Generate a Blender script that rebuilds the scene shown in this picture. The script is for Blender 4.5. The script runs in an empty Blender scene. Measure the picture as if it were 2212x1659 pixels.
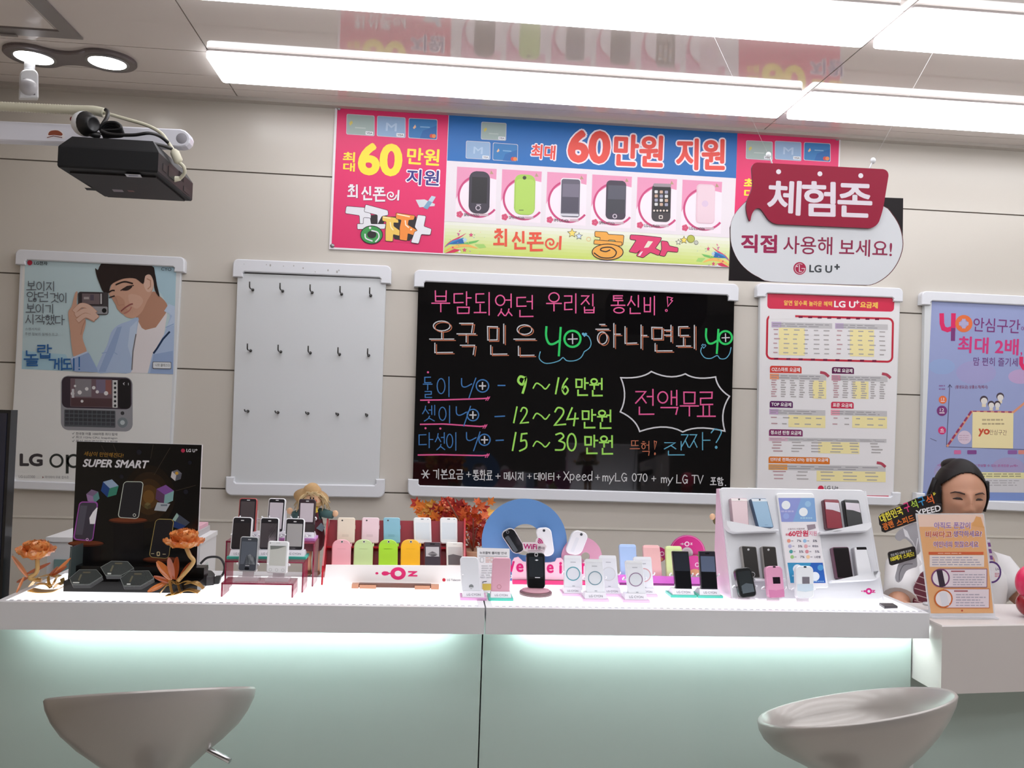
import bpy, bmesh, math, random
from mathutils import Vector, Matrix
random.seed(7)
S = bpy.context.scene
COL = S.collection
# ------------------------------------------------------------------ camera
W_PX, H_PX, F_PX = 2212.0, 1659.0, 1850.0
YAW, PITCH, ROLL = math.radians(5.02), math.radians(1.59), math.radians(1.89)
CAM = Vector((0.0, 0.0, 1.42))
fwd = Vector((math.sin(YAW)*math.cos(PITCH), math.cos(YAW)*math.cos(PITCH), math.sin(PITCH)))
rgt = Vector((math.cos(YAW), -math.sin(YAW), 0.0))
upv = rgt.cross(fwd)
rgt, upv = (math.cos(ROLL)*rgt + math.sin(ROLL)*upv), (-math.sin(ROLL)*rgt + math.cos(ROLL)*upv)
cd = bpy.data.cameras.new('camera'); cam = bpy.data.objects.new('camera', cd); COL.objects.link(cam)
cd.sensor_width = 36.0; cd.lens = 36.0*F_PX/W_PX; cd.clip_start = 0.02
cam.matrix_world = Matrix(((rgt.x, upv.x, -fwd.x, CAM.x), (rgt.y, upv.y, -fwd.y, CAM.y), (rgt.z, upv.z, -fwd.z, CAM.z), (0, 0, 0, 1)))
S.camera = cam
# ------------------------------------------------------------------ world, exposure
wd = bpy.data.worlds.new('world'); S.world = wd; wd.use_nodes = True
wd.node_tree.nodes['Background'].inputs[0].default_value = (0.8, 0.85, 0.9, 1)
wd.node_tree.nodes['Background'].inputs[1].default_value = 0.05
S.view_settings.view_transform = 'Standard'; S.view_settings.look = 'None'
S.view_settings.exposure = 0.0; S.view_settings.gamma = 1.0; S.view_settings.use_curve_mapping = False
LAMP_CEIL, LAMP_DESK, LAMP_STRIP, LAMP_SPOT = 4.7, 1.35, 24.0, 9.0   # radiance of the room's own lamps
DW, ZC, ZT = 3.20, 2.52, 1.00        # back wall distance, ceiling height, counter top height
# ------------------------------------------------------------------ pixel -> place
def ray(px, py):
    return fwd*F_PX + rgt*(px-W_PX/2) - upv*(py-H_PX/2)
def onP(px, py, p0, n):
    d = ray(px, py); return CAM + d*((Vector(p0)-CAM).dot(n)/d.dot(n))
def onY(px, py, y): return onP(px, py, (0, y, 0), Vector((0, 1, 0)))
def onZ(px, py, z): return onP(px, py, (0, 0, z), Vector((0, 0, 1)))
def pxs(p):  # metres per pixel at p
    return (Vector(p)-CAM).dot(fwd)/F_PX
NY = Vector((0, -1, 0))
def lean(px, py, z, deg, yaw=0.0):
    """a plane that stands on height z at the pixel and leans back by deg; returns (point, normal towards viewer)"""
    a, b = math.radians(deg), math.radians(yaw)
    n = Vector((math.sin(b)*math.cos(a), -math.cos(b)*math.cos(a), math.sin(a)))
    return onZ(px, py, z), n
# ------------------------------------------------------------------ materials
def lin(c):
    c = c/255.0
    return c/12.92 if c <= 0.04045 else ((c+0.055)/1.055)**2.4
MATS = {}
def mat(rgb, rough=0.5, metal=0.0, spec=0.5, emit=0.0, trans=0.0, alpha=1.0, coat=0.0, noise=0.0, nscale=40.0, sss=0.0):
    key = (tuple(rgb), rough, metal, spec, emit, trans, alpha, coat, noise, nscale, sss)
    if key in MATS: return MATS[key]
    m = bpy.data.materials.new('m_%02x%02x%02x_%d' % (int(rgb[0]), int(rgb[1]), int(rgb[2]), len(MATS)))
    m.use_nodes = True; nt = m.node_tree; b = nt.nodes['Principled BSDF']
    col = (lin(rgb[0]), lin(rgb[1]), lin(rgb[2]), 1)
    b.inputs['Base Color'].default_value = col
    b.inputs['Roughness'].default_value = rough; b.inputs['Metallic'].default_value = metal
    b.inputs['Specular IOR Level'].default_value = spec
    b.inputs['Transmission Weight'].default_value = trans; b.inputs['Alpha'].default_value = alpha
    b.inputs['Coat Weight'].default_value = coat; b.inputs['Coat Roughness'].default_value = 0.05
    if sss: b.inputs['Subsurface Weight'].default_value = sss; b.inputs['Subsurface Radius'].default_value = (0.01, 0.004, 0.002)
    if emit:
        b.inputs['Emission Color'].default_value = col; b.inputs['Emission Strength'].default_value = emit
    if noise:
        tc = nt.nodes.new('ShaderNodeTexCoord'); nz = nt.nodes.new('ShaderNodeTexNoise'); mx = nt.nodes.new('ShaderNodeMix')
        mx.data_type = 'RGBA'; nz.inputs['Scale'].default_value = nscale; nz.inputs['Detail'].default_value = 4
        mx.inputs['A'].default_value = tuple(x*(1-noise) for x in col[:3])+(1,)
        mx.inputs['B'].default_value = tuple(min(1, x*(1+noise)) for x in col[:3])+(1,)
        nt.links.new(tc.outputs['Object'], nz.inputs['Vector']); nt.links.new(nz.outputs['Fac'], mx.inputs['Factor'])
        nt.links.new(mx.outputs['Result'], b.inputs['Base Color'])
    MATS[key] = m; return m
def ink(rgb, rough=0.45, spec=0.3): return mat(rgb, rough=rough, spec=spec)
WHITE_PL = mat((226, 228, 232), rough=0.35)
SILVER = mat((150, 150, 152), rough=0.3, metal=0.9)
CHROME = mat((200, 200, 202), rough=0.15, metal=1.0)
DARK_STEEL = mat((70, 68, 66), rough=0.35, metal=0.9)
CLEAR = mat((235, 238, 240), rough=0.05, trans=0.0, alpha=0.25)
# ------------------------------------------------------------------ mesh builder (world coordinates)
WM = {}
class MB:
    def __init__(s): s.v = []; s.f = []; s.mi = []; s.sm = []; s.mats = []
    def add(s, verts, faces, m, smooth=False):
        if m not in s.mats: s.mats.append(m)
        k, b = s.mats.index(m), len(s.v)
        s.v += [Vector(p) for p in verts]
        for f in faces: s.f.append([i+b for i in f]); s.mi.append(k); s.sm.append(smooth)
        return s
    def box(s, lo, hi, m, M=None):
        x0, y0, z0 = lo; x1, y1, z1 = hi
        v = [(x0,y0,z0),(x1,y0,z0),(x1,y1,z0),(x0,y1,z0),(x0,y0,z1),(x1,y0,z1),(x1,y1,z1),(x0,y1,z1)]
        if M: v = [M @ Vector(p) for p in v]
        return s.add(v, [(3,2,1,0),(4,5,6,7),(0,1,5,4),(1,2,6,5),(2,3,7,6),(3,0,4,7)], m)
    def loft(s, rings, m, cap0=True, cap1=True, smooth=True, closed=True):
        n = len(rings[0]); v = [p for r in rings for p in r]; f = []
        for i in range(len(rings)-1):
            for j in range(n if closed else n-1):
                a, b = i*n+j, i*n+(j+1) % n
                f.append((a, b, b+n, a+n))
        s.add(v, f, m, smooth)
        if cap0: s.add(rings[0], [tuple(range(n))[::-1]], m)
        if cap1: s.add(rings[-1], [tuple(range(n))], m)
        return s
    def lathe(s, prof, c, m, n=28, smooth=True, axis=None, cap0=False, cap1=False):
        Q = Vector((0, 0, 1)).rotation_difference(axis).to_matrix() if axis is not None else Matrix.Identity(3)
        rings = [[Vector(c) + Q @ Vector((r*math.cos(2*math.pi*j/n), r*math.sin(2*math.pi*j/n), z)) for j in range(n)] for r, z in prof]
        return s.loft(rings, m, cap0, cap1, smooth)
    def ball(s, c, r, m, n=16, k=10, M=None, fn=None):
        rx, ry, rz = (r, r, r) if not isinstance(r, (tuple, list)) else r
        rings = []
        for i in range(k+1):
            th = math.pi*i/k; ring = []
            for j in range(n):
                ph = 2*math.pi*j/n
                p = Vector((rx*math.sin(th)*math.cos(ph), ry*math.sin(th)*math.sin(ph), -rz*math.cos(th)))
                if fn: p = fn(p)
                if M: p = M @ p
                ring.append(Vector(c)+p)
            rings.append(ring)
        return s.loft(rings, m, False, False, True)
    def tube(s, pts, r, m, n=10, caps=True):
        pts = [Vector(p) for p in pts]; rr = r if isinstance(r, (list, tuple)) else [r]*len(pts)
        t0 = (pts[1]-pts[0]).normalized(); ref = Vector((0, 0, 1)) if abs(t0.z) < .9 else Vector((1, 0, 0))
        u = t0.cross(ref).normalized(); rings = []
        for i, p in enumerate(pts):
            t = (pts[min(i+1, len(pts)-1)]-pts[max(i-1, 0)]).normalized()
            u = (u - t*u.dot(t)).normalized(); w = t.cross(u)
            rings.append([p + (u*math.cos(2*math.pi*j/n)+w*math.sin(2*math.pi*j/n))*rr[i] for j in range(n)])
        return s.loft(rings, m, caps, caps, True)
    def plate(s, front, back, m, side=None, bev=0.0):
        """prism between two matched outlines; bev rounds the front edge a little"""
        n = len(front); side = side or m
        front = [Vector(p) for p in front]; back = [Vector(p) for p in back]
        if bev:
            d = back[0]-front[0]; L = max(d.length, 1e-6); k = min(bev, L*.45)/L
            mid = [front[i]+(back[i]-front[i])*k for i in range(n)]
            A = sum((front[i].cross(front[(i+1) % n]) for i in range(n)), Vector()).normalized()
            ins = [front[i]-(front[(i+1) % n]-front[i-1]).normalized().cross(A)*bev for i in range(n)]
            s.add(ins, [tuple(range(n))], m)
            s.loft([ins, mid, back], side, False, False, False)
        else:
            s.add(front, [tuple(range(n))], m); s.loft([front, back], side, False, False, False)
        s.add(back, [tuple(range(n))[::-1]], side); return s
    def build(s, name, parent=None, smooth_angle=None, base=None):
        vs = s.v
        if parent is not None: Mw = WM[parent.name]
        else:
            xs = [p.x for p in vs]; ys = [p.y for p in vs]; zs = [p.z for p in vs]
            Mw = Matrix.Translation(base if base is not None else ((min(xs)+max(xs))/2, (min(ys)+max(ys))/2, min(zs)))
        I = Mw.inverted()
        me = bpy.data.meshes.new(name); me.from_pydata([I @ p for p in vs], [], s.f)
        for m in s.mats: me.materials.append(m)
        me.polygons.foreach_set('material_index', s.mi); me.polygons.foreach_set('use_smooth', s.sm)
        bm = bmesh.new(); bm.from_mesh(me)
        bmesh.ops.remove_doubles(bm, verts=bm.verts, dist=1e-6)
        bmesh.ops.recalc_face_normals(bm, faces=bm.faces); bm.to_mesh(me); bm.free()
        me.update()
        o = bpy.data.objects.new(name, me); COL.objects.link(o)
        if parent is not None: o.parent = parent; WM[o.name] = Mw
        else: o.matrix_world = Mw; WM[o.name] = Mw
        return o
def tag(o, label, cat, group=None, kind=None):
    o['label'] = label; o['category'] = cat
    if group: o['group'] = group
    if kind: o['kind'] = kind
    return o
def thing(name, label, cat, loc, group=None):
    o = bpy.data.objects.new(name, None); COL.objects.link(o); o.empty_display_size = .05
    o.location = loc; WM[o.name] = Matrix.Translation(loc)
    return tag(o, label, cat, group)
def struct(o): o['kind'] = 'structure'; return o
# ------------------------------------------------------------------ 2D shapes (pixel lists)
def rrect(q, r, n=5):
    """rounded quad from corners tl,tr,br,bl with radius r (number or 4)"""
    rr = r if isinstance(r, (list, tuple)) else [r]*4; out = []; k = len(q)
    for i in range(k):
        p = Vector((q[i][0], q[i][1])); a = Vector(q[i-1][:2])-p; b = Vector(q[(i+1) % k][:2])-p
        la, lb = a.length, b.length; ri = min(rr[i % 4], la*.49, lb*.49)
        if ri <= 0: out.append((p.x, p.y)); continue
        pa, pb = p+a/la*ri, p+b/lb*ri
        for j in range(n+1):
            t = j/n; w = (1-t)**2*pa + 2*t*(1-t)*(p+(pa+pb-2*p)*.12) + t*t*pb
            out.append((w.x, w.y))
    return out
def quad(x0, y0, x1, y1, dx=0.0, sl=0.0):
    """tl,tr,br,bl; dx shifts the top to the right, sl is the slope of the horizontals"""
    h = (x1-x0)*sl
    return [(x0+dx, y0), (x1+dx, y0+h), (x1, y1+h), (x0, y1)]
def ell(cx, cy, rx, ry=None, n=28, a0=0, a1=360, rot=0):
    ry = rx if ry is None else ry; c, s_ = math.cos(math.radians(rot)), math.sin(math.radians(rot)); o = []
    full = abs(a1-a0) >= 360; m = n if full else n+1
    for i in range(m):
        a = math.radians(a0+(a1-a0)*i/n); x, y = rx*math.cos(a), ry*math.sin(a)
        o.append((cx+x*c-y*s_, cy+x*s_+y*c))
    return o
def star(cx, cy, r, k=.45, n=5, rot=-90):
    return [(cx+(r if i % 2 == 0 else r*k)*math.cos(math.radians(rot+180*i/n)), cy+(r if i % 2 == 0 else r*k)*math.sin(math.radians(rot+180*i/n))) for i in range(2*n)]
def curve(pts, n=6, closed=False):
    """Catmull-Rom through points"""
    P = [Vector(p) for p in pts]; k = len(P); out = []
    for i in range(k if closed else k-1):
        g = (lambda j: P[j % k]) if closed else (lambda j: P[max(0, min(k-1, j))])
        p0, p1, p2, p3 = g(i-1), g(i), g(i+1), g(i+2)
        for j in range(n):
            t = j/n
            out.append(tuple(.5*((2*p1)+(p2-p0)*t+(2*p0-5*p1+4*p2-p3)*t*t+(3*p1-p0-3*p2+p3)*t**3)))
    if not closed: out.append(tuple(P[-1]))
    return out
# ------------------------------------------------------------------ lettering
_tc = {}
def text_mesh(body, bold):
    k = (body, bold)
    if k in _tc: return _tc[k]
    c = bpy.data.curves.new('lettering', 'FONT'); c.body = body; c.offset = bold; c.resolution_u = 4
    o = bpy.data.objects.new('lettering', c); COL.objects.link(o); bpy.context.view_layer.update()
    me = bpy.data.meshes.new_from_object(o.evaluated_get(bpy.context.evaluated_depsgraph_get()))
    v = [(p.co.x, p.co.y) for p in me.vertices]; f = [tuple(p.vertices) for p in me.polygons]
    bpy.data.objects.remove(o); bpy.data.curves.remove(c); bpy.data.meshes.remove(me)
    _tc[k] = (v, f); return _tc[k]
JC = {  # consonant strokes in a unit box, y down
 'ㄱ': [[(0,.1),(1,.1),(.9,1)]], 'ㄴ': [[(.05,0),(.05,.9),(1,.88)]], 'ㄷ': [[(.95,.08),(.05,.1),(.05,.92),(1,.9)]],
 'ㄹ': [[(.02,.06),(.95,.06),(.93,.48),(.06,.5),(.06,.95),(1,.93)]], 'ㅁ': [[(.08,.06),(.92,.08),(.9,.94),(.1,.95),(.08,.06)]],
 'ㅂ': [[(.08,0),(.1,.95),(.9,.95),(.92,0)],[(.1,.5),(.9,.5)]], 'ㅅ': [[(.52,.0),(.42,.45),(.0,1)],[(.48,.4),(1,.98)]],
 'ㅇ': [[(.5+.48*math.sin(a*math.pi/8), .5-.48*math.cos(a*math.pi/8)) for a in range(17)]],
 'ㅈ': [[(.02,.08),(.96,.08),(.55,.5),(.0,1)],[(.56,.48),(1,.98)]], 'ㅊ': [[(.3,-.02),(.72,-.02)],[(.02,.24),(.96,.24),(.55,.58),(.0,1)],[(.56,.56),(1,.98)]],
 'ㅋ': [[(0,.08),(.95,.08),(.85,1)],[(.05,.5),(.9,.48)]], 'ㅌ': [[(.95,.05),(.05,.06),(.05,.94),(1,.92)],[(.08,.5),(.9,.48)]],
 'ㅍ': [[(.02,.08),(.98,.08)],[(.3,.1),(.33,.9)],[(.7,.1),(.67,.9)],[(0,.93),(1,.92)]],
 'ㅎ': [[(.3,-.03),(.7,-.03)],[(.02,.22),(.98,.22)],[(.5+.36*math.sin(a*math.pi/8), .68-.32*math.cos(a*math.pi/8)) for a in range(17)]]}
def _dbl(k): return [[(x*.46+d, y) for x, y in st] for d in (0, .54) for st in JC[k]]
def _pair(a, b): return [[(x*.46, y) for x, y in st] for st in JC[a]]+[[(x*.46+.54, y) for x, y in st] for st in JC[b]]
for d_, b_ in (('ㄲ','ㄱ'),('ㄸ','ㄷ'),('ㅃ','ㅂ'),('ㅆ','ㅅ'),('ㅉ','ㅈ')): JC[d_] = _dbl(b_)
JC['ㄶ'] = _pair('ㄴ', 'ㅎ'); JC['ㅄ'] = _pair('ㅂ', 'ㅅ')
JV = {  # vertical vowels in a unit box
 'ㅏ': [[(.35,0),(.35,1)],[(.35,.45),(1,.45)]], 'ㅑ': [[(.35,0),(.35,1)],[(.35,.3),(1,.3)],[(.35,.6),(1,.6)]], 'ㅓ': [[(.75,0),(.75,1)],[(0,.45),(.75,.45)]],
 'ㅕ': [[(.75,0),(.75,1)],[(0,.3),(.75,.3)],[(0,.6),(.75,.6)]], 'ㅐ': [[(.25,.05),(.25,.95)],[(.8,0),(.8,1)],[(.25,.48),(.8,.48)]],
 'ㅔ': [[(.45,.05),(.45,.95)],[(.95,0),(.95,1)],[(-.05,.48),(.45,.48)]], 'ㅣ': [[(.5,0),(.5,1)]]}
JH = {'ㅗ': [[(.5,.05),(.5,.85)],[(0,.85),(1,.85)]], 'ㅛ': [[(.33,.05),(.33,.85)],[(.67,.05),(.67,.85)],[(0,.85),(1,.85)]], 'ㅜ': [[(0,.15),(1,.15)],[(.5,.15),(.5,1)]],
 'ㅠ': [[(0,.15),(1,.15)],[(.33,.15),(.33,1)],[(.67,.15),(.67,1)]], 'ㅡ': [[(0,.5),(1,.5)]]}
_L = 'ㄱㄲㄴㄷㄸㄹㅁㅂㅃㅅㅆㅇㅈㅉㅊㅋㅌㅍㅎ'; _V = 'ㅏㅐㅑㅒㅓㅔㅕㅖㅗㅘㅙㅚㅛㅜㅝㅞㅟㅠㅡㅢㅣ'
_T = ['']+list('ㄱㄲㄳㄴㄵㄶㄷㄹㄺㄻㄼㄽㄾㄿㅀㅁㅂㅄㅅㅆㅇㅈㅊㅋㅌㅍㅎ')
_MIX = {'ㅘ': ('ㅗ','ㅏ'), 'ㅙ': ('ㅗ','ㅐ'), 'ㅚ': ('ㅗ','ㅣ'), 'ㅝ': ('ㅜ','ㅓ'), 'ㅞ': ('ㅜ','ㅔ'), 'ㅟ': ('ㅜ','ㅣ'), 'ㅢ': ('ㅡ','ㅣ')}
def _cir(cx, cy, rx, ry=None): return [(cx+rx*math.sin(a*math.pi/8), cy-(ry or rx)*math.cos(a*math.pi/8)) for a in range(17)]
LAT = {'0': [_cir(.5,.5,.42,.5)], '1': [[(.7,0),(.3,1)]], '2': [curve([(.05,.25),(.3,.02),(.75,.1),(.75,.4),(.0,1)],4)+[(1,.95)]],
 '3': [curve([(.1,.08),(.6,.0),(.85,.2),(.4,.45)],4), curve([(.4,.45),(.95,.6),(.8,.95),(.05,.98)],4)], '4': [[(.45,0),(.0,.65),(1,.6)],[(.75,.3),(.6,1)]],
 '5': [[(.95,.02),(.3,.05),(.2,.45)], curve([(.2,.45),(.8,.42),(.85,.8),(.05,1)],4)], '6': [curve([(.75,0),(.2,.4),(.08,.75),(.45,1),(.85,.75),(.5,.5),(.12,.7)],4)],
 '7': [[(0,.1),(.9,.05),(.5,1)]], '9': [curve([(.85,.12),(.3,.02),(.1,.3),(.5,.5),(.85,.12),(.8,.5),(.55,1)],4)],
 '~': [curve([(0,.8),(.2,.15),(.5,.45),(.75,.9),(1,.3)],4)], '+': [[(.5,0),(.5,1)],[(0,.5),(1,.5)]], '-': [[(0,.5),(1,.5)]], '*': [[(0,.5),(1,.5)],[(.2,.05),(.8,.95)],[(.8,.05),(.2,.95)]],
 '?': [curve([(.05,.2),(.4,.0),(.95,.12),(.8,.4),(.5,.7)],4), _cir(.5,.95,.07,.05)], '!': [[(.3,.0),(.8,.05),(.4,.6),(.3,.0)], _cir(.45,.92,.1,.07)],
 'X': [[(0,0),(1,1)],[(.95,0),(.0,1)]], 'p': [[(.1,.3),(.1,1.3)], curve([(.1,.4),(.6,.3),(.85,.6),(.5,.95),(.1,.85)],4)], 'e': [curve([(.1,.62),(.85,.55),(.5,.3),(.1,.65),(.4,1),(.9,.88)],4)],
 'd': [curve([(.85,.4),(.3,.35),(.1,.7),(.4,1),(.85,.8)],4), [(.9,-.1),(.85,1)]], 'm': [[(.05,.35),(.05,1)], curve([(.05,.5),(.35,.35),(.5,.6),(.5,1)],3), curve([(.5,.5),(.8,.35),(.95,.6),(.95,1)],3)],
 'y': [[(.05,.35),(.45,.95)],[(.95,.3),(.1,1.35)]], 'L': [[(.1,0),(.05,.95),(.9,.95)]], 'G': [curve([(.9,.15),(.4,.0),(.05,.5),(.45,1),(.85,.75)],4),[(.5,.55),(.95,.55),(.9,.95)]],
 'T': [[(0,.02),(1,.02)],[(.5,.02),(.48,1)]], 'V': [[(0,0),(.45,1),(1,0)]]}
def glyph(ch):
    """strokes of one hand written character in a unit box, y down"""
    if ch in LAT: return LAT[ch]
    i = ord(ch)-0xAC00
    if i < 0 or i > 11171: return []
    l, v, t = _L[i//588], _V[(i % 588)//28], _T[i % 28]
    put = lambda sts, x0, y0, x1, y1: [[(x0+x*(x1-x0), y0+y*(y1-y0)) for x, y in st] for st in sts]
    b = .6 if t else 1.0; out = []
    if v in JV:
        wide = .5 if v in 'ㅔㅐ' else .56
        out += put(JC[l], .03, .05*b, wide, .88*b) + put(JV[v], wide+.05, -.02, 1.0, b*1.02)
    elif v in JH:
        out += put(JC[l], .14, .0, .86, .52*b) + put(JH[v], 0, .52*b, 1, 1.0*b if v != 'ㅜ' or not t else b*1.02)
    else:
        h_, vv = _MIX[v]
        out += put(JC[l], .08, .0, .56, .48*b) + put(JH[h_], 0, .5*b, .66, .98*b) + put(JV[vv], .66, -.02, 1.0, b*1.02)
    if t: out += put(JC[t], .18, .68, .95, 1.0)
    return out
# ------------------------------------------------------------------ flat printed art on a real plane
class Art:
    def __init__(s, p0, n, eps=.00016, mb=None):
        s.p0 = Vector(p0); s.n = Vector(n).normalized(); s.eps = eps; s.mb = mb or MB(); s.ox = s.oy = 0.0; s.k = 1.0; s.rough = .45; s.spec = .3; s.c = 0
    def crop(s, ox=0, oy=0, k=1.0): s.ox, s.oy, s.k = ox, oy, k; return s
    def W(s, x, y, l=0.0):
        return onP(s.ox+x*s.k, s.oy+y*s.k, s.p0+s.n*((l+s.c*.03)*s.eps), s.n)
    def m(s, c):
        s.c = (s.c+1) % 32   # neighbouring strokes never share exactly one plane
        return c if not isinstance(c, tuple) else mat(c, rough=s.rough, spec=s.spec)
    def poly(s, pts, c, l=1):
        mm = s.m(c); s.mb.add([s.W(x, y, l) for x, y in pts], [tuple(range(len(pts)))], mm); return s
    def rect(s, x0, y0, x1, y1, c, l=1, sl=0.0, dx=0.0): return s.poly(quad(x0, y0, x1, y1, dx, sl), c, l)
    def rr(s, x0, y0, x1, y1, r, c, l=1, sl=0.0, dx=0.0): return s.poly(rrect(quad(x0, y0, x1, y1, dx, sl), r), c, l)
    def disc(s, cx, cy, r, c, l=1, ry=None, n=24, rot=0): return s.poly(ell(cx, cy, r, ry, n, rot=rot), c, l)
    def ring(s, cx, cy, r0, r1, c, l=1, n=28, a0=0, a1=360, ky=1.0):
        A = ell(cx, cy, r1, r1*ky, n, a0, a1); B = ell(cx, cy, r0, r0*ky, n, a0, a1)
        k = len(A); v = [s.W(x, y, l) for x, y in A+B]; full = abs(a1-a0) >= 360
        s.mb.add(v, [(i, (i+1) % k, k+(i+1) % k, k+i) for i in range(k if full else k-1)], s.m(c)); return s
    def line(s, pts, w, c, l=1, closed=False):
        P = [Vector(p) for p in pts]
        P = [p for i, p in enumerate(P) if i == 0 or (p-P[i-1]).length > 1e-6]
        n = len(P)
        if n < 2: return s
        if not closed and (P[0]-P[-1]).length < 1e-4 and n > 3: closed = True; P = P[:-1]; n -= 1
        if not closed:
            P[0] = P[0]-(P[1]-P[0]).normalized()*w*.35; P[-1] = P[-1]+(P[-1]-P[-2]).normalized()*w*.35
        A, B = [], []
        for i in range(n):
            d0 = (P[i]-P[i-1]).normalized() if (i or closed) else None
            d1 = (P[(i+1) % n]-P[i]).normalized() if (i < n-1 or closed) else None
            d0 = d0 if d0 is not None else d1; d1 = d1 if d1 is not None else d0
            n0, n1 = Vector((-d0.y, d0.x)), Vector((-d1.y, d1.x)); b = n0+n1
            b = n1 if b.length < .2 else b.normalized(); k = min(1.8, 1/max(.3, b.dot(n1)))
            A.append(P[i]+b*w*.5*k); B.append(P[i]-b*w*.5*k)
        v = [s.W(p.x, p.y, l) for p in A+B]
        s.mb.add(v, [(i, (i+1) % n, n+(i+1) % n, n+i) for i in range(n if closed else n-1)], s.m(c)); return s
    def text(s, body, x0, y0, x1, y1, h, c, l=2, bold=0.0, skew=0.0, flip=False):
        """body fills the box whose bottom runs (x0,y0)->(x1,y1) with height h"""
        v, f = text_mesh(body, 0.0)
        if not v: return s
        ax, bx = min(p[0] for p in v), max(p[0] for p in v); ay, by = min(p[1] for p in v), max(p[1] for p in v)
        u = Vector((x1-x0, y1-y0)); w = Vector((u.y, -u.x)).normalized()*h; sk = u.normalized()*(skew*h)
        r = bold*min(h/max(.3, by-ay), 1.15*h)*1.1; k = 0 if bold <= 0 else (4 if bold < .02 else 8 if bold < .05 else 12)
        un = u.normalized(); pts = []
        for x, y in v:
            tx, ty = (x-ax)/max(1e-6, bx-ax), (y-ay)/max(1e-6, by-ay)
            # keep the heavier lettering inside its box
            pts.append(Vector((x0, y0))+un*r+(u-un*2*r)*tx+w*(r/h+(1-2*r/h)*ty)+sk*ty)
        for i in range(k+1):
            o = Vector((0, 0)) if i == k else Vector((math.cos(6.28318*i/k), math.sin(6.28318*i/k)))*r
            mm = s.m(c); s.mb.add([s.W(q.x+o.x, q.y+o.y, l) for q in pts], f, mm)
        return s
    def hand(s, body, x0, y0, x1, y1, h, w, c, l=2, gap=.14, off=(0, 0), jit=.0):
        """hand written strokes; box top runs (x0,y0)->(x1,y1), height h"""
        chars = list(body); wt = [.45 if ch == ' ' else (.55 if ch in LAT else 1.0) for ch in chars]; tot = sum(wt); a = 0.0
        for ch, q in zip(chars, wt):
            t0, t1 = a/tot, (a+q)/tot; a += q
            if ch == ' ': continue
            cx0, cx1 = x0+(x1-x0)*(t0+gap*.5*q/tot), x0+(x1-x0)*(t1-gap*.5*q/tot)
            cy = y0+(y1-y0)*(t0+t1)/2; j = lambda: random.uniform(-jit, jit)*h; jx, jy = j(), j(); hh = h*(1+random.uniform(-jit, jit))
            for st in glyph(ch):
                s.line([(cx0+(cx1-cx0)*x+off[0]+jx, cy+hh*y+off[1]+jy) for x, y in st], w, c, l)
        return s
    def bars(s, x0, y0, x1, y1, rows, c, l=2, words=6, fill=.55, seed=1, sl=0.0, ragged=.25):
        """rows of unreadably small print"""
        R = random.Random(seed); rh = (y1-y0)/rows
        for i in range(rows):
            x = x0; xe = x1-(x1-x0)*R.random()*ragged
            while x < xe:
                w = (x1-x0)/words*R.uniform(.5, 1.2); e = min(xe, x+w)
                if e-x > .15*w: s.poly(quad(x, y0+i*rh+rh*(1-fill)/2+(x-x0)*sl, e, y0+i*rh+rh*(1+fill)/2+(x-x0)*sl, 0, sl), c, l)
                x = e+(x1-x0)/words*.18
        return s
    def build(s, name, parent=None): return s.mb.build(name, parent)
def body_px(outline, p0, n, t, m, side=None, bev=0.0, mb=None, l=0.0):
    """solid plate whose front outline is seen at these pixels, on plane (p0,n), thickness t away from the viewer"""
    mb = mb or MB(); n = Vector(n); f = [onP(x, y, Vector(p0)+n*l, n) for x, y in outline]
    return mb.plate(f, [p-n*t for p in f], m, side, bev)
# ================================================================== THE ROOM
WALLC = mat((205, 199, 190), rough=0.22, spec=0.4, noise=.03, nscale=3)
GROOVE = mat((120, 112, 104), rough=.8)
CEILC = mat((224, 216, 211), rough=0.05, spec=0.75)
XL = onY(-30, 600, DW).x; XR = 3.6; YB = -2.8
Z = lambda px, py: onY(px, py, DW).z
seams = sorted([(Z(0, 343)+Z(2212, 465))/2, (Z(0, 591)+Z(1996, 676))/2, (Z(0, 785)+Z(1990, 851))/2, (Z(434, 1056)+Z(882, 1064))/2])
b = MB(); b.box((XL-.1, DW+.006, 0), (XR, DW+.1, ZC+.1), GROOVE)
edges = [0.0]+seams+[ZC+.02]
xj = [XL, onY(1040, 820, DW).x-1.15, onY(1128, 580, DW).x, onY(1128, 580, DW).x+1.25, XR]
for z0, z1 in zip(edges, edges[1:]):
    b.box((XL-.1, DW, z0+.0025), (XR, DW+.008, z1-.0025), WALLC)
struct(b.build('wall_back'))
b = MB(); zl = (Z(1110, 1139)+Z(2133, 1157))/2
b.box((XL, DW-.004, zl-.004), (XR, DW, zl+.003), mat((215, 210, 200), rough=.4)); struct(b.build('trim_1'))
struct(MB().box((XL-.1, YB, 0), (XL, DW, ZC+.1), mat((188, 176, 160), rough=.5)).build('wall_left'))
struct(MB().box((XR, YB, 0), (XR+.1, DW, ZC+.1), mat((200, 196, 190), rough=.6)).build('wall_right'))
struct(MB().box((XL-.1, YB-.1, 0), (XR+.1, YB, ZC+.1), mat((112, 108, 106), rough=.6)).build('wall_front'))
struct(MB().box((XL-.1, YB-.1, -.1), (XR+.1, DW+.1, 0), mat((200, 194, 186), rough=.3, noise=.06, nscale=6)).build('floor'))
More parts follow.
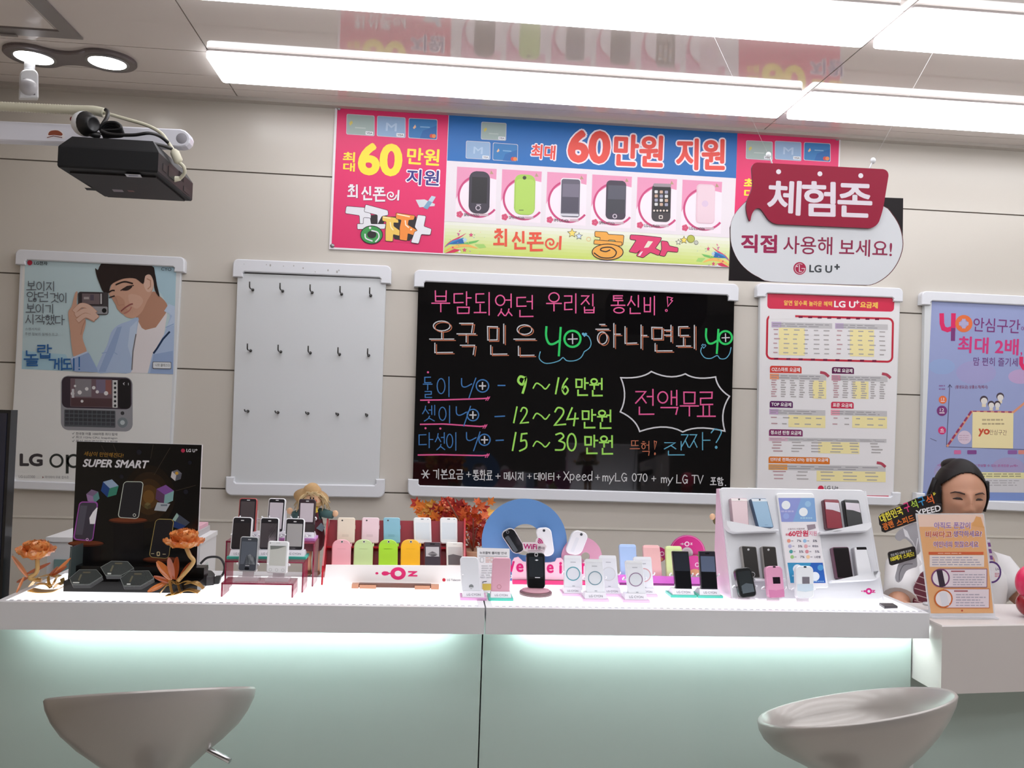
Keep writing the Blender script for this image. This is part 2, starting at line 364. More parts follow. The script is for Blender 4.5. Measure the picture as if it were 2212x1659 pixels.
# ceiling: panels with open joints
ys = [YB, onZ(0, 82, ZC).y-1.8, onZ(0, 82, ZC).y-1.2, onZ(0, 82, ZC).y-.6, onZ(0, 82, ZC).y, onZ(291, 153, ZC).y, onZ(700, 205, ZC).y, DW+.02]
xs = [XL-.1, onZ(440, 95, ZC).x, onZ(1770, 180, ZC).x, onZ(1770, 180, ZC).x+1.95, XR+.1]
b = MB(); b.box((XL-.1, YB, ZC+.012), (XR+.1, DW+.1, ZC+.1), mat((70, 66, 64), rough=.8))
for y0, y1 in zip(ys, ys[1:]):
    for x0, x1 in zip(xs, xs[1:]):
        b.box((x0+.002, y0+.002, ZC), (x1-.002, y1-.002, ZC+.011), CEILC)
struct(b.build('ceiling'))
struct(MB().box((XL, DW-.035, ZC-.012), (XR, DW, ZC), mat((190, 183, 176), rough=.3)).build('trim_2'))
# ceiling hatch, upper left
hx, hy = onZ(180, 82, ZC).x, onZ(180, 82, ZC).y
h = thing('ceiling_hatch', 'grey framed access hatch in the ceiling above the twin spotlight', 'hatch', (hx-.3, hy-.3, ZC-.004))
b = MB(); AL = mat((150, 146, 146), rough=.35, metal=.6)
for (x0, y0, x1, y1) in ((-.6, -.05, 0, 0), (-.05, -.6, 0, -.05), (-.6, -.6, -.55, -.05), (-.55, -.6, -.05, -.55)):
    b.box((hx+x0, hy+y0, ZC-.006), (hx+x1, hy+y1, ZC), AL)
b.build('frame', h)
MB().box((hx-.54, hy-.54, ZC-.003), (hx-.06, hy-.06, ZC), CEILC).build('panel', h)
p = onZ(22, 70, ZC); MB().box((p.x-.03, p.y-.008, ZC-.010), (p.x+.02, p.y+.008, ZC-.006), AL).build('latch', h)
# ceiling light boxes
ZL = ZC-.028
LAMP = mat((250, 251, 255), rough=.4, emit=LAMP_CEIL); LTRIM = mat((214, 208, 208), rough=.3)
def light_box(x0, x1, y0, y1, label):
    t = thing('ceiling_light', label, 'light', ((x0+x1)/2, (y0+y1)/2, ZL), 'long ceiling light boxes')
    r = .012
    out = lambda e, z: [Vector((x, y, z)) for x, y in rrect([(x0-e, y1+e), (x1+e, y1+e), (x1+e, y0-e), (x0-e, y0-e)], r, 4)]
    MB().plate(out(.0, ZL), out(.0, ZC-.0085), LAMP, bev=.004).build('diffuser', t)
    MB().plate(out(-.004, ZC-.0082), out(-.004, ZC-.0062), mat((90, 86, 86), rough=.6)).build('gasket', t)
    MB().plate(out(.0, ZC-.006), out(.0, ZC), LTRIM).build('frame', t)
    return t
a0 = onZ(456, 122, ZL); a1 = onZ(482, 178, ZL); c0 = onZ(1735, 212, ZL); c1 = onZ(1676, 258, ZL)
lx0, lx1 = (a0.x+a1.x)/2-.012, (c0.x+c1.x)/2; ly0, ly1 = (a0.y+c0.y)/2, (a1.y+c1.y)/2
rx0 = (onZ(1745, 222, ZL).x+onZ(1694, 257, ZL).x)/2; rx0 = max(rx0, lx1+.02)
d1 = onZ(1905, 105, ZL); ry1 = (d1.y+onZ(1000, 45, ZL).y)/2; ry0 = ry1-(ly1-ly0); pitch = ly0-ry0; LW = lx1-lx0
rows = ['nearest the back wall', 'second from the back wall', 'third from the back wall', 'fourth from the back wall', 'fifth from the back wall', 'sixth from the back wall']
for k in range(6):
    y0 = ly0-pitch*k
    light_box(lx0, lx1, y0, y0+(ly1-ly0), 'long white ceiling light box over the left counter, row '+rows[k])
    light_box(rx0, min(rx0+LW, XR-.05), y0, y0+(ly1-ly0), 'long white ceiling light box towards the right side, row '+rows[k])
# twin spotlight
p1, p2 = onZ(73, 122, ZC-.008), onZ(232, 133, ZC-.008)
t = thing('twin_spotlight', 'grey oval ceiling spotlight with two round lit lamps', 'light', ((p1+p2)/2).to_tuple())
b = MB(); GR = mat((120, 112, 114), rough=.3, metal=.5)
mid = (p1+p2)/2; ax = (p2-p1).normalized(); ay = Vector((-ax.y, ax.x, 0)); L = (p2-p1).length/2
R = .090; out2 = []
th0 = math.radians(118)
for sgn in (1, -1):
    for i in range(25):
        a = -th0+2*th0*i/24; out2.append((sgn*(L+R*math.cos(a)), sgn*R*math.sin(a)))
    xe, ye = L+R*math.cos(th0), R*math.sin(th0)
    for i in range(1, 12):
        x = xe*(1-2*i/12); out2.append((sgn*x, sgn*ye*(.60+.40*(x/xe)**2)))
ring = [mid+ax*x+ay*y for x, y in out2]
b.plate([Vector((q.x, q.y, ZC-.012)) for q in ring], [Vector((q.x, q.y, ZC)) for q in ring], GR, bev=.004); b.build('trim_plate', t)
for q in (p1, p2):
    MB().lathe([(.058, 0), (.065, -.004), (.069, .004)], (q.x, q.y, ZC-.013), SILVER).build('bezel', t)
    MB().lathe([(.058, .0), (.0, -.002)], (q.x, q.y, ZC-.013), mat((255, 252, 250), emit=LAMP_SPOT)).build('lamp', t)
# ================================================================== COUNTERS
YF = onZ(1048, 1313, ZT).y; YLIT = onZ(450, 1243, ZT).y; YBK = max(onZ(670, 1236, ZT).y, YLIT+.05)
xA, xB, xC = onZ(0, 1294, ZT).x, onZ(1049, 1313, ZT).x, onZ(2005, 1323, ZT).x
TOPW = mat((224, 224, 227), rough=.35); GLASS_G = mat((176, 192, 186), rough=.22, spec=.5, coat=.3)
def counter(x0, x1, label, lit):
    t = thing('display_counter', label, 'counter', ((x0+x1)/2, (YF+YBK)/2, 0), 'lit display counters')
    g = .0015; x0 += g; x1 -= g; b = MB(); rim = .014
    b.box((x0, YF, ZT-.055), (x1, YF+.012, ZT), TOPW)
    b.box((x0, YF+.012, ZT-.032), (x1, YBK, ZT-.004), TOPW)
    for (u0, v0, u1, v1) in ((x0, YF+.012, x1, YF+rim), (x0, YLIT, x1, YBK), (x0, YF+rim, x0+rim, YLIT), (x1-rim, YF+rim, x1, YLIT)):
        b.box((u0, v0, ZT-.004), (u1, v1, ZT), TOPW)
    b.build('countertop', t)
    MB().box((x0+rim, YF+rim, ZT-.004), (x1-rim, YLIT, ZT-.0006), mat((252, 252, 255), rough=.15, emit=LAMP_DESK)).build('light_panel', t)
    b = MB(); n = int((x1-x0)/.0145)
    for i in range(n): b.box((x0+.02+i*.0142, YF+rim+.001, ZT-.001), (x0+.028+i*.0142, YF+rim+.0065, ZT+.0002), mat((176, 174, 184), rough=.3))
    b.build('edge_strip', t)['kind'] = 'stuff'
    MB().box((x0-(.04 if x0 < -.5 else 0), YF+.07, 0), (x1, YF+.085, ZT-.032), GLASS_G).build('front_panel', t)
    b = MB(); b.box((x0, YF+.085, 0), (x0+.02, YBK, ZT-.032), TOPW); b.box((x1-.02, YF+.085, 0), (x1, YBK, ZT-.032), TOPW); b.box((x0+.02, YBK-.02, 0), (x1-.02, YBK, ZT-.032), TOPW)
    b.build('cabinet', t)
    l0, l1 = lit
    MB().tube([(l0, YF+.030, ZT-.041), (l1, YF+.030, ZT-.041)], .006, mat((240, 255, 252), emit=LAMP_STRIP)).build('strip_light', t)
    return t
X_ = lambda px: onZ(px, 1330, ZT-.04).x
counter(xA, xB, 'white lit display counter with pale green front, left section', (X_(70), X_(975)))
counter(xB, xC, 'white lit display counter with pale green front, right section', (X_(1115), X_(1930)))
# side counter at the right
ZS = onY(2028, 1351, YF-.04).z; zb = onY(2030, 1500, YF-.04).z
t = thing('side_counter', 'lower white box counter joining the right end of the lit counter', 'counter', (onZ(2150, 1340, ZS).x, YF+.1, 0))
q0, q1 = onZ(2028, 1351, ZS), onZ(2212, 1348, ZS); q1 = q0+(q1-q0)*3.2
yb = YSB = onZ(2150, 1304, ZS).y
q0x = max(q0.x, xC+.003); top = [Vector((q0x, q0.y, ZS)), Vector((q1.x, q1.y, ZS)), Vector((q1.x, yb, ZS)), Vector((q0x, yb, ZS))]
MB().plate(top, [Vector((p.x, p.y, zb)) for p in top], mat((203, 196, 193), rough=.4), bev=.003).build('box_top', t)
MB().box((xC+.003, YF+.09, 0), (q1.x, YF+.105, zb+.001), GLASS_G).build('front_panel', t)
MB().box((xC+.003, YF+.075, 0), (xC+.012, YF+.09, zb-.05), mat((200, 204, 202), rough=.3)).build('end_trim', t)
# ================================================================== WALL BOARDS
RAIL = mat((224, 226, 232), rough=0.35, spec=.5)
BOARDW = mat((214, 217, 220), rough=0.4)
def rail_outline(a, b, hm, he, wn, r, down):
    """bracket strip along a->b; ends are he tall, middle hm tall, wn wide; down=+1 top rail, -1 bottom rail"""
    a, b = Vector(a), Vector(b); u = (b-a).normalized(); d = Vector((-.032, 1)).normalized()*down
    L = (b-a).length; P = lambda s_, t_: tuple(a+u*s_+d*t_); o = []
    for i in range(7):
        q = math.pi/2*i/6; o.append(P(r-r*math.cos(q), r-r*math.sin(q)))
    for i in range(7):
        q = math.pi/2*i/6; o.append(P(L-r+r*math.sin(q), r-r*math.cos(q)))
    o += [P(L, he), P(L-wn, he), P(L-wn, hm+3), P(L-wn-3, hm), P(wn+3, hm), P(wn, hm+3), P(wn, he), P(0, he)]
    return o
NB = NY; YPAN, YRAIL = DW-.020, DW-.030
def board(name, label, cat, top, bottom, panel, side_m=BOARDW):
    c = onY(sum(p[0] for p in panel)/4, max(p[1] for p in panel), DW)
    t = thing(name, label, cat, (c.x, DW, c.z))
    pl = body_px(panel, (0, YPAN, 0), NB, .019, side_m, bev=.0015); pl.build('panel', t)
    body_px(rail_outline(*top, 1), (0, YRAIL, 0), NB, .029, RAIL, bev=.0035).build('top_rail', t)
    body_px(rail_outline(*bottom, -1), (0, YRAIL, 0), NB, .029, RAIL, bev=.0035).build('bottom_rail', t)
    return t
def art(y=YPAN): return Art((0, y, 0), NB)
GLOSS = .25
# ---------------------------------------------------------------- poster of a man with a phone
t = board('poster_board', 'framed poster of a man in a pale blue jacket holding a phone', 'poster',
          ((33, 538), (399, 555), 22, 33, 22, 11), ((16, 1056), (383, 1070), 19, 34, 12, 14), [(44, 560), (391, 580), (365, 1060), (20, 1047)])
A = art(); A.rough = GLOSS
A.crop(0, 530, .25316)
SKY = (190, 212, 218); SK = (204, 160, 138); SKD = (184, 138, 116); SKL = (218, 182, 164); HAIR = (44, 34, 33); JK = (172, 192, 222); JKD = (150, 172, 210); JKL = (190, 207, 230)
A.poly([(200, 100), (1510, 160), (1430, 2080), (70, 2000)], (226, 226, 224), 1)
A.poly([(215, 118), (1505, 180), (1475, 1100), (185, 1055)], SKY, 2)
A.poly([(1180, 165), (1505, 180), (1490, 620), (1380, 420)], (172, 202, 216), 3)
A.poly([(190, 900), (560, 930), (640, 1075), (185, 1055)], (168, 204, 220), 3)
A.poly(curve([(1175, 560), (1290, 400), (1360, 430), (1430, 520), (1380, 640), (1320, 710), (1230, 722), (1165, 670)], 4, True), SKD, 4)       # neck
A.poly([(1175, 640), (1210, 705), (1240, 722), (1330, 700), (1430, 560), (1400, 760), (1300, 940), (1260, 1090), (1105, 1088), (1140, 850)], (226, 220, 222), 5)  # shirt
A.poly(curve([(1010, 680), (1100, 645), (1180, 615), (1172, 700), (1150, 850), (1125, 1000), (1112, 1088), (960, 1086), (822, 1082), (860, 960), (915, 850), (950, 740)], 3, True), JK, 6)
A.poly([(1440, 500), (1492, 520), (1478, 1100), (1262, 1092), (1300, 930), (1400, 760), (1450, 620)], JK, 6)
A.poly([(1440, 500), (1492, 520), (1490, 680), (1420, 700), (1470, 600), (1400, 560)], JKL, 7)
A.poly([(1110, 700), (1172, 640), (1160, 760), (1120, 960), (1090, 860)], JKL, 7)
A.poly([(1000, 700), (1040, 690), (980, 900), (900, 1080), (840, 1080), (930, 860)], JKD, 7)
A.line([(1445, 740), (1390, 800), (1340, 880), (1312, 918)], 16, (38, 54, 84), 8); A.line([(1415, 700), (1480, 672)], 8, JKD, 8)
A.line([(870, 920), (960, 905), (1000, 930)], 7, JKD, 8)
A.poly([(1310, 930), (1475, 900), (1478, 1100), (1280, 1092)], JKD, 7); A.line([(1160, 760), (1135, 900), (1125, 1060)], 10, (120, 116, 120), 8)
# head
A.poly(curve([(930, 400), (1000, 250), (1140, 210), (1290, 270), (1312, 330), (1292, 410), (1258, 470), (1215, 560), (1170, 605), (1125, 622), (1075, 610), (1040, 575), (1000, 545), (985, 500), (955, 450)], 4, True), SK, 9)
A.poly(curve([(960, 450), (1010, 430), (1060, 470), (1070, 530), (1100, 560), (1060, 590), (1015, 560), (985, 505)], 4, True), (193, 147, 124), 10)
A.poly(curve([(1100, 420), (1190, 430), (1220, 480), (1170, 540), (1110, 500)], 4, True), (211, 170, 150), 10)
A.poly(curve([(1232, 270), (1265, 245), (1305, 270), (1312, 340), (1282, 395), (1250, 390), (1228, 340)], 4, True), SKL, 11)
A.line([(1255, 285), (1285, 300), (1285, 350), (1262, 372)], 9, SKD, 12)
A.poly(curve([(812, 195), (835, 210), (855, 168), (890, 150), (1080, 150), (1290, 172), (1322, 240), (1340, 340), (1362, 440), (1322, 385), (1308, 300), (1280, 250), (1240, 262), (1222, 330), (1160, 285), (1080, 280), (1010, 300), (945, 340), (925, 410), (880, 395), (850, 330), (825, 262)], 3, True), HAIR, 13)
A.line(curve([(990, 335), (1060, 310), (1130, 325)], 4), 13, HAIR, 14); A.line(curve([(930, 400), (955, 385), (975, 385)], 4), 12, HAIR, 14)
A.poly(curve([(1035, 380), (1080, 352), (1130, 350), (1090, 385)], 4, True), (58, 44, 42), 14); A.line([(1030, 385), (1085, 350), (1140, 342)], 8, (58, 44, 42), 15)
A.line([(935, 445), (975, 432)], 12, (58, 44, 42), 15); A.line(curve([(985, 440), (1000, 480), (1010, 510), (1055, 505)], 4), 8, SKD, 15)
A.line(curve([(1035, 560), (1070, 530), (1110, 505), (1130, 500)], 4), 12, (142, 84, 80), 15); A.line(curve([(1060, 580), (1100, 560), (1120, 530)], 4), 10, (186, 122, 112), 15)
# phone held up and hand
A.rr(665, 395, 925, 590, 22, (70, 66, 68), 14, .02); A.rr(675, 402, 880, 508, 12, (52, 46, 50), 15, .02); A.rr(700, 410, 850, 500, 3, (112, 98, 102), 16, .02)
A.rect(715, 440, 760, 460, (170, 160, 160), 17); A.rect(770, 420, 800, 470, (86, 76, 90), 17); A.rect(856, 412, 870, 500, (186, 184, 186), 17)
A.rr(672, 518, 918, 582, 10, (150, 150, 154), 15, .02); A.disc(889, 556, 20, (30, 30, 32), 16)
A.poly(curve([(582, 575), (612, 520), (640, 410), (662, 400), (655, 500), (690, 545), (730, 640), (725, 700), (705, 790), (740, 905), (700, 930), (632, 950), (610, 850), (598, 720)], 4, True), SK, 17)
for q in ([(640, 560), (690, 515), (750, 525), (805, 570)], [(655, 595), (720, 560), (780, 575), (822, 612)], [(670, 640), (730, 600), (800, 628)]):
    A.line(curve(q, 4), 46, SKD, 18); A.line(curve([(x, y-3) for x, y in q], 4), 36, SKL, 19)
A.line([(690, 760), (705, 690), (728, 640)], 8, SKD, 19)
A.poly(curve([(605, 960), (680, 935), (745, 908), (790, 980), (830, 1060), (822, 1082), (720, 1078), (632, 1074), (612, 1020)], 3, True), JKD, 20); A.line([(612, 965), (745, 910)], 14, JKL, 21)
# slogan
GT = (92, 96, 104)
A.hand('보이지', 225, 305, 475, 312, 78, 7, GT, 22, gap=.04); A.hand('않던', 225, 395, 415, 400, 82, 7, GT, 22, gap=.04); A.hand('것이', 425, 405, 578, 410, 80, 7, GT, 22, gap=.04)
A.hand('보이기', 220, 498, 466, 505, 76, 7, GT, 22, gap=.04); A.hand('시작했다', 215, 590, 552, 598, 80, 7, GT, 22, gap=.04)
A.text('스캔서치로', 215, 725, 345, 727, 24, (120, 126, 134), 22); A.text('주변 정보의 실체가 뜨고', 213, 768, 492, 773, 26, (120, 126, 134), 22)
BL = (44, 98, 160)
A.hand('놀', 205, 900, 325, 902, 125, 13, BL, 22, gap=.02); A.hand('랍', 315, 848, 440, 850, 112, 13, BL, 22, gap=.02)
A.hand('게', 415, 962, 530, 964, 98, 13, BL, 22, gap=.02); A.hand('되', 535, 968, 650, 970, 92, 13, BL, 22, gap=.02); A.line([(676, 955), (676, 1035)], 11, BL, 22); A.disc(676, 1058, 7, BL, 22)
A.disc(254, 148, 22, (170, 44, 66), 22); A.text('LG전자', 290, 166, 405, 170, 32, (60, 62, 66), 22, bold=.02); A.text('CYO', 1375, 214, 1462, 218, 26, (70, 80, 90), 22, bold=.01)
A.rr(1302, 992, 1462, 1052, 8, (70, 70, 74), 22, .02); A.rr(1306, 996, 1458, 1048, 7, (222, 226, 230), 23, .02); A.text('나와 클래스다', 1325, 1034, 1448, 1037, 26, (60, 60, 64), 24)
# big slider phone
A.rr(520, 1110, 1132, 1575, 60, (146, 146, 152), 3, .025); A.rr(528, 1118, 1122, 1385, 46, (58, 48, 58), 4, .025); A.rr(600, 1135, 960, 1375, 6, (112, 92, 100), 5, .025)
A.rect(640, 1140, 780, 1290, (132, 128, 134), 6, .02); A.rect(820, 1145, 900, 1260, (120, 110, 132), 6, .02); A.rect(605, 1300, 955, 1372, (84, 62, 66), 6, .02); A.rect(900, 1150, 950, 1270, (142, 92, 88), 6)
for x, y, r in ((620, 1265, 16), (680, 1255, 18), (740, 1225, 15), (800, 1215, 15), (830, 1250, 14), (905, 1262, 18), (700, 1330, 12), (640, 1200, 10)): A.disc(x, y, r, (222, 220, 222), 7)
A.rect(612, 1225, 634, 1300, (200, 200, 204), 7); A.rect(960, 1150, 1003, 1385, (206, 206, 206), 7, .02)
for i in range(6): A.disc(982, 1178+i*38, 11, (44, 44, 50), 8)
A.rr(1010, 1140, 1112, 1392, 30, (32, 30, 34), 5, .02); A.line([(1060, 1190), (1052, 1180), (1062, 1172)], 6, (190, 190, 196), 8); A.line([(1095, 1175), (1096, 1192)], 5, (190, 190, 196), 8)
A.rr(548, 1400, 985, 1545, 8, (84, 88, 94), 5, .025)
for r in range(4):
    for c_ in range(11): A.rr(556+c_*39, 1406+r*33+c_*1.0, 588+c_*39, 1430+r*33+c_*1.0, 5, (58, 60, 66) if r < 3 else (66, 68, 76), 6)
A.disc(1045, 1432, 16, (60, 60, 64), 6); A.disc(1045, 1512, 44, (120, 128, 134), 6); A.disc(1045, 1512, 20, (186, 196, 200), 7)
A.crop(0, 860, .13261)
for i, s_ in enumerate(('한국형 어플 1000여종 최다 탑재', '최고 1GHz CPU, Snapdragon', '최신 안드로이드 2.1 탑재')):
    y = 600+i*62; A.line([(1178, y-28), (1190, y-12), (1210, y-42)], 8, (120, 122, 126), 3); A.text(s_, 1235, y, 1910, y+14, 46, (104, 106, 112), 3, bold=.01)
A.text('LG', 318, 1108, 695, 1112, 208, (66, 62, 66), 3, bold=.045)
A.ring(920, 1020, 80, 116, (50, 54, 52), 3); A.rect(1072, 922, 1118, 1228, (50, 54, 52), 3); A.ring(1200, 1025, 78, 116, (50, 54, 52), 3)
A.text('LG-LU2300', 305, 1300, 570, 1304, 44, (150, 150, 152), 3); A.text('와이파이 무료 접속존', 730, 1306, 1120, 1312, 44, (140, 140, 144), 3); A.poly([(692, 1270), (712, 1290), (692, 1308)], (140, 80, 84), 3)
A.build('poster_sheet', t)
# ---------------------------------------------------------------- peg board with hooks
t = board('hook_board', 'blank white wall board with three rows of metal hooks', 'board',
          ((503, 558.6), (845.5, 573.7), 27, 39, 22, 12), ((486, 1070), (830, 1075.6), 27, 40, 19, 14), [(513, 590), (834, 602), (818, 1050), (498, 1043)])
A = art(); A.crop(480, 540, .33748)
for x, y, r in ((308, 98, 8), (283, 94, 4), (392, 103, 4), (458, 101, 5), (518, 116, 6), (595, 140, 4), (677, 130, 7), (735, 140, 9), (747, 131, 6), (140, 90, 3)):
    A.p0 = Vector((0, YRAIL-.0003, 0)); A.disc(x, y, r*.6, (168, 166, 164), 1, ry=r, n=9)
A.build('stain', t)['label'] = 'grey scuff marks on the top rail'
hk = [[(197, 256), (388, 264), (577, 273), (765, 283), (951, 292)], [(183, 645), (376, 652), (565, 659), (752, 668), (938, 675)], [(166, 1032), (358, 1040), (550, 1046), (740, 1052), (926, 1057)]]
rn = ['top row', 'middle row', 'bottom row']; cn = ['first from the left', 'second from the left', 'third from the left', 'fourth from the left', 'last on the right']
for r in range(3):
    for c_ in range(5):
        x, y = hk[r][c_]; p = onY(480+x*.33748, 540+y*.33748, YPAN)
        b = MB(); b.ball(p+Vector((0, -.003, 0)), .0055, DARK_STEEL, 10, 6)
        up_ = .022; b.tube([p, p+Vector((0, -.05, 0)), p+Vector((0, -.058, .004)), p+Vector((0, -.06, up_ if r < 2 else .006))], .0024, DARK_STEEL, 7)
        tag(b.build('wall_hook', base=p), 'small metal hook on the blank white board, %s, %s' % (rn[r], cn[c_]), 'hook', 'hooks on the white board')
# ---------------------------------------------------------------- black board with hand writing
t = board('marker_board', 'black board with neon handwritten prices in a white frame', 'blackboard',
          ((895, 582), (1597, 613.5), 25, 37, 22, 12), ((880, 1072), (1592, 1092), 24, 37, 23, 14), [(904, 600), (1587, 630), (1577, 1075), (891, 1055)],
          mat((14, 13, 14), rough=.04, spec=.6))
A = art(YPAN); A.rough = .5; A.crop(880, 560, .334539)
PK, WT, OR, GN, LB, BU, LG_ = (226, 92, 150), (196, 196, 200), (188, 110, 80), (40, 200, 98), (96, 168, 196), (62, 118, 178), (160, 224, 96)
A.hand('부담되었던', 150, 200, 825, 238, 138, 8, PK, 1, gap=.14, jit=.02); A.hand('우리집', 890, 214, 1225, 232, 118, 8, PK, 1, jit=.02); A.hand('통신비', 1312, 232, 1622, 246, 116, 8, PK, 1, jit=.03)
A.line([(1678, 243), (1712, 250), (1700, 262), (1712, 268), (1682, 305), (1678, 243)], 6, PK, 1); A.ring(1672, 331, 4, 9, PK, 1)
for ch, x0, y0, x1, y1 in (('온', 148, 400, 305, 612), ('국', 325, 410, 445, 618), ('민', 512, 425, 655, 622), ('은', 692, 425, 830, 630), ('하', 1215, 420, 1380, 568), ('나', 1402, 430, 1552, 575), ('면', 1572, 432, 1722, 600), ('되', 1742, 432, 1882, 576)):
    A.hand(ch, x0, y0, x1, y0+3, y1-y0, 7, WT, 1, gap=0, off=(-5, -4)); A.hand(ch, x0, y0, x1, y0+3, y1-y0, 5.5, OR, 2, gap=0, off=(6, 5))
def yo(x, y, k, w, c, cw, cx, cy, r, l=1):
    A.line(curve([(x, y), (x-2*k, y+60*k), (x+15*k, y+105*k), (x+45*k, y+110*k), (x+88*k, y+85*k)], 4), w, c, l)
    A.line([(x+92*k, y+5*k), (x+80*k, y+185*k)], w, c, l)
    A.ring(cx, cy, r-w*.5, r+w*.5, c, l); A.line([(cx-r*.55, cy+2), (cx+r*.6, cy)], w*.55, cw, l+1); A.line([(cx, cy-r*.6), (cx+1, cy+r*.6)], w*.55, cw, l+1)
yo(898, 437, 1.0, 14, GN, WT, 1066, 514, 52); yo(1930, 450, .85, 13, GN, WT, 2054, 506, 42)
A.line(curve([(858, 597), (852, 640), (885, 670), (930, 670), (980, 655), (1005, 635), (1030, 655), (1080, 655), (1120, 635), (1142, 597)], 5), 6, LB, 1)
A.line(curve([(1142, 597), (1176, 572), (1186, 540), (1172, 502), (1152, 490)], 5), 6, LB, 1); A.poly([(1143, 502), (1126, 484), (1128, 476), (1138, 474), (1143, 480), (1150, 474), (1160, 478), (1160, 486)], LB, 1)
A.line(curve([(1900, 570), (1895, 600), (1920, 635), (1960, 640), (2000, 622), (2020, 642), (2055, 640), (2080, 610), (2090, 570)], 5), 6, LB, 1); A.line([(1913, 575), (1900, 556), (1908, 548), (1914, 556), (1922, 550), (1928, 558), (1913, 575)], 4, LB, 1)
def row(ch, boxes, yx, yy, k, cx, cy, r, da, db):
    for c_, b_ in zip(ch, boxes): A.hand(c_, b_[0], b_[1], b_[2], b_[1], b_[3]-b_[1], 6.5, BU, 1, gap=0)
    A.line(curve([(yx, yy), (yx+2*k, yy+45*k), (yx+25*k, yy+55*k), (yx+65*k, yy+35*k)], 4), 7, BU, 1); A.line([(yx+92*k, yy-3), (yx+48*k, yy+125*k)], 7, BU, 1)
    A.ring(cx, cy, r-4, r+4, BU, 1); A.line([(cx-20, cy), (cx+20, cy)], 9, WT, 2); A.line([(cx, cy-22), (cx, cy+22)], 9, WT, 2); A.line([da, db], 8, BU, 1)
row('둘이', [(102, 758, 160, 895), (188, 762, 288, 885)], 350, 770, 1, 485, 818, 40, (585, 815), (630, 815))
row('셋이', [(95, 945, 178, 1045), (200, 948, 290, 1055)], 316, 952, 1, 423, 1006, 37, (565, 1016), (628, 1013))
row('다섯이', [(70, 1122, 165, 1215), (178, 1122, 245, 1230), (250, 1122, 328, 1232)], 382, 1118, .95, 498, 1166, 36, (572, 1170), (620, 1168))
for x, y in ((133, 730), (138, 923), (117, 1091), (213, 1093)): A.disc(x, y, 7, PK, 1)
for a_, b_, c_, d_ in ((85, 910, 528, 896), (84, 1066, 510, 1076), (70, 1264, 525, 1264)):
    A.line([(a_, b_), (a_+150, b_-2), (c_-40, d_+4), (c_, d_)], 9, PK, 1); A.line([(c_-22, d_+16), (c_-8, d_-8)], 5, PK, 1); A.line([(c_-10, d_+16), (c_+4, d_-8)], 5, PK, 1)
for s_, x0, y0, x1, h, w in (('9', 705, 752, 778, 108, 15), ('~', 805, 790, 925, 50, 9), ('16', 940, 765, 1048, 102, 11), ('만원', 1078, 768, 1268, 112, 11), ('12', 668, 952, 785, 102, 10), ('~', 805, 985, 925, 50, 9), ('24', 945, 955, 1108, 115, 11), ('만원', 1118, 972, 1325, 118, 11),
                       ('15', 660, 1118, 778, 115, 11), ('~', 805, 1166, 925, 48, 9), ('30', 948, 1122, 1098, 110, 11), ('만원', 1135, 1138, 1335, 118, 11)):
    A.hand(s_, x0, y0, x1, y0+6, h, w, LG_, 1, gap=.12)
sp = [(1378, 765), (1575, 725), (1795, 740), (1990, 760), (2080, 885), (2050, 1110), (1778, 1115), (1500, 1112), (1375, 985)]; pl = []
for i in range(len(sp)):
    a_, b_ = Vector(sp[i]), Vector(sp[(i+1) % len(sp)]); m_ = (a_+b_)/2; cc = Vector((1725, 920)); pull = (cc-m_).normalized()*(a_-b_).length*.24
    for j in range(7):
        q = j/7; pl.append(tuple((1-q)**2*a_+2*q*(1-q)*(m_+pull)+q*q*b_))
A.line(pl, 9, (206, 206, 210), 1, closed=True)
for ch, x0, y0, x1, y1 in (('전', 1470, 842, 1598, 1005), ('액', 1612, 848, 1752, 1000), ('무', 1762, 852, 1880, 1010), ('료', 1872, 852, 1988, 1025)): A.hand(ch, x0, y0, x1, y0+3, y1-y0, 9, PK, 1, gap=0)
for ch, x0, y0, x1, y1, w, c_ in (('뜨', 1438, 1170, 1500, 1242, 5, OR), ('헉', 1508, 1178, 1565, 1268, 5, OR), ('!', 1585, 1175, 1615, 1265, 5, OR), ('진', 1655, 1180, 1795, 1268, 6.5, LB), ('짜', 1762, 1122, 1955, 1230, 6.5, LB), ('?', 1958, 1098, 2030, 1222, 7, LB)): A.hand(ch, x0, y0, x1, y0-3, y1-y0, w, c_, 1, gap=0)
for s_, x0, y0, x1, h, w in (('*', 88, 1358, 146, 56, 7), ('기본요금', 163, 1356, 362, 62, 6), ('+', 380, 1372, 412, 32, 5), ('통화료', 420, 1362, 552, 64, 6), ('+', 568, 1384, 602, 30, 5), ('메시지', 620, 1374, 756, 50, 5.5), ('+', 774, 1386, 802, 28, 5), ('데이터', 815, 1378, 952, 48, 5.5), ('+', 964, 1390, 988, 28, 5),
                       ('Xpeed', 1008, 1372, 1198, 54, 6), ('+', 1214, 1392, 1244, 30, 5), ('myLG', 1258, 1380, 1420, 52, 6), ('070', 1448, 1384, 1552, 48, 6), ('+', 1576, 1400, 1606, 30, 5), ('my', 1636, 1392, 1718, 50, 6), ('LG', 1735, 1392, 1812, 54, 6), ('TV', 1835, 1394, 1912, 52, 6), ('포함', 1953, 1408, 2042, 50, 6)):
    A.hand(s_, x0, y0, x1, y0+3, h, w, (200, 200, 202), 1, gap=.12)
A.disc(2054, 1460, 4, WT, 1)
A.build('chalk_lettering', t)
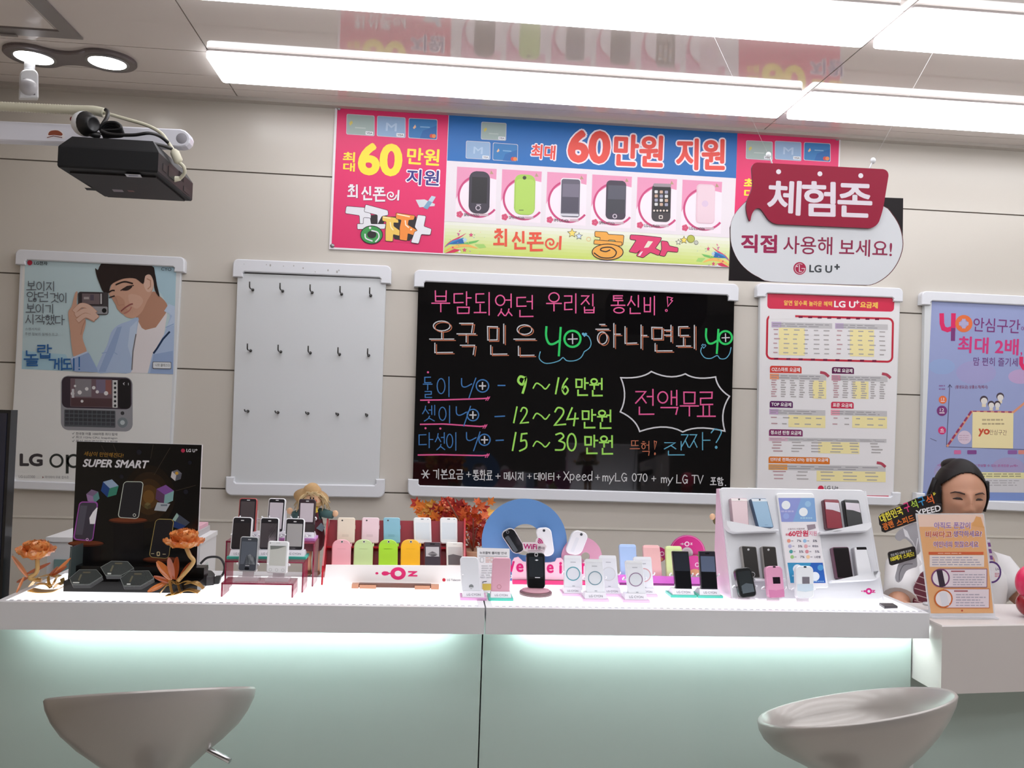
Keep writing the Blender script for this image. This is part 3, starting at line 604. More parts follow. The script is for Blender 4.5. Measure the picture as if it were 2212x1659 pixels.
# ---------------------------------------------------------------- rate plan poster
t = board('rate_poster_board', 'framed white poster of rate plan tables under a red heading', 'poster',
          ((1636, 610.7), (1952, 622), 21.5, 30, 20, 11), ((1620, 1084), (1946, 1093), 19, 29, 19, 12), [(1642, 630), (1945, 642), (1930, 1080), (1636, 1070)])
A = art(); A.rough = GLOSS; A.crop(1560, 560, .29476)
A.poly([(285, 240), (1300, 278), (1250, 1790), (255, 1760)], (228, 226, 228), 1)
RED, PUR, ORG, YEL, GRY = (206, 50, 80), (128, 52, 100), (224, 122, 58), (238, 226, 168), (196, 194, 196)
A.poly(rrect([(332, 248), (1264, 276), (1258, 385), (330, 362)], [2, 2, 24, 24]), RED, 2)
A.text('알면 알수록 놀라운 혜택', 452, 338, 805, 347, 38, (240, 196, 90), 3, bold=.015); A.text('LG U', 820, 352, 975, 357, 48, (240, 240, 240), 3, bold=.03); A.text('+', 975, 328, 1005, 329, 28, (240, 240, 240), 3, bold=.03); A.text('요금제', 1010, 356, 1140, 361, 46, (240, 196, 90), 3, bold=.03)
A.text('온국민은', 358, 428, 458, 432, 32, (120, 76, 104), 3, bold=.01); A.text('yo', 466, 440, 522, 442, 40, RED, 3, bold=.04)
fr = rrect([(332, 412), (1252, 436), (1246, 752), (326, 728)], 34); A.line(fr, 15, (190, 48, 66), 2, closed=True); A.rect(345, 395, 535, 440, (228, 226, 228), 3)
for i in range(9): A.rect(560+i*70, 416+i*2, 590+i*70, 430+i*2, (120, 30, 60), 3); A.rect(380+i*90, 722+i*2, 410+i*90, 736+i*2, (120, 30, 60), 3)
def table(x0, y0, x1, y1, hc, hot, cols, rows, seed, sl=.026, hh=40):
    A.rect(x0, y0, x1, y0+hh, GRY, 3, sl); A.rect(x0, y0, x0+(x1-x0)*.16, y0+hh, hc, 4, sl); A.bars(x0+8, y0+6, x1-8, y0+hh-4, 2, (150, 148, 152), 5, cols, .35, seed, sl)
    a_, b_ = hot; xa, xb = x0+(x1-x0)*a_, x0+(x1-x0)*b_; A.rect(xa, y0+hh+2+(xa-x0)*sl, xb, y1+(xa-x0)*sl, YEL, 3, sl)
    R = random.Random(seed+9); rh = (y1-y0-hh)/rows
    for r in range(rows):
        for c_ in range(cols):
            cw = (x1-x0)/cols; xx = x0+c_*cw+cw*R.uniform(.12, .25); ww = cw*R.uniform(.35, .6); yy = y0+hh+rh*(r+.5)-5+(xx-x0)*sl
            A.rect(xx, yy, xx+ww, yy+8, (186, 150, 156) if c_ == 0 else (172, 168, 168), 4, sl)
table(362, 458, 806, 700, (186, 168, 198), (.12, .55), 6, 6, 1); table(828, 468, 1214, 708, (186, 168, 198), (.28, .74), 5, 6, 2)
def chip(s_, x0, y0, x1, y1, c_): A.poly(rrect(quad(x0, y0, x1, y1, 0, .02), [14, 14, 0, 0]), c_, 3); A.text(s_, x0+12, y1-10, x1-12, y1-5, (y1-y0)*.62, (236, 232, 232), 4, bold=.02)
def tag_ribbon(x, y): A.line(curve([(x, y), (x+28, y+6), (x+52, y+26)], 4), 20, (176, 74, 92), 5)
chip('OZ스마트 요금제', 350, 780, 582, 832, (206, 70, 60)); table(350, 838, 762, 1012, (232, 150, 110), (.76, 1.0), 6, 8, 3); tag_ribbon(725, 830)
chip('무료 요금제', 804, 790, 966, 838, (96, 36, 78)); table(802, 848, 1212, 1018, (200, 140, 160), (.38, .66), 6, 8, 4); tag_ribbon(1178, 840)
chip('TOP 요금제', 348, 1038, 518, 1086, (92, 40, 92)); table(346, 1096, 756, 1226, (190, 160, 196), (.34, 1.0), 5, 2, 5)
chip('표준 요금제', 798, 1044, 964, 1092, (200, 56, 84)); table(796, 1102, 1208, 1230, (230, 160, 176), (.38, 1.0), 5, 2, 6)
chip('청소년 탄청 요금제', 343, 1245, 590, 1294, PUR); table(342, 1304, 1204, 1416, (216, 180, 196), (.42, .77), 6, 4, 7, .016, 26)
chip('인터넷 전화(OZ 070) 결합형 요금제', 340, 1445, 788, 1494, (216, 120, 50)); table(340, 1502, 1198, 1620, (224, 156, 84), (.41, 1.0), 5, 3, 8, .016); tag_ribbon(1140, 1492)
A.crop(1530, 1030, .18083); A.disc(1345, 140, 36, RED, 3); A.text('LG U+', 1390, 150, 1555, 155, 44, (90, 90, 96), 3, bold=.02); A.rect(1880, 222, 2155, 238, (196, 70, 92), 3, .01)
A.build('poster_sheet', t)
# ---------------------------------------------------------------- blue violet poster, right edge
t = board('violet_poster_board', 'framed blue violet poster with a rising graph at the right edge', 'poster',
          ((1992, 628), (2338, 645), 20.6, 30, 20, 11), ((1979, 1095), (2326, 1110), 20, 30, 19, 12), [(1998, 648), (2330, 664), (2318, 1092), (1989, 1078)])
A = art(); A.rough = GLOSS; A.crop(2000, 640, .217)
A.poly([(60, 35), (1480, 100), (1420, 2050), (-30, 1960)], (152, 162, 204), 1)
for x, y, r, c_ in ((500, 760, 200, (160, 158, 202)), (160, 700, 130, (146, 166, 208)), (940, 800, 120, (184, 160, 200)), (300, 1750, 220, (160, 156, 198)), (820, 1700, 160, (164, 156, 196))): A.disc(x, y, r, c_, 2, ry=r*.6)
P1, P2, P3 = (216, 50, 104), (226, 116, 70), (124, 60, 120)
A.line([(158, 185), (160, 270), (175, 320), (215, 335), (262, 320)], 46, P1, 3); A.line([(275, 185), (272, 330)], 46, P1, 3); A.line([(272, 330), (270, 430)], 42, P3, 4)
A.ring(378, 272, 40, 86, P2, 4); A.rect(330, 255, 425, 290, (176, 170, 205), 5); A.rect(360, 225, 396, 320, (176, 170, 205), 5)
A.text('안심구간', 470, 350, 935, 372, 140, P3, 4, bold=.005); A.text('에', 948, 348, 1000, 350, 50, P3, 4)
A.text('최대 2배', 315, 560, 920, 590, 165, (206, 62, 126), 4, bold=.02); A.text(',', 940, 595, 958, 596, 40, (206, 62, 126), 4, bold=.02)
A.text('맘 편히 즐기세', 472, 690, 915, 700, 85, (112, 68, 128), 4, bold=.005); A.line([(950, 615), (948, 670), (975, 715), (1040, 720)], 40, P1, 4); A.line([(1080, 620), (1075, 780)], 40, P1, 4)
A.line([(238, 880), (205, 1498)], 7, (86, 84, 116), 3); A.line([(222, 905), (238, 880), (258, 905)], 7, (86, 84, 116), 3); A.line([(205, 1498), (1100, 1530)], 6, (86, 84, 116), 3)
A.line([(215, 1490), (330, 1330), (455, 1150), (870, 1155), (1010, 1040)], 22, (216, 150, 120), 3)
for i in range(6): A.line([(228+i*40, 1470-i*58), (248+i*40, 1441-i*58)], 20, (150, 62, 100), 4)
for i in range(6): A.rect(470+i*70, 1140+i, 505+i*70, 1160+i, (150, 62, 100), 4)
for x, y, r, c_, s_ in ((168, 1030, 40, P2, '13'), (160, 1140, 52, P3, '12'), (162, 1335, 40, (206, 62, 116), '6')): A.disc(x, y, r, c_, 4); A.text(s_, x-r*.4, y+r*.1, x+r*.4, y+r*.12, r*.6, (230, 220, 226), 5, bold=.01); A.rect(x-r*.5, y+r*.3, x+r*.5, y+r*.5, (226, 214, 222), 5)
A.disc(385, 1405, 68, (214, 196, 212), 4); A.bars(330, 1375, 445, 1440, 3, (190, 160, 180), 5, 4, .3, 5)
A.poly([(465, 1150), (872, 1162), (868, 1516), (460, 1508)], (236, 222, 172), 4); A.bars(560, 1210, 780, 1290, 2, (180, 164, 130), 5, 5, .4, 3)
A.text('yo', 520, 1395, 632, 1402, 80, (200, 84, 60), 5, bold=.04); A.text('안심구간', 632, 1378, 805, 1384, 52, (130, 100, 90), 5)
HD = (76, 66, 76)
for x, y, r in ((578, 1038, 40), (740, 1005, 38), (650, 1082, 34), (712, 1080, 32)): A.disc(x, y-8, r, HD, 4); A.disc(x+2, y+4, r*.8, (222, 218, 214), 5); A.rect(x-r*.5, y+r*.5, x+r*.5, y+r*1.6, (226, 214, 190), 3)
A.text('(평생요금) 상품소개(예시)', 292, 925, 615, 925, 40, (140, 76, 110), 4, bold=.01); A.bars(130, 875, 205, 940, 2, (140, 110, 160), 4, 2, .4, 6)
for x0, x1, c_ in ((280, 350, (206, 110, 160)), (412, 505, (130, 76, 140)), (815, 910, (140, 96, 160)), (920, 1010, (216, 140, 130))): A.rr(x0, 1532, x1, 1572, 8, c_, 4)
A.line([(45, 1415), (105, 1440)], 6, (110, 110, 140), 4)
A.crop(1960, 980, .11392)
A.text('<알뜰한 국민은 요금제 가입시 안심할 수 있는 온국민은 yo제>', 570, 250, 2095, 262, 58, (176, 84, 148), 4, bold=.01)
A.rect(560, 340, 2900, 455, (226, 220, 166), 4, .012); A.rect(556, 455, 2900, 720, (206, 204, 208), 4, .012); A.rect(300, 720, 2900, 870, (128, 150, 206), 4, .012)
A.bars(1330, 365, 2200, 450, 2, (150, 146, 120), 5, 6, .4, 8); A.bars(1500, 490, 2200, 620, 3, (160, 158, 162), 5, 5, .3, 9)
A.build('poster_sheet', t)
# ================================================================== BANNER
t = thing('banner', 'wide pink and blue printed banner of six phones below the ceiling', 'banner', onY(1260, 590, DW).to_tuple())
YB_ = DW-.006
BO = [(724, 228), (1816, 293), (1806, 588), (711, 538)]
body_px(BO, (0, YB_, 0), NB, .003, mat((232, 226, 232), rough=.4)).build('sheet', t)
A = art(YB_); A.rough = .38; A.spec = .4
PINK, BLUE, YL = (222, 42, 104), (22, 104, 178), (246, 222, 60)
A.poly([(729, 232), (969, 246), (957, 547), (716, 534)], PINK, 1)
A.poly([(970, 246), (1593, 285), (1590, 385), (966, 347)], BLUE, 1)
A.poly([(1593, 285), (1813, 297), (1803, 584), (1577, 575), (1590, 385)], PINK, 1)
# centre ground fading from white to yellow green towards the hem
g = 9
for i in range(g):
    a_, b_ = i/g, (i+1)/g; c_ = tuple(int((1-a_)*p+a_*q) for p, q in zip((230, 232, 218), (196, 214, 96)))
    y0, y1 = 478+66*a_, 478+66*b_
    A.poly([(961, y0), (1588, y0+36), (1580, 575), (958, 546)], c_, 1+.25*i)
A.poly([(966, 347), (1590, 385), (1584, 514), (961, 478)], (226, 218, 224), 3.6)
# cards
def cards(pts):
    for (q, kind) in pts:
        c_ = {'a': (158, 176, 172), 'b': (142, 172, 206), 'c': (44, 118, 180)}[kind]; (x0, y0), (x1, y1), (x2, y2), (x3, y3) = q
        A.poly(rrect([(x0-1.2, y0-1.2), (x1+1.2, y1-1.2), (x2+1.2, y2+1.2), (x3-1.2, y3+1.2)], 3), (196, 196, 206), 3); A.poly(rrect(q, 3), c_, 4)
        lx = lambda u, v: (x0+(x1-x0)*u+(x3-x0)*v, y0+(y1-y0)*u+(y3-y0)*v)
        if kind == 'a': A.poly([lx(.08, .42), lx(.18, .3), lx(.22, .42), lx(.12, .58)], (206, 190, 96), 5); A.poly([lx(.3, .62), lx(.7, .62), lx(.7, .68), lx(.3, .68)], (182, 196, 190), 5)
        if kind == 'b':
            a_, b_ = lx(.3, .72), lx(.7, .72); A.text('M', a_[0], a_[1], b_[0], b_[1], (y3-y0)*.42, (172, 196, 220), 5, bold=.02)
        if kind == 'c': A.poly([lx(.14, .48), lx(.22, .3), lx(.26, .44), lx(.18, .54)], (226, 186, 150), 5); A.poly([lx(.4, .38), lx(.75, .38), lx(.75, .44), lx(.4, .44)], (120, 168, 206), 5); A.poly([lx(.5, .6), lx(1, .3), lx(1, 1), lx(.4, 1)], (30, 100, 168), 5)
        if kind in 'ab':
            A.poly([lx(.7, .8), lx(.98, .8), lx(.98, .98), lx(.7, .98)], (226, 230, 234), 6); a_, b_ = lx(.73, .94), lx(.95, .94); A.text('VISA', a_[0], a_[1], b_[0], b_[1], (y3-y0)*.1, (60, 66, 90), 7, bold=.02)
        else:
            a_ = lx(.82, .86); A.disc(a_[0], a_[1], 4.4, (206, 70, 60), 6); A.disc(a_[0]+5, a_[1]+.3, 4.4, (224, 130, 70), 7)
cards([([(750, 247), (808, 251), (808, 293), (749, 289)], 'a'), ([(816, 251), (875, 255), (875, 297), (815, 293)], 'b'), ([(884, 256), (944, 259), (943, 301), (883, 297)], 'c'),
       ([(1041, 264), (1093, 267), (1092, 303), (1040, 300)], 'a'), ([(1008, 305), (1058, 308), (1058, 344), (1007, 341)], 'b'), ([(1066, 309), (1118, 313), (1117, 348), (1065, 345)], 'c'),
       ([(1613, 304), (1668, 307), (1668, 346), (1612, 342)], 'a'), ([(1675, 305), (1730, 308), (1730, 347), (1675, 343)], 'b'), ([(1738, 308), (1793, 311), (1793, 349), (1737, 345)], 'c')])
A.crop(700, 0, .334539)
# left panel lettering
def left_panel():
    A.text('최', 120, 1045, 198, 1049, 66, YL, 4, bold=.03); A.text('대', 122, 1105, 198, 1109, 56, YL, 4, bold=.03)
    A.text('60', 215, 1130, 502, 1142, 212, YL, 4, bold=.042); A.text('만원', 532, 1058, 742, 1072, 108, YL, 4, bold=.022)
    A.text('지원', 522, 1198, 748, 1210, 116, (240, 232, 240), 4, bold=.055); A.text('지원', 530, 1190, 740, 1202, 100, (48, 44, 124), 5, bold=.02)
left_panel()
def slogan(ox, oy, k, c_, c2=None, l=5):
    for dx, dy, cc, ll in (((5, 5, c2, l),) if c2 else ()) + ((0, 0, c_, l+1),):
        for ch, x0, y0, w, h in (('최', 0, 0, 75, 82), ('신', 98, 12, 70, 88), ('폰', 178, 16, 80, 94)): A.hand(ch, ox+k*x0+dx, oy+k*y0+dy, ox+k*(x0+w)+dx, oy+k*y0+4+dy, h*k, 13*k, cc, ll, gap=0)
        sp_ = [(ox+k*(300+r*math.cos(q))+dx, oy+k*(70+r*math.sin(q))+dy) for q, r in ((i*.45, 37-1.55*i) for i in range(22))]
        A.line(sp_, 9*k, cc, ll); A.line([(ox+k*352+dx, oy+k*38+dy), (ox+k*348+dx, oy+k*102+dy)], 13*k, cc, ll)
A.crop(700, 390, .180832); slogan(285, 55, 1.72, (236, 226, 232), (140, 40, 80))
BK, W2 = (34, 26, 30), (226, 226, 232)
def blob(pts, c_, l, o=11): A.line(pts, o, BK, l, closed=True); A.poly(pts, c_, l+1)
kk = [rrect([(268, 308), (485, 325), (560, 405), (548, 520), (430, 520), (425, 415), (255, 390)], 14), rrect([(498, 288), (760, 358), (765, 412), (690, 425), (640, 520), (700, 530), (640, 540), (640, 410), (480, 370)], 12)]
A.poly([(250, 300), (770, 350), (1290, 560), (1130, 755), (440, 700), (390, 590)], PINK, 5)
A.poly([(450, 420), (760, 400), (700, 540), (450, 600)], BK, 6)
blob(kk[0], W2, 7); blob(kk[1], W2, 9)
blob(rrect([(475, 445), (550, 450), (560, 520), (735, 520), (725, 575), (400, 580), (398, 518), (470, 520)], 10), W2, 11)
A.disc(568, 648, 136, BK, 13, ry=112); A.disc(568, 648, 126, (58, 152, 76), 14, ry=102); A.disc(570, 645, 55, BK, 15, ry=46)
A.line(curve([(490, 640), (500, 690), (575, 722)], 5), 15, W2, 16); A.line(curve([(570, 598), (640, 620), (655, 680), (615, 730)], 5), 15, W2, 16); A.disc(550, 565, 14, W2, 16)
A.poly([(740, 430), (1100, 430), (1110, 640), (1020, 720), (840, 700)], BK, 12)
blob(rrect([(698, 425), (880, 448), (890, 505), (830, 500), (830, 545), (905, 600), (900, 660), (825, 640), (820, 725), (735, 720), (735, 600), (745, 490), (698, 480)], 10), (236, 196, 92), 13)
blob(rrect([(862, 388), (1085, 420), (1070, 468), (1010, 470), (1000, 530), (1118, 600), (1080, 655), (1000, 630), (990, 718), (905, 705), (905, 560), (925, 470), (860, 455)], 10), (240, 142, 58), 16)
A.line([(880, 402), (1020, 432)], 14, (250, 226, 190), 18); A.line([(970, 480), (975, 530), (1010, 560)], 14, (250, 226, 200), 18); A.line([(790, 500), (800, 560), (825, 590)], 12, (250, 236, 190), 18); A.disc(1040, 585, 11, (250, 226, 200), 18); A.line([(710, 440), (790, 450)], 10, (250, 236, 190), 18)
blob(rrect([(1120, 412), (1215, 425), (1190, 548), (1282, 580), (1268, 648), (1160, 640), (1128, 752), (1040, 738), (1085, 610), (1120, 600), (1085, 555)], 12), W2, 20)
A.poly([(1095, 230), (1200, 225), (1325, 280), (1320, 305), (1140, 320)], (206, 212, 218), 6); A.poly([(1285, 182), (1335, 195), (1235, 345), (1185, 325)], (120, 160, 190), 7); A.poly([(1285, 182), (1335, 195), (1295, 260), (1245, 240)], (186, 206, 222), 8)
# bursts of ribbons
def burst(ox, oy, mx, l=5):
    B = lambda pts: [(ox+mx*x, oy+y) for x, y in pts]
    A.poly(B([(0, 95), (90, 20), (230, -20), (215, 40), (60, 60)]), (64, 140, 196), l); A.poly(B([(40, 62), (215, -8), (240, 50), (130, 60)]), (30, 100, 168), l+1)
    A.poly(B(curve([(0, 100), (60, 30), (190, -35), (260, -70), (180, -10), (80, 50)], 3, True)), (206, 60, 106), l-1)
    A.poly(B([(130, 70), (300, 30), (420, 10), (380, 40), (260, 70)]), (108, 186, 96), l); A.poly(B([(360, 60), (470, 60), (500, 100), (420, 110)]), (160, 206, 110), l)
    A.poly(B(curve([(0, 150), (80, 90), (210, 60), (310, 70), (400, 115), (250, 90), (90, 120)], 3, True)), (236, 178, 96), l); A.poly(B([(0, 170), (120, 115), (200, 130), (120, 160)]), (206, 46, 84), l+1)
    for x, y, r, c_ in ((318, -50, 30, (206, 80, 120)), (240, 130, 30, (206, 80, 110)), (180, 148, 20, (230, 226, 226)), (245, 10, 34, (176, 206, 226)), (100, 100, 16, (206, 60, 100)), (170, -60, 18, (180, 110, 160))):
        A.poly([(ox+mx*p, oy+q) for p, q in star(x, y, r)], c_, l+2)
    R = random.Random(3)
    for i in range(22): A.disc(ox+mx*R.uniform(60, 480), oy+R.uniform(-110, 170), R.uniform(3, 8), R.choice([(120, 170, 206), (240, 190, 120), (140, 200, 120), (220, 120, 150)]), l+2, n=8)
burst(1438, 700, 1)
# centre lettering
A.crop(1200, 260, .198915)
OR1, WO = (228, 74, 62), (244, 232, 238)
for s_, a_, o_, b_ in (('60', (125, 455, 588, 478, 360), 7, .042), ('만원', (625, 490, 1165, 512, 345), 7, .026), ('지원', (1305, 538, 1838, 548, 345), 7, .026)):
    x0, y0, x1, y1, h = a_
    A.text(s_, x0-16, y0+15, x1+14, y1+16, h+32, WO, 4, bold=b_+.034); A.text(s_, x0, y0, x1, y1, h, OR1, 6, bold=b_)
A.crop(700, 0, .334539); A.text('최대', 1328, 1030, 1498, 1042, 110, WO, 4, bold=.055); A.text('최대', 1335, 1022, 1490, 1034, 94, OR1, 5, bold=.025)
A.crop(1200, 260, .198915)
# six phone tiles
tiles = [(967, 360), (1064, 367), (1162, 372), (1260, 378), (1357, 384), (1454, 388)]; A.crop(0, 0, 1)
names = ['SPH-W9050', 'SPH-W9300', 'IM-U540L', 'SPH-M7350', 'LG-LU9400', 'LG-LU4300']
for i in range(6):
    x = 989+97.4*i; y = 360+5.6*i; w, h = 84, 110+.2*i
    if i == 0: A.poly([(979, 359), (1572, 392), (1566, 507), (976, 478)], (226, 164, 190), 3)
    A.poly([(x-1.5, y), (x+w, y+5), (x+w-3, y+h+6), (x-6, y+h)], (236, 224, 232), 4)
    A.poly([(x-1.5, y), (x+w, y+5), (x+w-1, y+28), (x+w*.5, y+18), (x+w*.12, y+40), (x-4, y+70)], (224, 148, 180), 5)
    A.ring(x+46, y+64, 42, 46.5, (196, 70, 120), 6, a0=150, a1=300 if i else 290, n=20); A.ring(x+46, y+64, 42, 46.5, (196, 70, 120), 6, a0=40, a1=215, n=22)
    A.poly([(x+w-12, y+8), (x+w-7, y+16), (x+w-15, y+16)], (176, 150, 120), 7)
    for q in range(5): A.disc(x+4+4*math.cos(q*1.256), y+h-7+4*math.sin(q*1.256), 3.6, (206, 80, 116), 7, n=9)
    A.text(names[i], x+13, y+h-3, x+46, y+h-1, 6.5, (90, 70, 80), 8, bold=.02); A.rect(x+47, y+h-8, x+66, y+h-3, (196, 170, 180), 8)
def tile_phone(x0, y0, x1, y1, r, c_, dx=2): A.rr(x0, y0, x1, y1, r, c_, 9, .05, dx)
tile_phone(1012, 369, 1057, 460, 15, (60, 54, 66)); A.rect(1018, 382, 1051, 438, (34, 32, 36), 10, .05, 2); A.ring(1033, 449, 4, 6, (190, 180, 190), 10); A.rect(1029, 441, 1039, 442.5, (170, 164, 176), 10)
tile_phone(1110, 376, 1155, 463, 14, (160, 196, 84)); A.rr(1113, 386, 1153, 461, 8, (172, 206, 96), 10, .05, 2); A.disc(1133, 384, 4, (60, 66, 50), 11); A.rect(1121, 453, 1131, 455, (110, 130, 70), 11)
tile_phone(1209.5, 384, 1253, 469, 6, (236, 230, 234)); tile_phone(1211, 386, 1251.5, 468, 5, (96, 92, 106)); A.rect(1214, 397, 1250, 458, (116, 110, 126), 11, .03, 2); A.rect(1213, 425, 1249, 458, (80, 76, 90), 12, .03, 1); A.rect(1211, 461, 1250, 466, (206, 204, 212), 11, .03)
tile_phone(1308, 389, 1351, 473, 9, (66, 58, 72)); A.rect(1312, 400, 1350, 460, (84, 84, 96), 10, .03, 2); A.rect(1311, 430, 1349, 460, (62, 62, 70), 11, .03, 1); A.ring(1328, 467, 3, 5, (200, 190, 200), 12)
tile_phone(1407, 396, 1448, 478, 10, (62, 54, 58)); A.rr(1411, 396, 1450, 403, 4, (150, 140, 146), 10, .03); A.rect(1411, 404, 1447, 459, (34, 30, 34), 10, .03, 1)
for r in range(4):
    for c_ in range(3): A.rr(1414+c_*11, 411+r*9+c_*.4, 1421+c_*11, 417.5+r*9+c_*.4, 1.5, [(206, 206, 206), (190, 160, 140), (150, 150, 170)][(r+c_) % 3], 11)
for c_ in range(5): A.disc(1413+c_*7, 455, 2.2, (214, 200, 190), 12, n=10)
A.rr(1423, 465, 1432, 473, 2, (206, 196, 190), 11); A.rr(1425, 467, 1430, 471, 1, (40, 36, 40), 12)
tile_phone(1503, 397, 1543, 482, 8, (222, 190, 202)); A.disc(1523, 440, 7, (214, 190, 212), 11); A.rr(1506, 400, 1542, 480, 6, (226, 200, 210), 10, .03, 2)
# lower slogan
A.crop(700, 0, .334539); slogan(1098, 1483, 1.22, (226, 84, 60), None, 6)
A.crop(1200, 260, .198915)
def ol(pts, c_, l): A.line(pts, 13, (44, 26, 22), l, closed=True); A.poly(pts, c_, l+1)
AM, MG = (232, 164, 70), (214, 56, 106)
A.poly([(415, 1260), (735, 1300), (725, 1500), (410, 1480)], (214, 220, 150), 3)
ol(rrect([(430, 1208), (560, 1215), (570, 1240), (740, 1250), (730, 1352), (655, 1350), (650, 1300), (575, 1295), (565, 1330), (480, 1310), (490, 1270), (430, 1260)], 10), AM, 6)
ol(rrect([(425, 1300), (720, 1325), (715, 1362), (418, 1340)], 8), AM, 8)
A.disc(566, 1430, 174, (44, 26, 22), 10, ry=92); A.disc(566, 1430, 164, AM, 11, ry=82)
A.line(curve([(420, 1440), (500, 1490), (620, 1488), (660, 1430), (600, 1380), (510, 1385), (490, 1410), (545, 1425), (590, 1408)], 5), 13, (44, 26, 22), 12)
ol(rrect([(815, 1245), (940, 1252), (1150, 1275), (1140, 1305), (1080, 1390), (1140, 1420), (1120, 1465), (1030, 1430), (950, 1490), (880, 1470), (930, 1400), (880, 1440), (800, 1425), (880, 1300), (810, 1290)], 10), MG, 8)
A.poly([(1005, 1310), (1060, 1315), (1010, 1380), (960, 1385)], (226, 220, 200), 10); A.poly([(925, 1430), (950, 1420), (920, 1470), (895, 1470)], (236, 220, 228), 10)
ol(rrect([(1150, 1310), (1215, 1318), (1235, 1365), (1330, 1385), (1325, 1430), (1215, 1418), (1185, 1475), (1130, 1465), (1155, 1395)], 10), MG, 9)
for cx, cy, r, c_ in ((180, 1225, 48, (240, 214, 110)), (255, 1258, 36, (206, 220, 236)), (1335, 1322, 28, (222, 222, 206)), (1395, 1300, 40, (240, 214, 100))): A.poly(star(cx, cy, r+8), (44, 32, 30), 6); A.poly(star(cx, cy, r-3), c_, 7)
A.disc(1470, 1287, 44, (110, 112, 50), 6); A.disc(1470, 1287, 38, (176, 180, 76), 7); A.disc(1528, 1328, 24, (120, 122, 110), 6); A.disc(1528, 1328, 19, (186, 188, 176), 7); A.ring(360, 1290, 18, 26, (226, 196, 140), 6)
A.crop(1200+1890*.198915, 260+1440*.198915, .180832); burst(0, 0, -.8)
# right panel repeats the left one
A.crop(0, 0, 1); dx_ = 1.0
A.crop(700+866, 0+57, .334539); left_panel()
A.build('print', t)
for x, y in ((732, 234), (718, 531), (1808, 300)):
    p = onY(x, y, YB_); b = MB(); b.lathe([(.004, -.001), (.0075, -.001), (.008, .0015), (.004, .0025), (0, .003)], p, SILVER, 14, axis=NB); b.build('grommet', t)
# ================================================================== HANGING SIGN
SY = 2.30
cbot = onY(1765, 612, SY)
t = thing('hanging_sign', 'speech bubble sign with red label hanging on wires from the ceiling', 'sign', cbot.to_tuple())
A = Art((0, SY, 0), NB); A.crop(1560, 320, .18987); A.rough = .35; A.spec = .25
P_ = lambda pts: [(1560+x*.18987, 320+y*.18987) for x, y in pts]
outer = [(2060, 570), (2055, 985), (2052, 1120), (2010, 1270), (1930, 1400), (1820, 1500), (1700, 1555), (1640, 1563), (540, 1520), (80, 1505), (95, 1100), (92, 900), (130, 780), (200, 680), (268, 615), (275, 600), (1800, 560)]
body_px(P_(outer), (0, SY, 0), NB, .006, mat((24, 17, 20), rough=.35, spec=.2)).build('backing', t)
bub = curve([(95, 960), (105, 840), (150, 745), (210, 670), (290, 600), (420, 560), (700, 560), (1100, 565), (1500, 575), (1830, 660), (1930, 750), (2010, 880), (2046, 1010), (2050, 1130), (2005, 1275), (1925, 1400), (1820, 1492), (1700, 1550), (1560, 1555), (1100, 1540), (560, 1518), (420, 1470), (290, 1390), (180, 1270), (110, 1110)], 3, True)
A.poly([(x+(x-1070)*.006+3, y+(y-1050)*.01) for x, y in bub], (96, 40, 44), 1)
A.poly(bub, (220, 223, 228), 2)
A.text('직접', 212, 1190, 622, 1198, 212, (156, 36, 82), 3, bold=.03); A.text('사용해', 692, 1200, 1250, 1216, 205, (146, 44, 78), 3, bold=.008); A.text('보세요!', 1328, 1225, 1930, 1245, 195, (146, 44, 78), 3, bold=.01)
A.disc(882, 1368, 72, (176, 38, 76), 3); A.ring(884, 1370, 52, 58, (226, 214, 220), 4, a0=0, a1=300); A.line([(878, 1330), (878, 1402), (905, 1402)], 9, (226, 214, 220), 4); A.line([(905, 1370), (942, 1370)], 8, (226, 214, 220), 4); A.disc(852, 1345, 9, (226, 214, 220), 4)
A.text('LG U', 990, 1412, 1250, 1420, 86, (66, 70, 74), 3, bold=.03); A.text('+', 1275, 1382, 1338, 1384, 64, (66, 70, 74), 3, bold=.06)
A.build('bubble_print', t)
lab = rrect([(332, 160), (1905, 242), (1830, 700), (1760, 915), (560, 862), (415, 655), (330, 740), (322, 868), (272, 720), (276, 600), (352, 450)], [70, 75, 60, 90], 6)
body_px(P_(lab), (0, SY-.008, 0), NB, .007, mat((150, 18, 54), rough=.4, spec=.25), mat((90, 20, 40))).build('red_label', t)
A2 = Art((0, SY-.008, 0), NB); A2.crop(1560, 320, .18987); A2.rough = .25
for x, y in ((642, 268), (1112, 292), (1577, 313)): A2.disc(x, y, 28, (232, 224, 232), 1)
WL = (226, 216, 226)
for s_, a_ in (('체', (505, 745, 890, 770, 395)), ('험', (905, 772, 1290, 782, 400)), ('존', (1308, 780, 1705, 795, 385))): A2.text(s_, *a_, WL, 1, bold=.02, skew=-.02)
A2.build('label_lettering', t)
wm = mat((216, 214, 214), rough=.4)
for (x0, y0), (x1, y1), (x2, y2) in (((1670, 356), (1660, 335), (1542, 78)), ((1877, 366), (1886, 347), (2016, 112))):
    a_ = onY(x0, y0, SY-.004); b_ = onY(x1, y1, SY-.004); top_ = onY(x2, y2, SY); d = (top_-b_); top_ = b_+d*((ZC-b_.z)/d.z)
    MB().tube([b_, top_], .0004, wm, 6).build('wire', t)
    b = MB(); b.ball(b_, (.008, .006, .009), WHITE_PL, 10, 6); b.tube([b_, b_*.4+a_*.6, a_+Vector((0, 0, -.006))], .0022, WHITE_PL, 7); b.build('hook', t)
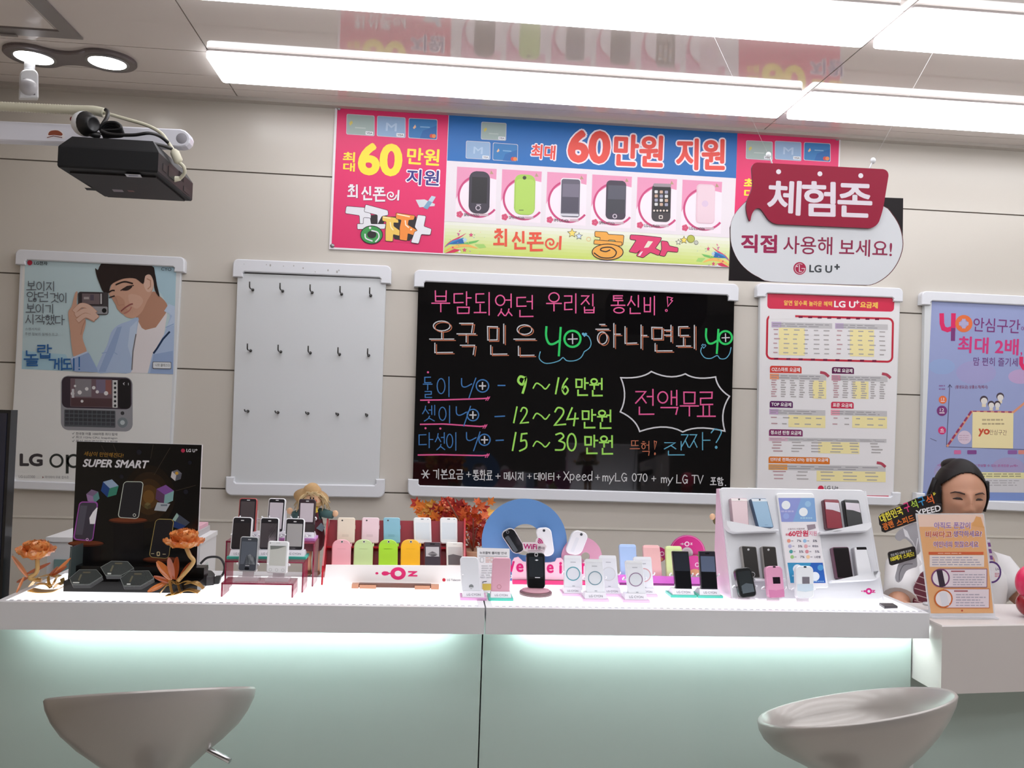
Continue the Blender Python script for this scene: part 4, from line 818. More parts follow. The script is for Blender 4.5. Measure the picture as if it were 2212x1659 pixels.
# ================================================================== PROJECTOR ON ITS ARM
PJ = mat((25, 26, 29), rough=.5, spec=.3); PJ2 = mat((44, 41, 43), rough=.5, spec=.3); C1 = lambda x, y, yy: onY(x*.334539, y*.334539, yy)
Y0 = 1.95; zb_ = C1(700, 1098, Y0).z; zt_ = C1(700, 955, Y0).z; x0_ = C1(378, 1085, Y0).x; x1_ = C1(1015, 1100, Y0).x; Y1 = 2.215
t = thing('projector', 'black projector mounted under the white wall arm', 'projector', ((x0_+x1_)/2, (Y0+Y1)/2, zb_))
ch = .03
def rg(z, e, yb=0): return [Vector((x0_+e, Y0+e+yb, z)), Vector((x1_-e, Y0+e+yb, z)), Vector((x1_-e, Y1-e, z)), Vector((x0_+e, Y1-e, z))]
b = MB(); b.loft([rg(zb_, .0), rg(zb_+.004, -.002), rg(zt_-.004, -.002), rg(zt_, 0), rg(zt_+.026, .018)], PJ, True, True, False); b.build('body', t)
b = MB(); b.box((x0_+.012, Y0+.03, zb_-.004), (x1_-.012, Y1-.012, zb_), PJ2); b.build('bottom_cover', t)
A = Art((0, 0, zb_-.004), (0, 0, -1)); A.crop(0, 0, .334539); A.poly([(805, 1123), (905, 1127), (918, 1147), (820, 1142)], (206, 208, 216), 1); A.poly([(828, 1130), (890, 1133), (896, 1139), (834, 1136)], (120, 122, 150), 2)
A.poly([(545, 1212), (620, 1216), (632, 1232), (560, 1228)], (16, 16, 18), 1); A.poly([(722, 1222), (790, 1226), (800, 1240), (735, 1238)], (150, 140, 150), 1); A.poly([(820, 1228), (860, 1230), (872, 1240), (832, 1238)], (120, 80, 80), 1)
A.build('bottom_label', t)
b = MB(); b.box((x1_+.0005, Y0+.07, zb_+.012), (x1_+.003, Y0+.13, zb_+.035), mat((14, 14, 16))); b.box((x1_+.0005, Y0+.19, zb_+.008), (x1_+.003, Y0+.24, zb_+.02), mat((14, 14, 16)))
b.box((x1_+.0005, Y0+.03, zb_+.014), (x1_+.003, Y0+.055, zb_+.03), mat((14, 14, 16))); b.build('port', t)
b = MB()
for i in range(9): b.box((x1_+.0005, Y0+.15+i*.0045, zb_+.028), (x1_+.003, Y0+.152+i*.0045, zb_+.046), mat((20, 20, 22)))
b.build('vent', t)
YA = 2.12
ta = thing('mounting_arm', 'white metal wall arm reaching in from the left above the projector', 'bracket', (C1(600, 850, YA)).to_tuple())
o_ = [(-1672, 702), (0, 779), (1165, 832), (1195, 842), (1220, 865), (1230, 892), (1222, 922), (1200, 942), (1165, 948), (0, 906), (-1672, 846)]
body_px([(x*.334539, y*.334539) for x, y in o_], (0, YA, 0), NB, .03, mat((222, 222, 232), rough=.35), bev=.003).build('bar', ta)
pw_ = C1(-1700, 772, YA+.015); MB().box((XL+.0005, YA-.03, pw_.z-.06), (XL+.012, YA+.06, pw_.z+.06), mat((222, 222, 232), rough=.35)).build('wall_plate', ta)
p = C1(1172, 893, YA-.0006); MB().lathe([(.0, 0), (.0125, 0), (.0135, -.001)], p, mat((150, 148, 156), rough=.5), 20, axis=NB).build('end_hole', ta)
A = Art((0, YA-.0004, 0), NB); A.crop(0, 0, .334539); A.poly(curve([(300, 890), (312, 850), (340, 836), (380, 840), (408, 855), (420, 895), (390, 893), (350, 890), (330, 893)], 4, True), (230, 226, 230), 1); A.poly(curve([(312, 872), (325, 846), (372, 842), (402, 862), (396, 876), (350, 872)], 4, True), (142, 74, 54), 2); A.line([(305, 888), (345, 878), (400, 888)], 5, (110, 62, 62), 3); A.build('sticker', ta)
q0 = C1(620, 860, YA+.015); b = MB(); b.tube([(q0.x, q0.y, q0.z-.03), (q0.x, q0.y, zt_+.02)], .018, WHITE_PL, 12); b.build('drop_mount', ta)
# cable duct
DU = mat((212, 208, 186), rough=.5)
td = thing('cable_duct', 'beige ribbed cable duct running above the white arm', 'cable', C1(330, 700, 2.10).to_tuple())
pts = [C1(x, y, 2.10) for x, y in ((-1692, 613), (-900, 650), (-300, 678), (-100, 684), (100, 692), (300, 702), (480, 710), (600, 714), (670, 728))]
cv = curve([tuple(p) for p in pts], 22); MB().tube(cv, [.0095+(.0022 if i % 2 else 0) for i in range(len(cv))], DU, 12).build('ribbed_tube', td)
MB().tube(curve([tuple(C1(x, y, yy)) for x, y, yy in ((670, 728, 2.1), (800, 765, 2.09), (950, 810, 2.08), (1040, 860, 2.07), (1085, 920, 2.06), (1120, 970, 2.05))], 8), .0042, DU, 10).build('cable', td)
MB().tube([C1(1120, 968, 2.05), C1(1128, 985, 2.05), C1(1152, 1040, 2.05), C1(1160, 1052, 2.05)], [.006, .0105, .0105, .006], DU, 14).build('ferrite', td)
MB().tube(curve([tuple(C1(x, y, yy)) for x, y, yy in ((1160, 1050, 2.05), (1188, 1080, 2.05), (1190, 1120, 2.06), (1160, 1155, 2.07))], 8), .004, DU, 10).build('cable', td)
MB().tube([C1(1165, 1152, 2.07), C1(1130, 1156, 2.07), C1(1120, 1156, 2.07), C1(1062, 1152, 2.07)], [.005, .007, .0095, .0095], DU, 12).build('plug', td)
BC = mat((26, 26, 28), rough=.4)
tw = thing('webcam', 'white ball webcam with black face sitting on top of the projector', 'camera', C1(560, 860, 2.03).to_tuple())
cw = C1(545, 800, 2.03); MB().ball(cw, .0285, WHITE_PL, 20, 12).build('shell', tw)
ax_ = Vector((.86, -.48, -.12)).normalized(); MB().lathe([(.0284, .0075), (.0262, .0145), (.021, .0222), (.018, .0295), (.015, .031), (.013, .0292), (.0, .029)], cw, BC, 20, axis=ax_).build('face', tw)
MB().ball(C1(468, 770, 2.02), .006, mat((120, 40, 50)), 8, 6).build('button', tw)
MB().tube(curve([tuple(C1(x, y, yy)) for x, y, yy in ((560, 850, 2.03), (600, 868, 2.03), (640, 872, 2.04))], 4), .007, BC, 8).build('foot', tw)
tk = thing('black_cable', 'bundle of black cables looped on top of the projector', 'cable', C1(700, 850, 2.05).to_tuple())
b = MB()
for i in range(5): b.tube(curve([tuple(C1(x+i*4, y+i*11, 2.04+i*.004)) for x, y in ((640, 830), (680, 795), (740, 790), (778, 812), (770, 835), (700, 840), (650, 842))], 6), .0035, BC, 8)
b.build('coil', tk)
MB().tube(curve([tuple(C1(x, y, yy)) for x, y, yy in ((640, 835, 2.04), (690, 760, 2.06), (695, 722, 2.085), (680, 708, 2.09))], 6), .0045, BC, 8).build('lead', tk)
MB().tube(curve([tuple(C1(x, y, yy)) for x, y, yy in ((650, 845, 2.0), (720, 868, 2.0), (860, 872, 2.0), (960, 860, 2.0), (1030, 878, 2.03), (1085, 920, 2.05))], 6), .004, BC, 8).build('lead', tk)
MB().tube(curve([tuple(C1(x, y, yy)) for x, y, yy in ((770, 942, 1.97), (820, 928, 1.97), (960, 925, 1.98), (1050, 940, 2.02), (1110, 962, 2.05))], 6), .004, BC, 8).build('lead', tk)
MB().tube([C1(760, 943, 1.968), C1(780, 942, 1.968), C1(850, 940, 1.968), C1(870, 936, 1.968)], [.004, .007, .007, .004], BC, 8).build('plug', tk)
# ================================================================== MOTION SENSOR
YP = 2.86
t = thing('motion_sensor', 'small white motion sensor with a dome hanging below the twin spotlight', 'sensor', C1(185, 635, YP).to_tuple())
A3 = [(x*.334539, y*.334539) for x, y in rrect([(128, 445), (248, 445), (250, 632), (122, 630)], [40, 40, 8, 8])]
pS, nS = C1(185, 540, YP), Vector((.44, -.88, -.08)).normalized()
body_px(A3, pS, nS, .040, WHITE_PL, bev=.004).build('case', t)
p = onP(182*.334539, 562*.334539, pS, nS); MB().ball(p, (.027, .021, .027), mat((200, 200, 206), rough=.3), 18, 10).build('dome', t)
A = Art(pS, nS); A.crop(0, 0, .334539); A.rect(200, 604, 228, 614, (120, 116, 120), 2); A.rect(148, 506, 196, 510, (186, 186, 190), 2); A.build('mark', t)
q = C1(190, 450, YP+.03); b = MB(); b.tube([q, (q.x, q.y, ZC)], .016, WHITE_PL, 12); b.build('stem', t)
# ================================================================== COUNTER DISPLAYS
def phone(label, q, plane, t, col, r=6, feats=(), group=None, rough=.25, name='phone', lift=0.0, side=None, cat='phone'):
    """q: tl,tr,br,bl in photo pixels; the phone lies on the given leaning plane, thickness t behind it"""
    p0, n = Vector(plane[0]), Vector(plane[1]); p0 = p0+n*lift
    if len(q) == 6:
        x0b, x1b, yb, x0t, x1t, yt = q; s_ = .02; q = [(x0t, yt), (x1t, yt+s_*(x1t-x0t)), (x1b, yb+s_*(x1b-x0b)), (x0b, yb)]
    bot = (onP(*q[2], p0, n)+onP(*q[3], p0, n))/2
    root = thing(name, label, cat, bot.to_tuple(), group)
    body_px(rrect(q, r), p0, n, t, mat(col, rough=rough, coat=.3), mat(side, rough=rough) if side else None, bev=min(.0016, t*.2)).build('body', root)
    U = lambda u, v: tuple((Vector(q[0])*(1-u)+Vector(q[1])*u)*(1-v)+(Vector(q[3])*(1-u)+Vector(q[2])*u)*v)
    for ft in feats:
        A = Art(p0, n); A.rough = .12; A.spec = .5; k, part = ft[0], ft[1]
        if k == 'rr': u0, v0, u1, v1, rr_, c_ = ft[2:8]; A.poly(rrect([U(u0, v0), U(u1, v0), U(u1, v1), U(u0, v1)], rr_), c_, ft[8] if len(ft) > 8 else 1)
        elif k == 'disc': (u, v), rd, c_ = U(ft[2], ft[3]), ft[4], ft[5]; A.disc(u, v, rd, c_, ft[6] if len(ft) > 6 else 2)
        elif k == 'ring': (u, v) = U(ft[2], ft[3]); A.ring(u, v, ft[4], ft[5], ft[6], 2)
        elif k == 'txt': a_, b_ = U(ft[3], ft[4]), U(ft[5], ft[4]); A.text(ft[2], a_[0], a_[1], b_[0], b_[1], ft[6], ft[7], 3, bold=.02)
        elif k == 'poly': A.poly([U(u, v) for u, v in ft[2]], ft[3], 2)
        A.build(part, root)
    return root
WPL = mat((226, 224, 232), rough=.3)
def dock(label, x0, x1, yb, base_c, z=ZT, deg=14, txt=True, group='branded phone docks', yaw=0):
    """moulded phone dock; x0..x1, yb is its front bottom edge in the photo; returns the plane the phone leans on"""
    a, b_ = onZ(x0, yb, z), onZ(x1, yb+.01*(x1-x0), z); w = (b_-a).length; c = (a+b_)/2
    t = thing('phone_dock', label, 'phone stand', (c.x, c.y+.025, z), group)
    M = Matrix.Translation(c) @ Matrix.Rotation(math.radians(yaw), 4, 'Z')
    T = lambda x, y, zz: M @ Vector((x, y, zz))
    h = w/2
    def slabp(pts, z0, z1, m, nm, par=t, ins=0.0):
        bt = [T(x, y, z0) for x, y in pts]; tp = [T(x*(1-ins/h), y, z1) for x, y in pts]
        o = MB().plate(tp, bt, m, bev=.0008); return o.build(nm, par)
    bs = slabp([(-h, 0), (h, 0), (h, .05), (-h, .05)], 0, .006, mat(base_c, rough=.35), 'base')
    k = h*.84
    fr = [T(-k, .003, .0062), T(k, .003, .0062), T(k*.93, .010, .018), T(-k*.93, .010, .018)]
    bk = [T(-k, .046, .0062), T(k, .046, .0062), T(k*.93, .030, .018), T(-k*.93, .030, .018)]
    bd = MB().plate(fr, bk, WPL); bd.build('body', t)
    n = Vector((0, -math.cos(math.radians(30)), math.sin(math.radians(30)))); n = (M.to_3x3() @ n).normalized()
    if txt:
        A = Art(T(0, .0028, .0062), n); v, f = text_mesh('LG CYON', 0.0); bx = max(p[0] for p in v); s_ = k*1.25/bx
        d = (T(k*.93, .010, .018)-T(k, .003, .0062)).normalized(); d = (T(0, .010, .018)-T(0, .003, .0062)).normalized()
        nn = (M.to_3x3() @ Vector((1, 0, 0))).cross(d).normalized()
        mb = MB()
        for o in ((0, 0), (.0002, 0), (0, .0002)): mb.add([T(p[0]*s_-k*.62+o[0], .003, .0062)+d*(p[1]*s_+.0035+o[1])+nn*(.0003+o[0]*.2+o[1]*.3) for p in v], f, mat((128, 128, 140)))
        mb.build('lettering', t)
    al = math.radians(deg); up_ = Vector((0, math.sin(al), math.cos(al))); nb = Vector((0, -math.cos(al), math.sin(al)))
    p0 = T(0, .012, .0185); R3 = M.to_3x3(); up_, nb = R3 @ up_, R3 @ nb
    ex = R3 @ Vector((1, 0, 0)); f4 = lambda sx, su, d: p0+ex*sx+up_*su-nb*d
    MB().plate([f4(-k*.55, 0, .013), f4(k*.55, 0, .013), f4(k*.45, .05, .013), f4(-k*.45, .05, .013)], [f4(-k*.55, 0, .017), f4(k*.55, 0, .017), f4(k*.45, .05, .017), f4(-k*.45, .05, .017)], WPL).build('back_support', t)
    for sx in (-1, 1):
        MB().tube([f4(sx*k*.5, .03, .015), f4(sx*k*1.0, .03, .013), f4(sx*k*1.06, .032, .006), f4(sx*k*1.0, .034, -.002)], .0016, mat((240, 240, 244), rough=.2), 8).build('clip', t)
    return p0, nb
TEAL, ROSE, VIO = (70, 186, 168), (216, 158, 204), (206, 150, 214)
DSCR, GSCR = (34, 34, 38), (176, 172, 176)
BLK = (24, 25, 28)
# ---------------------------------------------------------------- docks along the front, middle of the counter
pl = dock('phone dock with pink base holding the white phone beside the counter joint', 994, 1051, 1297, ROSE)
phone('white phone with a grey dot standing on a pink based dock', (998, 1040, 1281, 993.5, 1033, 1202), pl, .011, (226, 228, 234), 7, [('disc', 'badge', .5, .82, 5, (132, 136, 138)), ('rr', 'badge_lower', .38, .84, .62, .87, 1, (216, 218, 222), 3)])
pl = dock('phone dock with turquoise base holding the pink phone', 1055.5, 1109, 1298, TEAL)
phone('rose pink phone standing on a turquoise based dock', (1060.5, 1101, 1281, 1064.5, 1104, 1204), pl, .011, (222, 168, 186), 6, [('ring', 'badge', .42, .82, 3.5, 5, (196, 140, 150))])
white_px = [('A', (1218.5, 1259, 1275, 1218.5, 1256, 1200), (1215, 1260, 1288), (84, 160, 172), 'white slim phone with a turquoise ring, leftmost of the ringed phones'),
            ('C', (1296, 1337, 1276, 1295, 1331, 1200), (1300, 1346, 1289), (214, 216, 220), 'white slim phone with a white ring, behind the blue grey ringed one'),
            ('E', (1374, 1413, 1278, 1369, 1407, 1203), (1372, 1421, 1290), (222, 168, 172), 'white slim phone with a pink ring behind the mauve ringed one'),
            ('B', (1267, 1308, 1286, 1264, 1302, 1208), (1259, 1316, 1300), (126, 158, 172), 'white slim phone with a blue grey ring in the front of the ringed phones'),
            ('D', (1358, 1396, 1289, 1351, 1388, 1211), (1346, 1404, 1302), (158, 134, 162), 'white slim phone with a mauve ring, rightmost of the front ringed phones')]
for k, q, d, rc, lab_ in white_px:
    pl = dock('pink based phone dock under the '+lab_.split(',')[0].split(' in the')[0].split(' behind')[0], d[0], d[1], d[2], (222, 182, 214))
    phone(lab_, q, pl, .010, (232, 234, 240), 3, [('ring', 'touch_ring', .5, .52, 13.2, 15.2, rc), ('disc', 'ring_centre', .5, .52, 13, (222, 226, 232), 1), ('rr', 'logo', .36, .175, .66, .2, .4, (190, 192, 200), 2), ('rr', 'hinge', .02, -.01, .98, .075, 2, (238, 240, 244), 2), ('rr', 'key_mark', .44, .86, .58, .885, .5, (176, 180, 190), 2)], 'white ringed phones')
pl = dock('turquoise based phone dock left of the pair of black slab phones', 1449.5, 1505, 1291, TEAL)
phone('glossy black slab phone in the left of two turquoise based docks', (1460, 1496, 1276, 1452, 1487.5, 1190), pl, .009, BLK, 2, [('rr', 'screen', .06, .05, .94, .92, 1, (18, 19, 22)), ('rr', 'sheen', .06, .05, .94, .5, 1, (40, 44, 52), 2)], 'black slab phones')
pl = dock('turquoise based phone dock right of the pair of black slab phones', 1508, 1562, 1292, TEAL)
phone('black slab phone with a painted grey blue sheen in the right turquoise based dock', (1515, 1551, 1276, 1510, 1545, 1190), pl, .009, (38, 34, 44), 2, [('rr', 'screen', .06, .13, .94, .93, 1, (20, 21, 25)), ('rr', 'sheen', .07, .13, .93, .52, 1, (88, 98, 120), 2), ('rr', 'earpiece', .38, .05, .62, .07, .5, (14, 14, 16), 3)], 'black slab phones')  # grey blue upper half is a reflection painted over the dark screen
# black phone on its round foot with the wireless card
t = thing('round_stand', 'brown round foot with a pink clear disc under the black phone', 'phone stand', onZ(1157, 1282, ZT).to_tuple())
c = onZ(1157, 1283, ZT); R_ = 35.5*pxs(c)
b = MB(); b.lathe([(0, 0), (R_, 0), (R_, .005), (R_*.95, .007), (0, .007)], c, mat((112, 84, 88), rough=.35), 30); b.build('foot', t)
b = MB(); b.lathe([(0, .0072), (R_*.86, .0072), (R_*.84, .010), (R_*.4, .013), (0, .013)], c, mat((230, 176, 190), rough=.1, alpha=.6), 30); b.build('disc', t)
al = math.radians(10); nb = Vector((0, -math.cos(al), math.sin(al))); p0 = c+Vector((0, -.002, .0135))
phone('black clamshell phone standing upright on a round brown foot', (1139, 1178, 1271, 1137, 1177, 1193), (p0, nb), .013, (22, 24, 26), 8, [('rr', 'screen', .12, .12, .9, .68, 3, (40, 44, 48)), ('rr', 'camera_lens', .44, .01, .62, .11, 2, (196, 194, 196)), ('rr', 'lens_glass', .47, .03, .59, .09, 1, (24, 24, 26), 2), ('poly', 'logo', [(.45, .21), (.55, .19), (.65, .21), (.55, .235)], (220, 222, 226)), ('rr', 'brand_mark', .44, .685, .72, .705, .4, (216, 216, 220), 3), ('rr', 'lower_face', .06, .74, .96, .97, 4, (16, 17, 19))])
pw = (p0+Vector((0, .020, 0)), nb)
t = thing('wireless_card', 'die cut white card with a magenta wireless sign above the black phone', 'sign', onP(1155, 1193, *pw).to_tuple())
wo = rrect([(1128, 1171), (1157, 1171), (1158, 1163), (1172, 1160), (1175, 1173), (1181, 1180), (1178, 1191), (1133, 1192)], [3, 1, 3, 5])
wo2 = rrect([(1128, 1171), (1157, 1171), (1158, 1163), (1172, 1160), (1175, 1173), (1181, 1180), (1176, 1192), (1170, 1215), (1148, 1215), (1140, 1192), (1131, 1190)], [3, 1, 3, 5])
body_px(wo2, pw[0], pw[1], .0015, mat((240, 226, 232), rough=.4)).build('card', t)
A = Art(*pw); WP = (196, 36, 122); A.text('WiFi', 1130.5, 1186, 1160, 1187, 11.5, WP, 2, bold=.03)
for r in (5, 8.5, 12): A.ring(1160, 1175, r-1.2, r+1.2, WP, 2, a0=-75, a1=-5, n=10)
A.text('폰', 1162, 1187, 1169, 1187, 7, (110, 90, 100), 2, bold=.02); A.text('다운', 1169.5, 1187, 1177, 1187, 6, (150, 130, 140), 2, bold=.02); A.rect(1140, 1189, 1172, 1190, (190, 150, 165), 2)
A.build('sign_lettering', t)
# ---------------------------------------------------------------- acrylic ring display behind
BY = onZ(1160, 1262, ZT).y
t = thing('ring_display', 'frosted acrylic display of a blue ring, pink ring and magenta letters', 'display', onZ(1200, 1262, ZT).to_tuple())
YR = BY+.03
def ringplate(cx, cy, r, hx_, hy_, hr, y, m, nm, zmin=ZT):
    o = [onY(*p, y) for p in ell(cx, cy, r, n=48)]; i_ = [onY(*p, y) for p in ell(hx_, hy_, hr, n=48)]
    for q in o+i_: q.z = max(q.z, zmin+.0005)
    b = MB(); k = 48; B_ = Vector((0, .005, 0)); v = o+i_+[p+B_ for p in o]+[p+B_ for p in i_]; f = []
    for j in range(k):
        a_, c_ = j, (j+1) % k
        f += [(a_, c_, k+c_, k+a_), (2*k+a_, 3*k+a_, 3*k+c_, 2*k+c_), (a_, 2*k+a_, 2*k+c_, c_), (k+a_, k+c_, 3*k+c_, 3*k+a_)]
    b.add(v, f, m); return b.build(nm, t)
ringplate(1132.5, 1169.5, 92, 1135, 1166, 34, YR, mat((104, 150, 208), rough=.35, alpha=.93), 'blue_ring')
ringplate(1256.5, 1204, 44, 1265, 1202, 9, YR-.008, mat((220, 160, 186), rough=.35, alpha=.85), 'pink_ring')
lp = [(1106, 1262), (1106, 1213), (1111, 1205), (1120, 1203), (1130, 1213), (1150, 1216), (1190, 1215), (1199, 1213), (1203, 1206), (1212, 1205), (1218, 1212), (1220, 1222), (1250, 1224), (1262, 1214), (1275, 1216), (1285, 1226), (1285, 1265)]
p_, n_ = lean(1200, 1262, ZT, 4)
body_px([(x, min(y, 1252)) for x, y in lp], p_, n_, .006, mat((240, 196, 212), rough=.3, alpha=.95)).build('letter_plate', t)
MGT = (206, 30, 110)
for ch, a_ in (('W', (1088, 1236, 1112, 1236, 24)), ('e', (1115, 1236, 1131, 1236, 19)), ('e', (1181, 1238, 1196, 1238, 19)), ('i', (1208, 1239, 1214, 1239, 25)), ('n', (1255, 1240, 1270, 1240, 24))):
    A = Art(p_, n_); A.text(ch, *a_, MGT, 2, bold=.04); A.build('letter', t)
body_px([(1107, 1253), (1287, 1256), (1287, 1267), (1107, 1263)], p_+Vector((0, -.006, 0)), n_, .018, mat((222, 50, 116), rough=.3)).build('base_bar', t)
PR = (p_+Vector((0, -.004, 0)), n_)
phone('black clamshell phone tilted left on the ring display', [(1080, 1152), (1107, 1137), (1137, 1187), (1112, 1200)], PR, .014, (26, 28, 32), 11, [('disc', 'camera_lens', .5, .1, 3.4, (110, 112, 118)), ('disc', 'lens_glass', .5, .1, 2, (16, 16, 18), 3), ('rr', 'gloss_band', .12, .22, .42, .9, 2, (84, 88, 94))], 'clamshell phones on the ring display', side=(196, 190, 194))
phone('white clamshell phone upright in the middle of the ring display', [(1156.5, 1141), (1190, 1139), (1198.5, 1199), (1172, 1204)], PR, .014, (236, 236, 240), 11, [('disc', 'camera_lens', .52, .1, 2.8, (60, 62, 68))], 'clamshell phones on the ring display')
phone('white clamshell phone tilted right above the turquoise ringed phone', [(1240, 1143), (1273, 1153), (1254, 1201), (1219.5, 1195)], PR, .014, (236, 236, 240), 12, [('disc', 'camera_lens', .55, .12, 3, (80, 82, 86)), ('rr', 'face_ridge', .3, .28, .52, .9, 2, (226, 228, 234))], 'clamshell phones on the ring display')
# brochure
pb = lean(1066, 1282, ZT, 12)
t = thing('brochure', 'white printed leaflet standing behind the white and pink phones', 'leaflet', onP(1066, 1282, *pb).to_tuple())
body_px([(1030.5, 1183), (1101, 1185), (1100, 1281), (1032, 1279)], pb[0], pb[1], .0012, mat((232, 232, 234), rough=.4)).build('sheet', t)
A = Art(*pb); A.text('뉴초콜릿 롤리팝 안내', 1036, 1197, 1094, 1198, 6, (120, 122, 126), 2, bold=.02); A.line([(1035, 1201), (1096, 1202)], 1, (150, 150, 154), 2); A.rr(1037, 1204, 1045, 1215, 2, (180, 182, 186), 2); A.rr(1038, 1205, 1044, 1214, 2, (232, 232, 234), 3)
A.bars(1049, 1203, 1096, 1216, 3, (222, 172, 160), 3, 4, .4, 4); A.bars(1040, 1220, 1080, 1250, 6, (190, 190, 194), 3, 3, .35, 5); A.rect(1042, 1261, 1062, 1275, (216, 190, 90), 3); A.line([(1043, 1260), (1043, 1257), (1051, 1256)], 1.4, (60, 60, 64), 3)
A.build('print', t)
# ---------------------------------------------------------------- magenta stand with pastel phones and discs
pm = lean(1425, 1263, ZT, 12)
t = thing('magenta_stand', 'magenta acrylic stand behind the pastel phones', 'phone stand', onP(1425, 1263, *pm).to_tuple())
MAG = mat((216, 110, 206), rough=.15, alpha=.85)
body_px([(1336, 1241), (1513, 1247), (1513, 1262), (1336, 1259)], pm[0]+pm[1]*.012, pm[1], .022, MAG).build('front_lip', t)
q0, q1 = onP(1336, 1264, *pm), onP(1514, 1267, *pm); MB().box((q0.x, q0.y-.012, ZT), (q1.x, q0.y+.045, ZT+.004), mat((120, 24, 110), rough=.2)).build('base', t)
for lab_, q, c_ in (('pastel blue phone seen from the back in the magenta stand', (1342, 1377, 1250, 1337.5, 1374, 1175), (168, 194, 232)), ('salmon pink phone seen from the back in the magenta stand', (1393, 1431, 1246, 1389, 1425, 1177), (232, 182, 180)), ('pale lime phone seen from the back in the magenta stand', (1441, 1478, 1250, 1438, 1473, 1179), (214, 230, 164))):
    phone(lab_, q, pm, .011, c_, 5, [('rr', 'top_strip', .04, .02, .96, .09, 2, tuple(min(250, v+14) for v in c_)), ('rr', 'side_key', 1.0, .3, 1.03, .42, .5, tuple(int(v*.85) for v in c_))], 'pastel phones in the magenta stand')
ps = (pm[0]+Vector((0, .05, 0)), Vector((0, -1, 0)))
t = thing('disc_sign', 'round magenta disc sign with a ring logo behind the black slab phones', 'sign', onP(1485, 1250, *ps).to_tuple())
body_px(ell(1485, 1195, 39, n=40), ps[0], ps[1], .004, mat((206, 34, 130), rough=.3), mat((170, 100, 150))).build('disc', t)
A = Art(*ps); A.ring(1485, 1194, 36, 37, (232, 150, 200), 1); A.ring(1484, 1175, 3, 5.4, (246, 214, 232), 2); A.disc(1474, 1175, 2.2, (246, 214, 232), 2); A.line([(1474, 1175), (1480, 1175)], 1.5, (246, 214, 232), 2); A.text('z', 1491, 1177, 1496, 1177, 4.5, (246, 214, 232), 2, bold=.04); A.disc(1470, 1175, .8, (246, 214, 232), 2)
A.disc(1484, 1195, 13, (206, 196, 200), 2); A.disc(1484, 1195, 9, (186, 176, 182), 3); A.rect(1494, 1199, 1510, 1203, (120, 180, 80), 3); A.build('disc_print', t)
for lab_, cx, cy, r, c_ in (('small magenta disc sign under the ring logo disc', 1500, 1222, 22, (214, 60, 150)), ('small magenta and tan disc sign behind the salmon phone', 1424, 1198, 16, (190, 40, 120))):
    pz = (ps[0]+Vector((0, -.01 if cx > 1490 else .01, 0)), ps[1]); o = thing('small_disc', lab_, 'sign', onP(cx, cy+r, *pz).to_tuple(), 'small discs')
    body_px(ell(cx, cy, r, n=30), pz[0], pz[1], .004, mat(c_, rough=.3)).build('disc', o)
    A = Art(*pz); A.ring(cx+6, cy-2, 3, 5, (240, 200, 224), 2); A.disc(cx+1, cy+r*.62, r*.5, (222, 160, 120), 2, ry=r*.3); A.build('disc_print', o)
# ---------------------------------------------------------------- OZ rack
RB = mat((150, 28, 44), rough=.3); RB2 = mat((184, 34, 48), rough=.2, coat=.3)
pf = lean(850, 1266, ZT, 6); al = math.radians(18); nb = Vector((0, -math.cos(al), math.sin(al))); pbk = (pf[0]+Vector((0, .062, 0)), nb)
t = thing('phone_rack', 'red stepped phone rack with a white logo front', 'rack', (pf[0]+Vector((0, .03, 0))).to_tuple())
body_px([(712, 1123), (1002, 1126), (1011, 1236), (701, 1234)], pbk[0], pbk[1], .006, RB, RB2).build('back_panel', t)
body_px([(704, 1220), (1000, 1222), (997, 1262), (699.5, 1259)], pf[0], pf[1], .006, mat((236, 232, 230), rough=.35), bev=.001).build('front_panel', t)
for xa, xb, xt in ((697, 703, 711), (1000, 1005, 1002)):
    f0, f1 = onP(xa, 1266, *pf), onP(xa+4, 1222, *pf); b1 = onP(xt, 1119, *pbk); b0 = Vector((b1.x, pbk[0].y+.02, ZT)); f0.z = ZT
    pr = [Vector((f0.x, p.y, p.z)) for p in (f0, f1, b1+Vector((0, -.012, 0)), b1, b0)]; dx_ = -.004 if xa < 800 else .004
    top_dx = b1.x-f0.x
    pr2 = [p+Vector(((top_dx if i in (2, 3) else 0), 0, 0)) for i, p in enumerate(pr)]
    MB().plate(pr2, [p+Vector((dx_, 0, 0)) for p in pr2], RB2).build('side_panel', t)
for l_, y0 in ((.016, 1182), (.034, 1230)):
    a_, b_ = onP(708, y0, pbk[0]+nb*l_*.0, nb), onP(1000, y0+3, pbk[0], nb); MB().plate([a_+nb*.018, b_+nb*.018, b_+nb*.018+Vector((0, 0, -.004)), a_+nb*.018+Vector((0, 0, -.004))], [a_, b_, b_+Vector((0, 0, -.004)), a_+Vector((0, 0, -.004))], RB2).build('shelf', t)
A = Art(*pf); A.crop(680, 1040, .180832); OZ = (222, 44, 112)
A.ring(995, 1100, 42, 92, OZ, 2, ky=.82, n=36); A.disc(838, 1099, 40, OZ, 2, ry=26); A.poly(curve([(860, 1075), (900, 1092), (950, 1050), (950, 1150), (900, 1106), (860, 1122)], 4, True), OZ, 2); A.disc(742, 1097, 18, OZ, 2, ry=14)
A.text('z', 1110, 1134, 1226, 1136, 64, OZ, 2, bold=.05); A.disc(1543, 1176, 20, (190, 40, 60), 2); A.text('LG Telecom', 1580, 1188, 1740, 1190, 24, (120, 120, 126), 2, bold=.02)
A.build('logo', t)
PLo, PUp = (pbk[0]+nb*.030, nb), (pbk[0]+nb*.014, nb)
C2 = lambda x0, y0, x1, y1, d=0: [(680+(x0+d)*.180832, 1040+y0*.180832), (680+(x1+d)*.180832, 1040+(y0+3)*.180832), (680+x1*.180832, 1040+(y1+3)*.180832), (680+x0*.180832, 1040+y1*.180832)]
